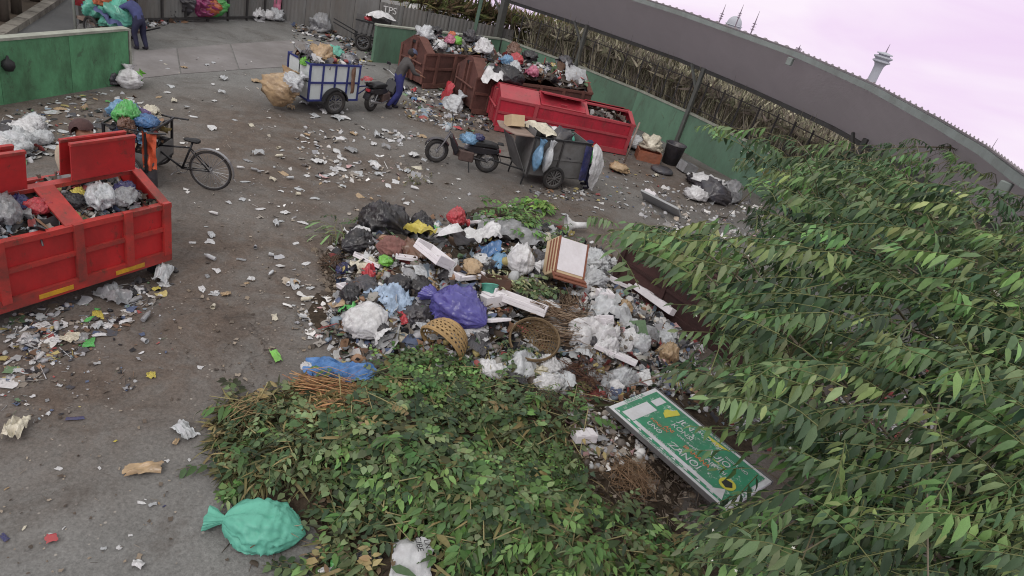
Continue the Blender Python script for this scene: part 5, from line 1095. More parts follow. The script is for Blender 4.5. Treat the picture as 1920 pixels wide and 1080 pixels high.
for p in zone([(0, 240), (66, 230), (80, 265), (50, 300), (0, 305)], 16):
    o = link('crumpled_bag', BAGM[random.randrange(6)], PL[random.choice(('white', 'pale', 'grey', 'white', 'dark', 'pale'))], None, p, (0, 0, random.uniform(0, 6)), random.uniform(.25, .5)); tag(o, auto_label(p, COLN[o.material_slots[0].material.name] + ' crumpled bag') or 'crumpled bag in the litter drift between green side wall and red skip', 'bag', 'bags in the drift by the side wall')
# cups and bottles
CUP = MB().lathe([(.001, 0), (.026, 0), (.036, .09), (.038, .09), (.038, .094), (.034, .094), (.024, .004), (.001, .004)], 14).build('tmp_cup', None); BOT = MB().lathe([(.001, 0), (.03, 0), (.033, .01), (.033, .13), (.03, .15), (.012, .185), (.013, .2), (.001, .2)], 12).build('tmp_bottle', None)
cm, bm_ = CUP.data, BOT.data; bpy.data.objects.remove(CUP); bpy.data.objects.remove(BOT)
for poly, K in (([(340, 300), (620, 240), (800, 360), (620, 420), (400, 420)], 14), ([(20, 620), (330, 530), (300, 640), (40, 740)], 6), (PILE, 40), ([(760, 170), (900, 230), (860, 250), (760, 220)], 10), ([(330, 430), (600, 450), (560, 640), (360, 620)], 8)):
    for p in zone(poly, K):
        me, nm = ((cm, 'plastic_cup'), (bm_, 'plastic_bottle'))[random.random() < .45]; c_ = random.choice(('white', 'pale', 'grey', 'grey', 'cream', 'pale', 'tan'))
        o = link(nm, me, PL[c_], None, p + np.array([0, 0, .035]), (R(90) + random.uniform(-.2, .2), random.uniform(0, 6), random.uniform(0, 6.28)), random.uniform(.65, .95)); o.rotation_euler = (R(86), 0, random.uniform(0, 6.28)); tag(o, auto_label(p, COLN[PL[c_].name] + (' cup' if nm == 'plastic_cup' else ' bottle')) or 'small pale cup or bottle lying in the litter', 'cup' if nm == 'plastic_cup' else 'bottle', 'cups and bottles in the litter')
# ---------------------------------------------------------------- the heap's own things
def HB(name, px, py, wpx, mat, label, cat='bag', v=0, rz=None, asp=(1, .8, .6), lift=-.04, hero=True, neck=.15, wr=.2, rot=None):
    p = S(px, py, lift); s = wpx * M_PX(p); rz = random.uniform(0, 6.28) if rz is None else rz
    me = bag_mesh(s * asp[0], s * asp[1], s * asp[2], v + px, neck=neck, wr=wr, nu=48, nv=56, smooth=mat in ('turq', 'purple')) if hero else None
    o = link(name, me, PL[mat] if isinstance(mat, str) else mat, None, p, rot or (random.uniform(-.1, .1), random.uniform(-.1, .1), rz)); return tag(o, label, cat)
def HS(name, px, py, wpx, lpx, mat, label, cat='sheet', rz=None, amp=.14, lift=.02, rot=None, n=18, fr=3.0, v=0, rag=.18):
    p = S(px, py, lift); k = M_PX(p); rz = random.uniform(0, 6.28) if rz is None else rz
    c, s_ = math.cos(rz), math.sin(rz)
    hf = None if rot else (lambda x, y: hgt(p[0] + c * x - s_ * y, p[1] + s_ * x + c * y) - (p[2] - lift))
    o = link(name, sheet_mesh(wpx * k, lpx * k, amp * wpx * k, px + v, n, fr, rag, hf), PL[mat] if isinstance(mat, str) else mat, None, p, rot or (0, 0, rz)); return tag(o, label, cat)
# heading in the picture -> heading on the ground
def head(px0, py0, px1, py1):
    a, b_ = S(px0, py0), S(px1, py1); return math.atan2(b_[1] - a[1], b_[0] - a[0])
HB('rubbish_bag', 850, 592, 150, 'purple', 'big shiny purple bag in the middle of the heap', rz=head(900, 620, 790, 555), asp=(1, .52, .42), wr=.22, lift=.0)
HB('rubbish_bag', 785, 598, 90, 'dark', 'slate grey bag flattened against the purple bag', rz=.3, asp=(1, .6, .35), wr=.3, neck=0)
HB('rubbish_bag', 722, 436, 118, 'black', 'large black bag at the back of the heap', rz=-.3, asp=(1, .7, .6), wr=.25)
HB('rubbish_bag', 792, 440, 62, 'black', 'round black bag behind the yellow cloth', rz=.6, wr=.2, asp=(1, .9, .8))
HB('rubbish_bag', 680, 462, 95, 'black', 'torn black bag spilling white paper at the left of the heap', rz=1.0, asp=(1, .5, .4), wr=.34)
HS('paper', 668, 452, 46, 34, 'white', 'white paper spilling out of the torn black bag', 'paper', amp=.3, lift=.1)
HB('rubbish_bag', 785, 540, 66, 'black', 'small smooth black bag above the purple bag', rz=2.6, asp=(1, .7, .5), neck=0, wr=.16)
sk_ = HB('white_sack', 684, 622, 100, 'white', 'white woven sack torn open with a dark mouth beside the green cuttings', 'sack', rz=head(650, 600, 715, 650), asp=(1, .8, .62), neck=.3, wr=.16)
HB('rubbish_bag', 712, 640, 34, 'black', 'black lump set in the dark opening of the torn white sack', rz=.2, neck=0, lift=.16, asp=(1, .7, .5))  # black lump fills the dark opening of the sack
HS('white_cloth', 868, 478, 118, 80, 'white', 'large crumpled white cloth draped over the top of the heap', 'cloth', rz=.4, amp=.26, lift=.1, n=26)
HB('printed_bag', 978, 505, 66, 'white', 'round white bag with dark print beside the cardboard box', rz=.2, asp=(1, 1, .9), wr=.16, neck=.1)
HS('clear_plastic', 952, 452, 118, 70, 'grey', 'greyish clear plastic sheeting stretched below the green plants', 'sheet', rz=.1, amp=.2, lift=.08, n=24)
HB('rubbish_bag', 851, 438, 46, 'red', 'bright red bag topping the white cloth', rz=.3, asp=(1, .8, .7), lift=.22, neck=.1); HB('clear_bag', 812, 446, 46, 'green', 'crinkled clear green bag near the red one', rz=1, wr=.35, asp=(1, .9, .6), neck=0)
HB('lime_bag', 722, 500, 32, 'lime', 'small lime green bag among white packaging', wr=.2, neck=0, lift=.05); HS('red_cloth', 690, 515, 42, 26, 'red', 'crimson cloth scrap at the left of the heap', 'cloth', amp=.3); HB('navy_bag', 641, 507, 28, 'navy', 'navy blue round bag at the left edge of the heap', asp=(1, 1, .9), neck=0)
HS('yellow_cloth', 785, 452, 62, 30, 'yellow', 'mustard yellow cloth across the black bags', 'cloth', rz=-.5, amp=.3, lift=.12); HB('striped_sack', 737, 470, 66, pm('brown_sack', lin(132, 92, 86, .9), .8, .3, 8, .3, dirt=.3), 'brown and red woven sack lying behind the foam trays', 'sack', rz=.2, asp=(1, .75, .55), neck=0); HS('brown_cloth', 772, 478, 60, 44, 'brown', 'muddy brown cloth between sack and yellow cloth', 'cloth', amp=.25)
HS('blue_cloth', 917, 478, 32, 40, 'blue', 'crumpled blue cloth beside the clear plastic', 'cloth', amp=.35, lift=.06); HS('paper_sheet', 934, 490, 34, 24, 'sky', 'pale blue paper under the blue cloth', 'paper', amp=.15, lift=.05); HB('paper_bag', 882, 512, 62, 'tan', 'brown paper bag hanging out of the white cloth', rz=head(880, 490, 880, 540), asp=(1, .55, .35), neck=.3, wr=.2, lift=.04)
HS('plastic_film', 735, 560, 70, 70, pm('clear_blue_film', lin(170, 190, 214, .9), .3, .3, 9, .5), 'glittering pale blue plastic film on the left slope of the heap', 'film', amp=.3, n=22, fr=5); HS('green_film', 648, 575, 40, 30, 'green', 'green and grey packet above the white sack', 'packet', amp=.2)
HB('white_bag', 1122, 500, 66, 'pale', 'pale bag behind the cardboard box near the brown skip', rz=.5, wr=.3); HB('clear_bag', 1098, 530, 70, 'pale', 'clear bag with teal print right of the cardboard box', rz=1.4, wr=.34, neck=0); HS('clear_plastic', 1150, 600, 90, 60, 'pale', 'pale plastic sheet on the right slope by the twigs', 'sheet', amp=.3, n=20); HB('brown_bag', 1168, 580, 40, 'tan', 'tan bag on the right slope beside the foam rail', wr=.3, neck=0); HS('clear_plastic', 1110, 640, 90, 50, 'white', 'crumpled white plastic under the bundle of twigs', 'sheet', amp=.3, n=20)
HB('white_bag', 1058, 690, 50, 'white', 'white bag lying under thin branches below the twigs', wr=.2, asp=(1, .6, .5)); HS('clear_plastic', 980, 690, 80, 50, 'pale', 'pale plastic strewn below the second basket', 'sheet', amp=.25, n=18); HB('foil_bag', 945, 700, 36, 'pale', 'small pale bag beside the cuttings', wr=.3)
HS('leather_scrap', 1120, 632, 58, 26, pm('maroon_leather', lin(84, 54, 52), .5, .15, 6, .1), 'dark maroon leather panel on the right slope', 'scrap', rz=head(1090, 615, 1150, 655), amp=.08, lift=.07, n=10); HS('leather_scrap', 1212, 640, 44, 22, pm('maroon_leather', lin(84, 54, 52)), 'maroon leather offcut near the brown skip', 'scrap', rz=head(1190, 625, 1230, 660), amp=.1, lift=.05, n=10)
HB('cream_pot', 752, 632, 34, 'cream', 'cream coloured plastic tub upturned near the purple bag', 'tub', neck=0, wr=.05, asp=(1, 1, .7)); HS('red_wrapper', 757, 605, 26, 20, 'red', 'red wrapper beside the purple bag', 'wrapper', amp=.3, lift=.05)
HS('blue_tarpaulin', 640, 706, 128, 52, pm('blue_tarpaulin', lin(84, 128, 184, .9), .4, .3, 6, .4, dirt=.25, dcol=lin(70, 90, 120), bscale=14), 'crumpled blue tarpaulin at the edge of the cuttings', 'tarpaulin', rz=head(580, 700, 700, 715), amp=.13, lift=.03, n=30, fr=4)
HB('plastic_bag', 575, 688, 26, 'white', 'white scrap bag beside the blue tarpaulin', neck=0, wr=.3)
# bottom of the picture
HB('woven_sack', 478, 1000, 168, 'turq', 'full turquoise woven sack lying on the concrete by the cuttings', 'sack', rz=head(540, 985, 400, 965), asp=(1.08, .62, .44), neck=.12, wr=.17, lift=0)
HS('printed_sack', 770, 1050, 78, 88, pm('white_woven_sack', lin(196, 198, 200, .9), .6, .12, 8, .2, dirt=.3, dcol=lin(120, 112, 104)), 'white flattened sack with black print among the leaves', 'sack', rz=.3, amp=.12, lift=.05, n=18); HB('green_bag', 641, 1056, 44, 'green', 'bright green bag below the turquoise sack', neck=0, wr=.3); HB('black_bag', 690, 1052, 54, 'black', 'black bag between green bag and printed sack', wr=.25, neck=0); HS('white_scrap', 620, 1076, 40, 26, 'white', 'white plastic under the bright green bag', 'sheet', amp=.2)
_ps = S(772, 1048, .13)
for i, (tx, sz) in enumerate((('CIBE', .075), ('LIN', .06))):
    o = text_part('print', tx, sz, M_BLK, bpy.data.objects['printed_sack'], (.0, .0, .0), (0, 0, R(-80)), .0008); o.location = (.04 + i * .07, .02, .14)
HS('plastic_bag', 346, 812, 48, 26, 'pale', 'clear crumpled bag on the concrete left of the cuttings', 'bag', amp=.25); HS('plastic_bag', 30, 808, 58, 34, 'cream', 'crumpled bag with leaves at the left frame edge', 'bag', amp=.3); HS('banana_skin', 272, 884, 60, 24, 'tan', 'dry tan leaf sheath curled on the concrete', 'leaf', amp=.2, rz=.6, n=10)
HS('packet', 140, 787, 28, 8, 'navy', 'flat navy and white packet on the concrete', 'packet', amp=.02, n=4, rz=head(125, 787, 155, 785)); HS('paper', 12, 722, 24, 34, 'white', 'torn white paper sheet at the left frame edge', 'paper', amp=.04, n=6); HS('leaf', 517, 670, 34, 14, 'lime', 'single long green leaf on bare ground left of the heap', 'leaf', amp=.1, rz=head(508, 655, 525, 690), n=8)
HS('carton', 97, 1012, 20, 18, 'red', 'small red and white carton in the near corner', 'carton', amp=.15, n=6); HS('plastic_bag', 305, 522, 56, 26, 'pale', 'clear green tinted bag at the foot of the red skip', 'bag', amp=.3); HS('wet_bag', 215, 560, 60, 40, 'grey', 'grey plastic bag spread under the red skip', 'bag', amp=.3); HB('dark_bag', 240, 552, 34, 'black', 'black bag under the red skip near its end leg', neck=0, wr=.3)
# filling of the heap: many more bags and crumpled sheets
for K, mats_, lb, gr in ((34, ('white', 'white', 'pale'), 'crumpled white plastic wedged in the loose part of the heap', 'white plastic wedged in the heap'), (18, ('black', 'dark'), 'small dark plastic bag wedged between other rubbish on the heap', 'small dark bags in the heap'), (16, ('grey', 'tan', 'brown', 'cream'), 'dull brownish bag or rag pressed into the heap', 'dull rags in the heap')):
    for p in zone(PILE, K):
        if random.random() < .5: o = link('crumpled_bag', BAGM[random.randrange(6)], PL[random.choice(mats_)], None, p - np.array([0, 0, .03]), (random.uniform(-.4, .4), random.uniform(-.4, .4), random.uniform(0, 6)), random.uniform(.2, .42))
        else: o = link('crumpled_bag', SHM[random.randrange(5)], PL[random.choice(mats_)], None, p + np.array([0, 0, .03]), (random.uniform(-.35, .35), random.uniform(-.35, .35), random.uniform(0, 6)), (random.uniform(.25, .5), random.uniform(.2, .4), .5))
        tag(o, auto_label(p, COLN[o.material_slots[0].material.name] + ' crumpled plastic') or lb, 'plastic', gr)
# wall-side bags on the left
for px, py, w, m, lb, r_ in ((243, 160, 40, 'white', 'white carrier bag standing at the end of the green side wall', (0, -R(75), 2.2)), (262, 158, 26, 'lime', 'green carrier bag beside the white one at the wall end', (0, -R(50), 1.0)), (215, 158, 36, 'dark', 'grey and dark bag slumped against the green side wall', (0, 0, .4))):
    p = S(px, py); s = w * M_PX(p); o = link('carrier_bag', bag_mesh(s * 1.2, s, s * .7, px, neck=.2, wr=.25, smooth=False), PL[m], None, p + np.array([0, 0, s * .35 if r_[1] else 0]), r_); tag(o, lb, 'bag')
p = U(8, 118, .75); o = MB().lathe([(.001, -.12), (.07, -.1), (.11, -.02), (.1, .06), (.03, .12), (.02, .17), (.001, .18)], 16).build('wall_lamp', M_BLK, None, True, loc=p + np.array([.12, -.05, 0])); tag(o, 'black pear shaped object hung on the green side wall', 'lamp')
# ---------------------------------------------------------------- foam, boxes, boards
def tray(name, px, py, wpx, lpx, hh, label, rz, tiltx=0.0, tilty=0.0, notch=True, mat=None, lift=.05, cat='foam tray', solid=False):
    p = S(px, py, lift); k = M_PX(p); w, l_ = wpx * k, lpx * k; t = min(w, l_) * .12; mat = mat or FOAM
    root = empty(name, p, 0, label, cat); root.rotation_euler = (tiltx, tilty, rz)
    MB().lo((-w / 2, -l_ / 2, 0), (w / 2, l_ / 2, hh * (.9 if solid else .35))).build('base', mat, root, bevel=.006)
    z0 = hh * (.9 if solid else .35)
    if not solid:
        for s in (-1, 1):
            MB().lo((s * w / 2 - (t if s > 0 else 0), -l_ / 2, z0 + .001), (s * w / 2 + (0 if s > 0 else t), l_ / 2, hh)).build('rim', mat, root, bevel=.005)
            MB().lo((-w / 2 + t + .001, s * l_ / 2 - (t if s > 0 else 0), z0 + .001), (w / 2 - t - .001, s * l_ / 2 + (0 if s > 0 else t), hh * (1 if s > 0 or not notch else .7))).build('rim', mat, root, bevel=.005)
    elif notch:
        for s in (-.3, .15): MB().lo((w * s, -l_ / 2 + t * .3, z0 + .001), (w * (s + .2), l_ / 2 - t * .3, hh)).build('boss', mat, root, bevel=.004)
    return root
tray('foam_tray', 806, 500, 72, 46, .16, 'shallow foam box lid tilted above the small black bag', head(780, 490, 830, 515), R(-28), 0, lift=.14)
tray('foam_tray', 868, 528, 66, 44, .1, 'flat foam tray lying under the white cloth', head(835, 535, 895, 525), R(-8), R(6), lift=.1)
tray('foam_tray', 832, 452, 56, 36, .1, 'foam panel standing below the red bag', head(815, 460, 850, 455), R(-50), 0, solid=True, lift=.14)
tray('foam_box', 920, 578, 50, 32, .2, 'foam box with a pinkish lid beside the purple bag', head(897, 580, 942, 578), R(-14), 0, solid=True, lift=.06)
tray('foam_sheet', 924, 612, 44, 54, .05, 'white foam panel sagging below the foam box', head(905, 612, 945, 612), R(-34), 0, notch=False, solid=True, lift=.08)
tray('foam_tray', 968, 592, 104, 30, .16, 'long notched foam packing tray slanting between box and twigs', head(935, 565, 1000, 615), R(-22), 0, lift=.16)
tray('foam_rail', 1217, 580, 108, 15, .13, 'long foam rail leaning on the brown skip', head(1185, 548, 1250, 608), R(-20), R(-6), lift=.16, solid=True)
tray('foam_rail', 1150, 676, 84, 22, .07, 'white foam strip with slots at the foot of the heap', head(1118, 660, 1184, 694), R(-14), 0, lift=.08, solid=True)
tray('foam_block', 1130, 566, 30, 26, .16, 'small stepped foam block on the right slope', .3, R(-10), 0, solid=True, lift=.05); tray('foam_block', 1128, 618, 26, 34, .14, 'foam corner block below the pale plastic sheet', .9, R(-30), 0, lift=.08); tray('foam_box', 1092, 828, 44, 26, .12, 'white foam food box beside the green clippings', head(1070, 830, 1112, 826), R(-10), 0, lift=.03, cat='foam box', solid=True)
tray('foam_sheet', 1236, 392, 84, 42, .06, 'pale grey foam board slanted at the tree edge', head(1205, 372, 1270, 405), R(-40), 0, notch=False, solid=True, mat=pm('grey_foam', lin(168, 170, 172, .9), .7, .06, 5, .05), lift=.1); tray('foam_block', 1216, 378, 24, 30, .2, 'white foam end piece beside the grey foam board', head(1205, 372, 1230, 385), R(-30), 0, solid=True, lift=.06)
tray('foam_tray', 1160, 540, 36, 30, .1, 'white packaging insert near the corner of the brown skip', .2, R(-20), .2, lift=.06); tray('foam_tray', 655, 545, 40, 30, .06, 'flat white food tray on the left slope', .8, R(-16), 0, lift=.05); tray('foam_tray', 690, 500, 60, 26, .08, 'white open carton tray under the torn black bag', head(660, 495, 720, 510), R(-30), 0, lift=.06); tray('foam_tray', 760, 495, 40, 26, .08, 'white clamshell tray beside the lime bag', .3, R(-24), 0, lift=.07)
tray('foam_sheet', 906, 425, 60, 34, .06, 'stack of white foam sheets behind the red bag', head(880, 435, 935, 415), R(-30), 0, notch=False, solid=True, lift=.1)
# white plastic funnel shape lying behind the plants
p = S(1058, 432); o = MB().lathe([(.24, 0), (.22, .02), (.1, .14), (.075, .2), (.07, .46), (.06, .46), (.065, .2), (.09, .13), (.2, .0)], 24).build('plastic_cone', PL['white'], None, True, loc=p + np.array([0, 0, .12]), rot=(R(4), R(78), head(1030, 425, 1074, 434))); tag(o, 'white plastic funnel lying behind the green plants', 'funnel')
# tall carton with a white panel
p = S(1052, 528, .06); k = M_PX(p); ct = empty('carton', p, 0, 'brown carton with a white panel standing askew on the heap', 'carton'); cwid, cdep, chgt = 64 * k, 46 * k, .62
ct.rotation_euler = (R(-42), R(10), head(1020, 530, 1082, 528))
WOODB = pm('red_brown_board', lin(140, 86, 66, .9), .7, .18, 5, .15, dirt=.3, stretch=(1, 1, .2))
MB().lo((-cwid / 2, -cdep / 2, 0), (cwid / 2, cdep / 2, chgt)).build('shell', CARDL, ct, bevel=.008)
MB().lo((-cwid / 2 + .05, -cdep / 2 - .012, .06), (cwid / 2 - .02, -cdep / 2 - .002, chgt - .01)).build('white_panel', FOAM, ct); MB().lo((-cwid / 2 + .012, -cdep / 2 - .02, .02), (-cwid / 2 + .046, -cdep / 2 - .003, chgt + .01)).build('edge_strip', WOODB, ct); MB().lo((cwid / 2 - .018, -cdep / 2 - .02, .02), (cwid / 2 + .012, -cdep / 2 - .003, chgt + .01)).build('edge_strip', WOODB, ct)
MB().box((0, -cdep / 2 - .04, -.02), (cwid * 1.05, .16, .02), rx=.6).build('flap', WOODB, ct); MB().box((0, -cdep / 2 - .07, -.07), (cwid * 1.1, .16, .02), rx=.9).build('flap', WOODB, ct)
for i in range(3): MB().lo((-cwid / 2 - .012, -cdep / 2 + .02 + i * .1, .05), (-cwid / 2 - .002, -cdep / 2 + .05 + i * .1, chgt - .03)).build('side_strip', WOODB, ct)
# broken brown crate
p = S(925, 540, .02); open_box('wooden_crate', p, .42, .3, .16, .02, pm('dark_crate_wood', lin(92, 66, 54), .8, .25, 5, .2, dirt=.4), 'small dark wooden crate sunk in the heap', 'crate', rot=(R(-16), R(5), .5))
p = S(916, 558, .03); o = MB().lathe([(.001, 0), (.11, 0), (.13, .16), (.14, .16), (.14, .175), (.12, .175), (.1, .02), (.001, .02)], 20).build('plastic_tub', PL['teal'], None, True, loc=p, rot=(R(-40), 0, .3)); tag(o, 'pale teal plastic tub open to the side near the foam box', 'tub')
# printed marks on the round white bag
text_part('print', 'XXX', .07, PL['navy'], None, S(965, 508, .3), (R(40), 0, R(70)), .001).parent = None
_o = bpy.data.objects['print.002'] if 'print.002' in bpy.data.objects else None
if _o: bpy.data.objects.remove(_o)
# baskets of split bamboo
M_BAM = pm('split_bamboo', lin(176, 146, 100, .9), .7, .2, 8, .15, dirt=.4, dcol=lin(104, 80, 56)); M_BAMD = pm('weathered_bamboo', lin(122, 102, 74, .9), .75, .2, 8, .15, dirt=.5, dcol=lin(74, 60, 46))
def basket(px, py, wpx, label, rot, mat, squash=1.0):
    p = S(px, py, .0); Rr = wpx * M_PX(p) / 2; root = empty('bamboo_basket', p, 0, label, 'basket'); root.rotation_euler = rot
    def pt(t, a):   # t 0 rim .. 1 pole
        r = Rr * math.cos(t * 1.45) ** .8; return np.array([r * math.cos(a), r * math.sin(a) * squash, -Rr * 1.0 * math.sin(t * 1.45)])
    mb = MB(); N = 26; w = .011
    def strip(f, lift):
        P = [f(i / 14) for i in range(15)]; V = []; n = len(P)
        for i, q in enumerate(P):
            d = P[min(i + 1, n - 1)] - P[max(i - 1, 0)]; nrm = q / (np.linalg.norm(q) + 1e-6); s_ = np.cross(d, nrm); s_ /= np.linalg.norm(s_) + 1e-9; V += [q * (1 + lift) + s_ * w, q * (1 + lift) - s_ * w]
        mb.add(V, [(2 * i, 2 * i + 2, 2 * i + 3, 2 * i + 1) for i in range(n - 1)])
    for j in range(N):
        a0 = 2 * math.pi * j / N
        strip(lambda t, a0=a0: pt(t * .93, a0 + t * 1.5), .012); strip(lambda t, a0=a0: pt(t * .93, a0 - t * 1.5), 0)
    mb.build('weave', mat, root)
    for i in range(1, 8):
        MB().add(*(lambda ring: ([x for q in ring for x in (q * 1.02 + np.array([0, 0, w]), q * 1.02 - np.array([0, 0, w]))], [(2 * k_, 2 * ((k_ + 1) % 32), 2 * ((k_ + 1) % 32) + 1, 2 * k_ + 1) for k_ in range(32)]))([pt(i / 8.4, 2 * math.pi * k_ / 32) for k_ in range(32)])).build('hoop', mat, root)
    ring = [pt(0, 2 * math.pi * k_ / 32) for k_ in range(33)]; MB().tube(ring, .02, 6).build('rim', mat, root, True); MB().tube([q + np.array([0, 0, .02]) for q in ring], .012, 6).build('rim_binding', mat, root, True)
    return root
basket(822, 668, 92, 'tipped bamboo basket with hexagonal weave below the purple bag', (R(118), R(0), R(-25)), M_BAM)
basket(992, 668, 92, 'weathered bamboo basket lying under the long foam tray', (R(20), R(-14), .4), M_BAMD)
for o in bpy.data.objects:
    if o.name.startswith('bamboo_basket'): o.location.z += .2 if o.name == 'bamboo_basket' else .3
# twig bundles
def twigs(name, px, py, K, lpx, ang, spread, cols, label, r=.006, lift=.12, bend=.12):
    p0 = S(px, py, lift); k = M_PX(p0); mb = []; Vs = []; 
    V = []; F = []; C = []
    for i in range(K):
        L = lpx * k * random.uniform(.6, 1.1); a = ang + random.gauss(0, spread); d = np.array([math.cos(a), math.sin(a), random.gauss(0, .14)]); st = p0 + np.array([random.gauss(0, lpx * k * .12), random.gauss(0, lpx * k * .1), random.uniform(-.1, .14)]) - d * L * .5
        sd = np.array([-d[1], d[0], 0]) * random.gauss(0, bend) * L; m_ = MB(); m_.tube([st, st + d * L * .5 + sd, st + d * L], [r, r * .8, r * .4], 4, False); o_ = len(V); V += m_.v; F += [tuple(x + o_ for x in f) for f in m_.f]; c = cols[random.randrange(len(cols))]; C += [np.array(c) * random.uniform(.7, 1.2)] * len(m_.v)
    o = link(name, np_mesh(name, np.array(V), np.array(F), np.array(C)), vm('dry_stem', .8, .2)); tag(o, label, 'twigs', kind='stuff'); return o
TW = [lin(150, 128, 108), lin(122, 102, 84), lin(96, 78, 64), lin(170, 150, 130)]
twigs('twig_bundle', 1050, 610, 150, 120, head(1000, 610, 1110, 620), .35, TW, 'bundle of bare brown twigs on the right of the heap'); twigs('twig_bundle', 1060, 578, 80, 60, head(1060, 560, 1062, 600), .35, TW, 'bare twigs hanging down below the carton'); twigs('twig_bundle', 1050, 645, 70, 110, head(990, 640, 1110, 650), .25, TW, 'lower layer of the bundle of twigs')
twigs('twig_bundle', 620, 740, 90, 120, head(560, 745, 690, 745), .3, [lin(170, 120, 90), lin(140, 104, 74), lin(190, 150, 110)], 'reddish dry stalks below the blue tarpaulin', .005, .08); twigs('twig_bundle', 1180, 900, 120, 90, .8, 1.4, [lin(150, 124, 100), lin(120, 96, 74)], 'dry matted roots beside the fallen sign', .004, .05, .3); twigs('twig_bundle', 1090, 720, 120, 130, head(1030, 720, 1150, 730), .8, [lin(110, 82, 70), lin(90, 66, 56)], 'tangle of dark brown stems below the twigs', .005, .05, .25)
twigs('twig_bundle', 470, 780, 46, 80, head(430, 800, 520, 745), .5, [lin(150, 130, 96), lin(120, 104, 80), lin(170, 150, 110)], 'dry stalks at the near edge of the cuttings', .006, .05); twigs('twig_bundle', 630, 500, 60, 60, .5, 1.2, [lin(110, 90, 76), lin(84, 68, 58)], 'small dark sticks at the left edge of the heap', .005, .02); twigs('twig_bundle', 520, 1010, 40, 90, .2, .8, TW, 'dry stalks poking out around the turquoise sack', .006, .04)
# ---------------------------------------------------------------- fallen sign
q = [U(1140, 762, .3), U(1215, 735, .34), U(1450, 905, .42), U(1345, 968, .38)]
sx = ((q[3] - q[0]) + (q[2] - q[1])) / 2; sy = q[1] - q[0]; SLn, SWn = float(np.linalg.norm(sx)), float(np.linalg.norm(q[2] - q[3]) + np.linalg.norm(sy)) / 2
ex = sx / SLn; ey = sy - ex * (sy @ ex); ey /= np.linalg.norm(ey); ez = np.cross(ex, ey)
if ez[2] < 0: ez = -ez
sg = empty('sign_board', q[0], 0, 'fallen green sign board with white lettering half covered by leaves', 'sign'); sg.matrix_world = Matrix(((ex[0], ey[0], ez[0], q[0][0]), (ex[1], ey[1], ez[1], q[0][1]), (ex[2], ey[2], ez[2], q[0][2]), (0, 0, 0, 1)))
M_SGRN = pm('sign_green', lin(48, 140, 102, .95), .6, .12, 4, .05, dirt=.4, dcol=lin(84, 92, 78), wear=.9, wcol=lin(206, 210, 206), wscale=7); M_SWHT = pm('sign_white', lin(216, 218, 222, .9), .6, .06, 4, .03, dirt=.35, dcol=lin(150, 144, 132)); M_SORG = pm('sign_orange', lin(224, 122, 74, .9), .5, .05, 4, 0); M_SYEL = pm('sign_yellow', lin(206, 200, 70, .9), .5, .05, 4, 0)
MB().lo((0, 0, -.05), (SLn, SWn, -.005)).build('board', M_SWHT, sg, bevel=.004); MB().lo((-.012, -.014, -.06), (SLn + .012, -.002, .004)).build('frame', M_GWOOD, sg); MB().lo((-.012, SWn + .002, -.06), (SLn + .012, SWn + .014, .004)).build('frame', M_GWOOD, sg)
MB().lo((.07, .05, -.003), (SLn - .07, SWn - .05, 0)).build('green_field', M_SGRN, sg)
MB().lo((.16, .1, .002), (.16 + SLn * .1, SWn * .62, .003)).build('white_patch', M_SWHT, sg); MB().lo((.18, SWn * .68, .002), (.18 + SLn * .06, SWn - .1, .003)).build('white_patch', M_SWHT, sg); MB().lo((.36, .09, .0025), (SLn - .3, .15, .0035)).build('white_band', M_SWHT, sg); MB().prism([(SLn - .34, .08), (SLn - .12, .08), (SLn - .2, SWn * .28)], .001, .0028, 'xy').build('white_patch', M_SWHT, sg); MB().prism([(SLn * .5, SWn - .1), (SLn * .62, SWn - .16), (SLn * .7, SWn - .07)], .001, .0028, 'xy').build('yellow_patch', M_SYEL, sg); MB().prism([(.42, SWn * .66), (.5, SWn * .6), (.56, SWn * .86), (.47, SWn * .9)], .003, .0045, 'xy').build('yellow_patch', M_SYEL, sg)
def stxt(t, x, y, s, m, rz=0): text_part('lettering', t, s, m, sg, (x, y, .004), (0, 0, rz), .0006)
flipx = ex[0] > 0
stxt('AUJO', SLn * .7, SWn * .66, .14, M_SWHT); stxt('JLN.', SLn * .4, SWn * .76, .14, M_SWHT); stxt('Anomi', SLn * .74, SWn * .5, .11, M_SWHT); stxt('KONSI', SLn * .42, SWn * .6, .11, M_SWHT); stxt('IRAMANA', SLn * .62, SWn * .4, .09, M_SORG); stxt('ANI', SLn * .36, SWn * .47, .08, M_SORG); stxt('ZANOI', SLn * .58, SWn * .26, .145, M_SWHT); stxt('UIULI ANI UNO', SLn * .42, SWn * .16, .06, M_SWHT); stxt('LA nomi UIU', SLn * .72, SWn * .58, .05, M_SYEL); stxt('VMAV AVMA', SLn * .5, SWn * .49, .055, M_SWHT); stxt('AUJO ANI', SLn * .56, SWn * .84, .085, M_SWHT); stxt('nomi UNO', SLn * .8, SWn * .78, .07, M_SWHT); stxt('KONSI JLN', SLn * .3, SWn * .4, .06, M_SORG); stxt('UNO', SLn * .3, SWn * .3, .1, M_SWHT)
stxt('LA UUI', SLn - .04, SWn * .5, .075, M_SGRN, R(90)); stxt('UIUIULI LA', .036, SWn * .5, .075, M_SGRN, R(90)); stxt('UIUIU UIUIU UIUI UIUIU', SLn * .45, .026, .06, M_SGRN); stxt('AVMAVA VMAVM', SLn * .6, SWn - .026, .06, M_SGRN)
for i in range(9):
    x = .09 + i * (SLn - .2) / 9; MB().prism([(x, .06), (x + .07, .06), (x + .035, .09)], .0005, .002, 'xy').build('border_tooth', M_SWHT, sg)
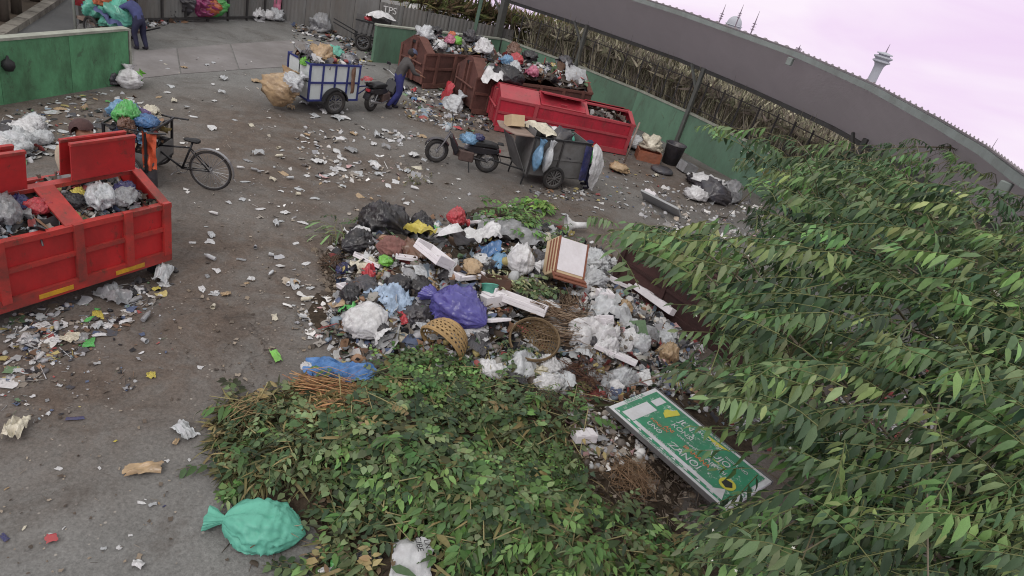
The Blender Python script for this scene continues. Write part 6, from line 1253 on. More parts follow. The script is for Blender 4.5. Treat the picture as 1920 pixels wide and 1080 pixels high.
MB().lathe([(.1, .002), (.1, .004), (.001, .004)], 24, (SLn - .24, SWn * .38, 0)).build('emblem', M_SYEL, sg); MB().lathe([(.07, .0045), (.07, .006), (.001, .006)], 5, (SLn - .24, SWn * .38, 0)).build('emblem_star', pm('sign_black', lin(40, 44, 40)), sg); MB().lathe([(.07, .004), (.07, .0055), (.001, .0055)], 7, (.46, SWn * .74, 0)).build('yellow_mark', M_SYEL, sg)
# ---------------------------------------------------------------- corner by the boundary wall
p = U(1330, 372); bag('rubbish_bundle', p, 1.0, 'dark', 'black tied bundle with white sheet on top by the boundary wall', 'bundle', v=1, rz=1.2, hgt=.9); sheet('white_sheet', p + np.array([-.2, .2, .42]), 1.0, .55, 'white', 'white folded sheet over the black bundle at the wall', v=1, rz=.2); bag('rubbish_bag', p + np.array([.55, .3, 0]), .8, 'grey', 'grey bag behind the black bundle at the wall', v=4); bag('rubbish_bag', p + np.array([-.5, -.5, 0]), .6, 'white', 'white and red printed bag before the black bundle', v=1)
bag('rubbish_bag', U(1300, 345), .5, 'black', 'small black bag left of the tied black bundle', v=2)
p = U(1255, 306); o = MB().lathe([(.001, 0), (.26, 0), (.32, .62), (.35, .64), (.33, .66), (.29, .62), (.24, .04), (.001, .04)], 20).build('dustbin', PL['dark'], None, True, loc=p); tag(o, 'dark grey round dustbin against the boundary wall', 'bin')
o = MB().lathe([(.001, 0), (.34, 0), (.36, .04), (.3, .1), (.001, .12)], 20).build('bin_lid', PL['dark'], None, True, loc=U(1240, 322) + np.array([0, 0, .02])); tag(o, 'dark round lid lying before the dustbin', 'lid')
open_box('orange_crate', U(1212, 300), .75, .5, .32, .02, plastic('dull_orange', (164, 92, 64), .9, .6), 'dull orange plastic crate full of rubbish by the boundary wall', 'crate', rot=(0, 0, .1)); bag('rubbish_bag', U(1212, 296) + np.array([0, 0, .28]), .66, 'cream', 'cream crumpled bag in the orange crate', v=4); bag('rubbish_bag', U(1190, 280) , .7, 'pale', 'pale heap of bags between crimson skip and orange crate', v=1); open_box('grey_crate', U(1284, 322), .5, .4, .3, .02, PL['grey'], 'grey plastic crate in front of the dustbin', 'crate', rot=(0, R(12), .5)); bag('burlap_sack', U(1160, 322), .66, 'tan', 'tan burlap sack open at the foot of the wooden pole', 'sack', v=3, hgt=.6)
p = U(1170, 305); o = MB().tube([p, p + np.array([.06, .1, 1.25])], [.03, .026], 8).build('wooden_pole', M_PLANK, None, True); tag(o, 'upright wooden pole standing in front of the crimson skip', 'pole')
# ---------------------------------------------------------------- back of the yard
def back_bag(px, py, w, m, lb, v=0, z=0.0, hg=1.0, nm='bundle', rot=None): bag(nm, U(px, py, z), w, m, lb, 'bag', v=v, hgt=hg, rot=rot)
for i, (px, py, w, m, lb) in enumerate([(330, 35, .55, 'teal', 'pale teal bag first in the row along the zinc fence'), (342, 34, .6, 'pink', 'pink bag in the row along the zinc fence'), (356, 36, .7, 'dark', 'dark bag in the row along the zinc fence'), (368, 35, .55, 'yellow', 'yellow patterned bag in the row along the zinc fence'), (377, 36, .6, 'magenta', 'purple bag in the row along the zinc fence'), (387, 36, .55, 'orange', 'orange and white bag in the row along the zinc fence'), (397, 35, .55, 'green', 'green bag last in the row along the zinc fence')]):
    back_bag(px, py, w * 1.6, m, lb, i, rot=(0, -R(70), R(10 + 20 * i))); bpy.context.scene.collection.objects[-1].location.z += .45
for px, py, w, m, lb, v in [(372, 28, .8, 'pink', 'pale pink bundle on top of the row of bags', 1), (305, 36, .8, 'black', 'black bag left of the row of coloured bags', 0), (478, 36, .7, 'white', 'white bag at the foot of the grey tarpaulin', 1), (500, 37, .6, 'white', 'upright white bag right of the grey tarpaulin', 3), (516, 38, .6, 'pale', 'pale bag under the pink cloth', 4), (600, 58, .9, 'grey', 'grey green bag heap by the zinc fence corner', 4), (622, 52, .7, 'pale', 'pale bag beside the brown heap', 1), (634, 62, .8, 'brown', 'brown rag heap left of the white drum', 4), (585, 45, .6, 'dark', 'dark bag at the fence corner', 0), (655, 22, .5, 'white', 'white bag near the hanging tyre', 2)]:
    back_bag(px, py, w, m, lb, v)
p = U(472, 34); o = link('grey_tarpaulin', sheet_mesh(2.2, 1.6, .16, 4, 24, 3, .04, smooth=True), pm('grey_tarp', lin(92, 92, 96, .9), .7, .15, 3, .2, dirt=.3), None, p + np.array([-.3, .25, .85]), (R(82), 0, R(73)), 1); tag(o, 'dark grey tarpaulin hung against the zinc fence', 'tarpaulin')
o = link('pink_cloth', sheet_mesh(.4, 1.1, .1, 6, 12, 3, .15), PL['pink'], None, U(515, 36) + np.array([0, 0, .65]), (R(85), 0, R(60)), 1); tag(o, 'pink cloth hanging right of the grey tarpaulin', 'cloth')
sets = lz([(255, 35), (330, 25), (350, 40), (260, 55)], 160, (.1, .4), PAL_MIX, .0, .02, .4, .5); sets += lz([(540, 40), (700, 85), (650, 95), (560, 60)], 120, (.1, .35), PAL_MIX, .3, .1, .3, .4)
o = scatter('yard_litter', sets, M_REF); tag(o, 'rubbish strewn along the back fence', 'litter', kind='stuff')
p = U(650, 66); dr = empty('drum', p, 0, 'white drum with a blue upper half by the parked cart', 'drum'); MB().lathe([(.001, 0), (.3, 0), (.33, .05), (.33, .45), (.32, .46)], 20).build('body', PL['pale'], dr, True); MB().lathe([(.325, .461), (.33, .5), (.33, .78), (.3, .82), (.28, .8), (.28, .5), (.001, .48)], 20).build('upper_half', PL['sky'], dr, True)
_f = (FB - FC) / np.linalg.norm(FB - FC); p = U(657, 12, 1.0); ty = empty('spare_tyre', p, math.atan2(_f[1], _f[0]), 'black tyre hung on the zinc fence', 'tyre'); MB().torus((0, .0, 0), .25, .07, 'y', 24, 8).build('tyre', M_TYRE, ty, True); MB().lathe([(.001, -.02), (.16, -.02), (.18, .02), (.001, .03)], 20, (0, 0, 0), 'y').build('hub', M_CHROME, ty, True)
# banner thrown over the far fence
bn0 = U(806, 42, 1.0); bnn = empty('banner', bn0, 0, 'white banner with black numerals slumped behind the short green wall', 'banner'); bnn.rotation_euler = (R(58), 0, R(12))
me = sheet_mesh(2.0, 1.1, .05, 8, 16, 2, .04, smooth=True); link('cloth', me, PL['white'], bnn); text_part('numerals', '74.00', .55, M_BLK, bnn, (.2, .0, .13), (0, 0, R(-10)), .002)
# cart and bags behind the side wall, where the sorter bends
kc2 = U(218, 78); bc2 = empty('handcart', (kc2[0], kc2[1], 0), R(160), 'low handcart under bags and a blue cloth behind the side wall', 'cart'); MB().lo((-.5, -.45, .35), (.9, .45, .42)).build('deck', M_PLANK, bc2); wheel(bc2, (.2, -.52, .3), .3, .04, 12); wheel(bc2, (.2, .52, .3), .3, .04, 12)
for y in (-.4, .4): MB().tube([(-.5, y, .4), (-1.2, y, .7)], .02, 6).build('handle', M_BLK, bc2)
for x, y, z, s, m, v, lb in [(-.1, 0, .45, .9, 'teal', 4, 'turquoise bag on the handcart behind the side wall'), (.4, .1, .45, .9, 'teal', 1, 'pale teal sheet bundle on the handcart'), (.2, .1, .9, .6, 'orange', 2, 'orange box shaped bag on the handcart'), (.6, -.1, .8, .6, 'white', 1, 'white bag at the street end of the handcart')]: bag('load_bag', cart_at(bc2, x, y, z), s, m, lb, v=v)
sheet('blue_cloth', cart_at(bc2, .1, .35, .5), 1.3, .6, pm('slate_cloth', lin(84, 90, 130, .9), .8, .15, 4, .2), 'slate blue cloth draped over the handcart side', 'cloth', v=3, rot=(R(40), 0, R(150)))
# flag and gate posts at the street corner
p = U(140, 66); M_PWH = pm('white_pole', lin(200, 206, 196, .85), .6, .1, 4, 0); o = MB().tube([(0, 0, 0), (.0, 0, 4)], .035, 8).build('white_pole', M_PWH, None, True, loc=p + np.array([-.2, .3, 0])); tag(o, 'white pole left of the red and white flag', 'pole')
fg = empty('flag', U(152, 60) + np.array([0, .2, 1.1]), R(60), 'red and white flag hanging beside the white pole', 'flag'); link('red_half', sheet_mesh(.3, .9, .05, 1, 10, 2, .03, smooth=True), PL['red'], fg, (-.15, 0, 0), (R(88), 0, 0), 1); link('white_half', sheet_mesh(.28, .9, .05, 2, 10, 2, .03, smooth=True), PL['white'], fg, (.14, 0, 0), (R(88), 0, 0), 1)
gt = empty('gate', U(186, 58) + np.array([0, .3, 0]), R(50), 'green and grey steel gate posts bundled behind the side wall', 'gate')
for i, x in enumerate((0, .16, .3, .46, .62)): MB().lo((x - .025, -.025, 0), (x + .025, .025, 2.6)).build('bar', M_POSTG if i % 2 == 0 else M_FRAME, gt)
for z in (.4, 1.4, 2.2): MB().lo((-.05, .026, z), (.68, .05, z + .06)).build('cross_rail', M_POSTG, gt)
# street side trunks and low wall
M_BARK = pm('bark', lin(88, 80, 72, .9), .9, .3, 6, .5, stretch=(1, 1, .3))
for i, (px, py, h_) in enumerate(((32, 32, 2.6), (8, 46, 2.4), (66, 8, 2.6))):
    p = U(px, py); t = empty('street_tree', p, 0, ['slim grey tree trunk by the kerb across the street', 'mossy tree trunk at the left frame edge', 'thin trunk at the top beside the road'][i], 'tree'); MB().tube([(0, 0, 0), (.04, .02, 1), (.1, .05, h_), (.1, .1, h_ + 2)], [.13, .1, .085, .06], 8).build('trunk', M_BARK, t, True)
    K = 260; P = np.stack([rng.normal(.1, .7, K), rng.normal(.1, .7, K), h_ + 2 + rng.normal(.4, .5, K)], -1); C = np.array([lin(70, 90, 50), lin(90, 110, 60)])[rng.integers(0, 2, K)]
    scatter('crown', [(np.array([(-.5, 0, 0), (0, .25, .05), (.5, 0, 0), (0, -.25, .05)]), np.array([(0, 1, 2, 3)]), rotm(rng.normal(0, .8, K), rng.normal(0, .8, K), rng.uniform(0, 6, K)) * .22, P, C)], vm('leaf', .55, .3, .2), t, None)
p0, p1_ = U(-20, 12), U(80, -32); wl2 = empty('street_wall', (p0[0], p0[1], 0), math.atan2((p1_ - p0)[1], (p1_ - p0)[0]), 'dark low wall with a pale window frame across the street', 'wall'); Lw = float(np.linalg.norm(p1_ - p0)); MB().lo((-3, 0, 0), (Lw + 3, .2, 2.0)).build('wall_panel', pm('dark_render', lin(66, 62, 64), .85, .25, 2, .2), wl2); MB().lo((Lw * .8, -.04, .5), (Lw * 1.2, -.003, 1.6)).build('window_frame', M_PWH, wl2)
# ------------------------------------------------------------------ foliage helpers
def leaf_tpl(w, fold=.06, bend=.18):
    zb = lambda x: -bend * x * x
    V = np.array([(0, 0, 0), (.3, -w, zb(.3) + fold), (.3, 0, zb(.3)), (.3, w, zb(.3) + fold), (.66, -w * .8, zb(.66) + fold), (.66, 0, zb(.66)), (.66, w * .8, zb(.66) + fold), (1, 0, zb(1))])
    return V, [np.array([(0, 1, 2), (0, 2, 3), (4, 7, 5), (5, 7, 6)]), np.array([(1, 4, 5, 2), (2, 5, 6, 3)])]
L_LONG, L_MID, L_ROUND, L_BLADE = leaf_tpl(.16, .05, .3), leaf_tpl(.22, .06, .2), leaf_tpl(.36, .06, .12), leaf_tpl(.05, .02, .5)
M_LEAF = vm('leaf', .5, .35, .22)
def frames(X, up):
    X = X / np.linalg.norm(X, axis=1, keepdims=True); Y = np.cross(up, X); Y /= np.linalg.norm(Y, axis=1, keepdims=True) + 1e-9; Z = np.cross(X, Y)
    return np.stack([X, Y, Z], -1)
def loose(P, size, cols, tpl, pitch=(-.6, .35), roll=.5, up=.03):
    K = len(P); yaw = rng.uniform(0, 6.28, K); pt = rng.uniform(*pitch, K); Mx = rotm(rng.normal(0, roll, K), -pt, yaw); s = rng.uniform(*size, K); C = cols[rng.integers(0, len(cols), K)] * rng.uniform(.65, 1.25, K)[:, None]
    T = P.copy(); T[:, 2] += rng.uniform(0, up, K); return tpl[0], tpl[1], Mx * s[:, None, None], T, C
def sprigs(B, Dv, n, L, ls, cols, tpl, droop=.45, side=.8, fwd=.45, taper=.35, drop=.14):
    """twigs with leaves in two rows; returns leaf set arrays and stem polylines"""
    K = len(B); Dv = Dv / np.linalg.norm(Dv, axis=1, keepdims=True); Ms, Ts, Cs, stems = [], [], [], []; UPV = np.array([0, 0, 1.0])
    tint = cols[rng.integers(0, len(cols), K)] * rng.uniform(.7, 1.25, K)[:, None]
    for j in range(n):
        t = (j + .5) / n; p = B + Dv * (L * t)[:, None]; p = p.copy(); p[:, 2] -= L * .28 * t * t
        sd = np.cross(Dv, UPV); sd /= np.linalg.norm(sd, axis=1, keepdims=True) + 1e-9
        sg = (1 if j % 2 else -1); X = Dv * fwd + sd * (sg * side) * rng.uniform(.75, 1.2, K)[:, None] - UPV * (droop * rng.uniform(.5, 1.5, K))[:, None] + rng.normal(0, .15, (K, 3))
        if j == n - 1: X = Dv + rng.normal(0, .1, (K, 3)) - UPV * .5
        upv = UPV[None] * .8 + sd * (sg * .35) + rng.normal(0, .2, (K, 3)); s = rng.uniform(*ls, K) * (1 - taper * t ** 2 + .0)
        Ms.append(frames(X, upv) * s[:, None, None]); Ts.append(p); Cs.append(tint * rng.uniform(.72, 1.3, K)[:, None] * (1 + rng.normal(0, .06, (K, 3))))
    Ms, Ts, Cs = [np.concatenate(x) for x in (Ms, Ts, Cs)]; keep = rng.random(len(Ts)) > drop; Ms, Ts, Cs = [Ms[keep]], [Ts[keep]], [Cs[keep]]
    for k in range(K): stems.append([B[k] + Dv[k] * L[k] * t - np.array([0, 0, L[k] * .28 * t * t]) for t in (0, .35, .7, 1.0)])
    return (tpl[0], tpl[1], np.concatenate(Ms), np.concatenate(Ts), np.concatenate(Cs)), stems
def stem_mesh(stems, r0, r1, col, n=4):
    V, F = [], []
    for s in stems:
        m_ = MB(); m_.tube(s, list(np.linspace(r0, r1, len(s))), n, False); o_ = len(V); V += m_.v; F += [tuple(x + o_ for x in f) for f in m_.f]
    return np.array(V), np.array(F), np.eye(3)[None], np.zeros((1, 3)), np.array([col])
def split_big(setx, count, score):
    """take the count best pieces out of a placed set"""
    V, F, Mx, T, C = setx; idx = np.argsort(-score)[:count]; keep = np.ones(len(T), bool); keep[idx] = False
    return (V, F, Mx[keep], T[keep], C[keep]), (Mx[idx], T[idx], C[idx])
def leaf_parts(parent, tpl, big, tints, nm='leaf'):
    """single leaves sharing a handful of meshes"""
    Mx, T, C = big; org = np.array(parent.location); meshes = [np_mesh('leaf', tpl[0], tpl[1], np.repeat(np.array([t]), len(tpl[0]), 0)) for t in tints]
    for m_, t, c in zip(Mx, T, C):
        i = int(np.argmin([np.linalg.norm(np.array(x) - c) for x in tints])); o = link(nm, meshes[i], M_LEAF, parent)
        w = Matrix(((m_[0, 0], m_[0, 1], m_[0, 2], t[0] - org[0]), (m_[1, 0], m_[1, 1], m_[1, 2], t[1] - org[1]), (m_[2, 0], m_[2, 1], m_[2, 2], t[2] - org[2]), (0, 0, 0, 1))); o.matrix_local = w
def shift(setx, org): V, F, Mx, T, C = setx; return V, F, Mx, T - org, C
# ------------------------------------------------------------------ cut greenery heap
EXCL += [(768, 1048, 46, 44), (641, 1052, 26, 24), (692, 1050, 32, 24), (480, 985, 100, 62), (640, 700, 72, 30), (690, 628, 52, 40)]
def des(a, k=.08): a = np.array(a); return a * (1 - k) + a.mean(1, keepdims=True) * k
GD = des([lin(72, 92, 58), lin(62, 82, 54), lin(84, 104, 66), lin(52, 70, 48), lin(96, 112, 76), lin(110, 126, 86)]) * 1.3; GB = 1.25 * des([lin(94, 128, 66), lin(82, 116, 62), lin(108, 140, 78), lin(74, 102, 60)]); GO = des([lin(104, 102, 62), lin(84, 86, 54), lin(128, 120, 76), lin(70, 74, 46), lin(150, 134, 90), lin(62, 68, 44)]); GBR = np.array([lin(120, 98, 76), lin(96, 80, 62), lin(140, 120, 96)])
HEAPP = [(430, 740), (560, 720), (700, 690), (790, 655), (900, 680), (1060, 720), (1120, 760), (1080, 850), (1060, 900), (1190, 960), (1280, 1010), (1330, 1090), (560, 1090), (600, 1000), (560, 900), (420, 930), (395, 840)]
cut = empty('green_cuttings', S(800, 860), 0, 'broad heap of cut leafy branches and grass beside the turquoise sack', 'cuttings'); co = np.array(cut.location)
dd = lambda K: np.stack([rng.normal(0, 1, K), rng.normal(0, 1, K), rng.normal(.05, .25, K)], -1)
fs = []; sts = []
def add_sprigs(poly, K, n, L, ls, cols, tpl, droop=.2, lift=(.02, .16), **kw):
    B = zone(poly, K); B[:, 2] += rng.uniform(*lift, K); s, st = sprigs(B, dd(K), n, rng.uniform(*L, K), ls, cols, tpl, droop, **kw); fs.append(s); sts.extend(st); return s
add_sprigs(HEAPP, 330, 9, (.2, .38), (.06, .115), GD, L_ROUND); add_sprigs(HEAPP, 190, 10, (.25, .5), (.08, .17), np.concatenate([GB, GO * 1.1]), L_MID); add_sprigs(HEAPP, 120, 10, (.25, .5), (.1, .2), np.concatenate([GB, GD]), L_LONG)
add_sprigs([(600, 800), (740, 760), (1000, 760), (1060, 860), (1000, 980), (700, 960), (580, 920)], 340, 9, (.2, .4), (.07, .13), GD, L_ROUND)
add_sprigs([(700, 680), (790, 655), (900, 690), (920, 760), (760, 780), (700, 740)], 210, 8, (.15, .3), (.055, .095), GB, L_ROUND)
add_sprigs([(760, 720), (880, 700), (1060, 740), (1080, 800), (900, 800), (760, 790)], 150, 8, (.15, .28), (.045, .07), GD, L_MID)
fs.append(loose(zone([(400, 770), (560, 730), (600, 800), (580, 900), (430, 930), (395, 850)], 1500), (.09, .26), GO, L_BLADE, (-.5, .5), .6, .12)); fs.append(loose(zone([(540, 720), (700, 720), (680, 770), (560, 800)], 700), (.1, .28), np.array([lin(170, 128, 90), lin(146, 110, 78), lin(190, 160, 110), lin(110, 100, 60)]), L_BLADE, (-.4, .4), .5, .1))
fs.append(loose(zone(HEAPP, 1500), (.05, .1), GBR, L_MID, (-.5, .3), .6, .1)); fs.append(loose(zone(HEAPP, 900), (.14, .36), GO, L_BLADE, (-.4, .4), .5, .16)); fs.append(loose(zone(HEAPP, 500), (.12, .24), np.concatenate([GO, GD]), L_LONG, (-.5, .4), .6, .16))
add_sprigs([(930, 860), (1060, 850), (1090, 930), (960, 960)], 170, 9, (.14, .26), (.035, .06), GB, L_MID, droop=.1)
fs.append(loose(zone([(960, 870), (1080, 880), (1080, 960), (960, 960)], 500), (.06, .14), GB, L_BLADE, (0, 1.1), .4, .12))
bigset = add_sprigs([(850, 950), (960, 930), (1090, 930), (1230, 990), (1300, 1090), (830, 1090)], 120, 9, (.22, .4), (.12, .2), GB, L_MID, droop=.35, lift=(.06, .2), taper=.5)
add_sprigs([(420, 780), (560, 760), (620, 860), (560, 930), (420, 920)], 90, 8, (.16, .3), (.06, .11), GD, L_MID); add_sprigs([(600, 850), (900, 820), (1000, 900), (800, 1000), (600, 1000)], 70, 9, (.22, .4), (.1, .17), GB, L_MID, droop=.3, lift=(.06, .2)); add_sprigs([(830, 930), (1000, 930), (1200, 980), (1300, 1090), (620, 1090), (700, 1000)], 130, 8, (.2, .36), (.1, .16), GD, L_MID, droop=.35, lift=(.02, .14)); add_sprigs([(400, 960), (440, 920), (470, 940), (420, 990)], 14, 7, (.12, .2), (.06, .1), GB, L_ROUND)
bi = len(fs) - 5; bigset = fs.pop(bi); bigset, best = split_big(bigset, 290, bigset[3][:, 2] + rng.normal(0, .05, len(bigset[3]))); fs.append(bigset)
LSt = []
for p in zone(HEAPP, 60):
    a_ = random.uniform(0, 6.28); L_ = random.uniform(.25, .8); d_ = np.array([math.cos(a_), math.sin(a_), random.gauss(0, .12)]); LSt.append([p + np.array([0, 0, .1]) + d_ * L_ * t_ + np.array([0, 0, random.uniform(0, .05)]) for t_ in (-.5, 0, .5)])
scatter('cut_stems', [shift(stem_mesh(LSt, .007, .004, lin(150, 142, 104), 5), co)], vm('dry_stem', .8, .2), cut)
scatter('foliage', [shift(x, co) for x in fs], M_LEAF, cut); scatter('stems', [shift(stem_mesh(sts, .004, .002, lin(112, 110, 76), 3), co)], vm('dry_stem', .8, .2), cut); leaf_parts(cut, L_MID, best, [tuple(c * k) for c in GB for k in (.8, 1.1)])
# cuttings on the main heap
def tuft(px, py, K, rad, n, L, ls, cols, tpl, label, up=.3, lift=.1, name='cut_plant'):
    c = S(px, py, lift); t = empty(name, c, 0, label, 'plant'); B = np.stack([rng.normal(0, rad, K), rng.normal(0, rad, K), rng.uniform(-.06, .14, K)], -1); Dv = np.stack([rng.normal(0, 1, K), rng.normal(0, 1, K), rng.uniform(-.1, up * 2, K)], -1)
    s, st = sprigs(B, Dv, n, rng.uniform(*L, K), ls, cols, tpl, .3); scatter('foliage', [s], M_LEAF, t); scatter('stems', [stem_mesh(st, .005, .002, lin(120, 116, 80), 3)], vm('dry_stem'), t)
tuft(968, 420, 60, .34, 8, (.25, .45), (.1, .18), GB, L_MID, 'fresh green leafy branches behind the clear plastic', .35); tuft(1010, 395, 16, .12, 7, (.2, .34), (.14, .24), np.array([lin(130, 170, 84), lin(112, 156, 76)]), L_MID, 'bright light green leaves on the top of the heap', .5); tuft(1040, 470, 30, .2, 8, (.2, .35), (.08, .14), GD, L_MID, 'leafy stems hanging between plants and carton'); tuft(1000, 555, 26, .16, 8, (.18, .3), (.07, .12), GD, L_ROUND, 'dark green leaves left of the carton'); tuft(958, 545, 34, .18, 7, (.2, .36), (.09, .15), np.array([lin(168, 168, 130), lin(140, 146, 106), lin(188, 184, 150)]), L_LONG, 'wilted pale leaves under the round white bag', .2)
tuft(628, 445, 16, .1, 2, (.3, .5), (.28, .42), np.array([lin(126, 150, 104), lin(108, 134, 90)]), L_BLADE, 'pale green palm frond at the left of the heap', .3); tuft(665, 432, 14, .14, 7, (.2, .3), (.06, .1), GD, L_MID, 'small leafy stems beside the palm frond'); tuft(960, 680, 20, .14, 8, (.16, .28), (.05, .08), GD, L_ROUND, 'green sprigs between the two baskets'); tuft(780, 340, 10, .2, 7, (.16, .3), (.05, .1), GO, L_MID, 'small wilted plant on the ground before the motorcycle', .1, .01)
# ------------------------------------------------------------------ overhanging tree
TRK = np.array([4.6, 2.9, 0.0]); tree = empty('cherry_tree', TRK, 0, 'large leafy tree whose drooping branches fill the right side', 'tree'); M_TBARK = pm('tree_bark', lin(118, 108, 94, .9), .85, .25, 8, .4, stretch=(1, 1, .3))
TOPP = np.array([4.35, 3.25, 2.55]); MB().tube([(0, 0, 0), (-.05, .1, .9), TOPP - TRK - np.array([.05, 0, .6]), TOPP - TRK], [.16, .13, .11, .09], 10).build('trunk', M_TBARK, tree, True)
def zc(px, py):
    px, py = np.asarray(px, float), np.asarray(py, float); z = 3.05 + (640 - py) / 420 * .62 + (px - 1500) / 420 * .12; return np.clip(z, 2.3, 4.0) - np.clip((1420 - px) / 300, 0, 1) * np.clip((py - 620) / 200, 0, 1) * .45
CAN = [(1112, 428), (1180, 402), (1290, 440), (1400, 372), (1470, 392), (1372, 300), (1392, 282), (1490, 320), (1310, 236), (1330, 226), (1420, 262), (1500, 252), (1560, 300), (1630, 290), (1650, 262), (1760, 270), (1850, 320), (1935, 400), (1940, 1095), (1420, 1095), (1290, 1080), (1260, 960), (1330, 960), (1420, 985), (1480, 930), (1470, 880), (1400, 800), (1330, 750), (1260, 705), (1230, 680), (1320, 668), (1420, 690), (1400, 640), (1330, 620), (1270, 570), (1330, 560), (1230, 515), (1190, 470)]
def in_can(K, poly, gaps=(), clump=0.0):
    a = np.array(poly, float); out = np.zeros((0, 2))
    while len(out) < K:
        p = rng.uniform(a.min(0), a.max(0), (K * 3, 2)); p = p[in_poly(p, poly)]
        if clump: p = p[fbm(np.stack([p[:, 0] / 70, p[:, 1] / 55, 0 * p[:, 0]], -1), 31) + rng.normal(0, .05, len(p)) > clump]
        for g, keep in gaps: p = p[~in_poly(p, g) | (rng.random(len(p)) < keep)]
        out = np.concatenate([out, p])
    return out[:K]
GAPS = [([(1140, 740), (1230, 715), (1480, 880), (1350, 985)], .0), ([(1450, 690), (1640, 690), (1780, 760), (1700, 850), (1520, 830), (1440, 760)], .3), ([(1600, 480), (1740, 490), (1760, 560), (1640, 570)], .4), ([(1750, 800), (1850, 780), (1860, 900), (1760, 920)], .5), ([(1560, 850), (1720, 860), (1740, 960), (1580, 950)], .5)]
def U3(p2, z): return np.array([U(a, b_, c) for (a, b_), c in zip(p2, z)])
GT = des([lin(98, 122, 82), lin(88, 110, 76), lin(112, 132, 92), lin(78, 100, 70), lin(122, 140, 98), lin(70, 92, 64), lin(60, 80, 58), lin(66, 88, 62), lin(134, 152, 96), lin(104, 136, 84), lin(92, 124, 78)], .05) * 1.05; GTB = des([lin(112, 150, 84), lin(100, 138, 78), lin(126, 158, 92)], .05) * 1.05
def canopy(K, dz, ls, L, n, cols, poly=CAN, gaps=GAPS, jit=.18, tpl=None, clump=.0):
    p2 = in_can(K, poly, gaps, clump); z = zc(p2[:, 0], p2[:, 1]) + dz + rng.normal(0, jit, K); T = U3(p2, z); Dv = T - TOPP; Dv[:, 2] *= .25; Dv /= np.linalg.norm(Dv, axis=1, keepdims=True); Dv += rng.normal(0, .5, (K, 3)) * np.array([1, 1, .5]); Dv /= np.linalg.norm(Dv, axis=1, keepdims=True)
    Ln = rng.uniform(*L, K); ls = (ls[0] * .9, ls[1] * 1.22); B = T - Dv * Ln[:, None]; B[:, 2] += Ln * .2; s, st = sprigs(B, Dv, n, Ln, ls, cols, tpl or L_TREE, .7, .72, .36, .35); return s, st, B
L_TREE = leaf_tpl(.15, .045, .34)
L_T2, L_T3 = leaf_tpl(.2, .03, .5), leaf_tpl(.17, .08, .12)
s1, st1, B1 = canopy(500, .14, (.1, .145), (.35, .62), 15, GT, clump=.43); s2, st2, B2 = canopy(460, -.25, (.1, .14), (.35, .6), 14, GT, clump=.36); s3, st3, B3 = canopy(320, -.85, (.1, .14), (.35, .6), 13, GT); s6, st6, B6 = canopy(340, .05, (.1, .15), (.35, .6), 14, GT, [(1400, 370), (1500, 290), (1640, 250), (1790, 262), (1935, 380), (1935, 640), (1500, 480)], (), clump=.3); s7, st7, B7 = canopy(240, .05, (.07, .12), (.22, .42), 11, GT, tpl=L_T3, clump=.45); s4, st4, B4 = canopy(60, .18, (.11, .15), (.35, .55), 13, GTB, clump=.5)
TIPS = [(1114, 430), (1150, 420), (1205, 470), (1262, 560), (1236, 690), (1270, 610), (1306, 231), (1376, 291), (1440, 250), (1560, 262), (1645, 268), (1690, 262), (1760, 272), (1840, 325), (1895, 380), (1620, 300), (1500, 300), (1330, 795), (1300, 790), (1380, 800), (1290, 950), (1350, 985), (1500, 900), (1240, 430), (1430, 350), (1300, 520), (1300, 835), (1390, 915), (1345, 870)]
tp_ = np.array(TIPS, float); T5 = U3(tp_, zc(tp_[:, 0], tp_[:, 1])); D5 = T5 - TOPP; D5[:, 2] *= .2; D5 /= np.linalg.norm(D5, axis=1, keepdims=True); L5 = np.full(len(TIPS), .75); B5 = T5 - D5 * .75; B5[:, 2] += .16
s5, st5 = sprigs(B5, D5, 15, L5, (.13, .18), np.concatenate([GT, GTB]), L_TREE, .9, .65, .35, .45)
limbs = []
for i in range(len(TIPS)):
    a, b_ = TOPP, B5[i]; sw = np.array([random.gauss(0, .25), random.gauss(0, .25), 0]); mid = (a + b_) / 2 + np.array([0, 0, random.choice((-.5, -.35, -.25, .1))]) + sw; q1 = a * .6 + mid * .4 - np.array([0, 0, .15]) + sw * .5; pts = [a, q1, mid, (mid + b_) / 2 + np.array([0, 0, .06]), b_]; limbs.append(pts)
    MB().tube([p - TRK for p in pts], [.035, .022, .014, .009, .005], 6).build('branch', M_TBARK, tree, True)
for pl in ([(1180, 722, 2.0), (1260, 700, 2.1), (1400, 690, 2.3), (1512, 648, 2.6)], [(1640, 590, 3.3), (1760, 640, 3.25), (1880, 720, 3.1), (1980, 800, 3.0)], [(1740, 1080, 2.9), (1738, 900, 3.0), (1760, 760, 3.2), (1775, 650, 3.3)], [(1430, 880, 2.5), (1560, 960, 2.6), (1640, 1000, 2.6), (1800, 1010, 2.7)], [(1500, 345, 3.6), (1580, 400, 3.6), (1700, 500, 3.5), (1850, 600, 3.4)]):
    MB().tube([U(*p) - TRK for p in pl], [.005, .007, .008, .01], 6).build('branch', M_TBARK, tree, True)
LP = np.array([p for l_ in limbs for a, b_ in zip(l_[:-1], l_[1:]) for p in (a + (b_ - a) * t for t in np.linspace(0.2, .95, 6))])
con = []
for Bq in (B1, B2, B3, B4):
    for b_ in Bq[::4]:
        d = np.linalg.norm(LP - b_, axis=1) + np.where(np.linalg.norm(LP - TOPP, axis=1) > np.linalg.norm(b_ - TOPP), 2, 0); p = LP[int(d.argmin())]; con.append([p, (p + b_) / 2 + np.array([0, 0, .05]), b_])
K8 = 900; T8 = TOPP + np.array([.5, .5, .75]) + rng.normal(0, 1, (K8, 3)) * np.array([1.1, 1.2, .4]); pj = np.array([_proj(t) for t in T8]); dp = (T8 - EYE) @ _fw
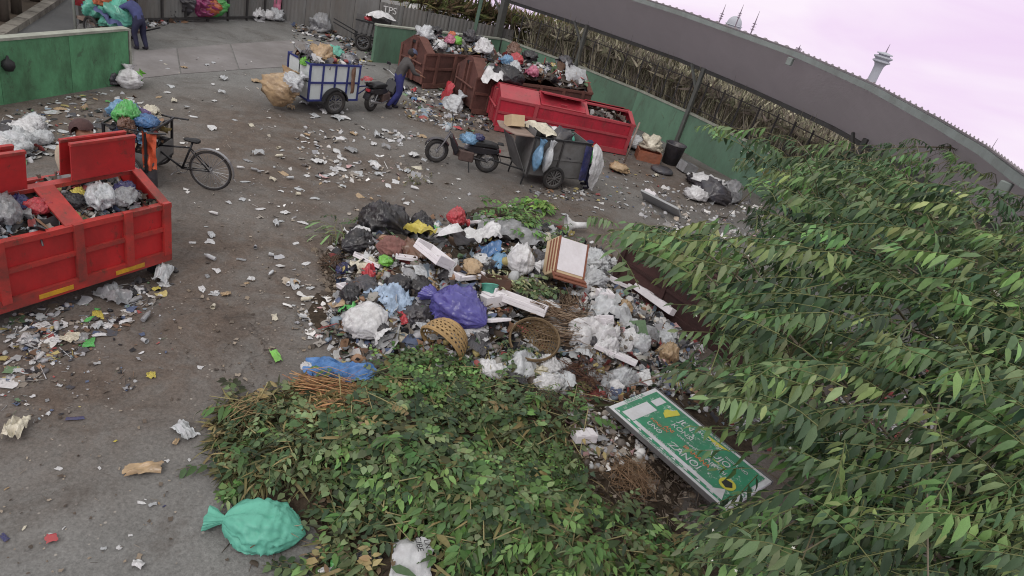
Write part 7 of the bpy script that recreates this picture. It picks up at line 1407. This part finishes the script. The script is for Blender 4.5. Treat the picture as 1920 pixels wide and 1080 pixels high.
T8 = T8[((pj[:, 0] > 1990) | (pj[:, 1] > 1160) | (dp < .2)) & (np.linalg.norm(T8 - EYE, axis=1) > 3.0)][:330]
D8 = T8 - TOPP; D8[:, 2] *= .3; D8 = D8 / np.linalg.norm(D8, axis=1, keepdims=True) + rng.normal(0, .4, D8.shape) * np.array([1, 1, .4]); L8 = rng.uniform(.35, .6, len(T8)); B8 = T8 - D8 / np.linalg.norm(D8, axis=1, keepdims=True) * L8[:, None]
s8, st8 = sprigs(B8, D8, 14, L8, (.09, .16), GT, L_TREE, .7, .72, .36, .35)
allst = st8 + st7 + st6 + st1 + st2 + st3 + st4 + st5
scatter('twigs', [shift(stem_mesh(allst, .0042, .0018, lin(104, 108, 72), 4), TRK), shift(stem_mesh(con, .006, .0035, lin(104, 98, 76), 4), TRK)], vm('dry_stem'), tree)
front = (s5[0], s5[1], np.concatenate([s5[2], s1[2], s4[2]]), np.concatenate([s5[3], s1[3], s4[3]]), np.concatenate([s5[4], s1[4], s4[4]])); d = np.linalg.norm(front[3] - EYE, axis=1); size = np.linalg.norm(front[2][:, :, 0], axis=1)
front, best = split_big(front, 300, size / d + rng.normal(0, .003, len(d)))
scatter('foliage', [shift(x, TRK) for x in (front, s2, s3, s6, s7, s8)], M_LEAF, tree); leaf_parts(tree, L_TREE, best, [tuple(c) for c in np.concatenate([GT, GTB])])
# small white flowers
fl = U3(in_can(110, CAN, GAPS), np.zeros(110)); p2 = in_can(110, CAN, GAPS); fl = U3(p2, zc(p2[:, 0], p2[:, 1]) + .14); a = np.linspace(0, 2 * np.pi, 11)[:-1]; FV = np.stack([np.cos(a) * np.where(np.arange(10) % 2, .4, 1), np.sin(a) * np.where(np.arange(10) % 2, .4, 1), np.where(np.arange(10) % 2, 0, .25)], -1)
scatter('blossoms', [shift((FV, np.arange(10)[None], rotm(rng.normal(0, .5, 110), rng.normal(0, .5, 110), rng.uniform(0, 6, 110)) * rng.uniform(.008, .014, 110)[:, None, None], fl, np.tile(lin(226, 226, 214), (110, 1))), TRK)], vm('petal', .6, .2), tree)
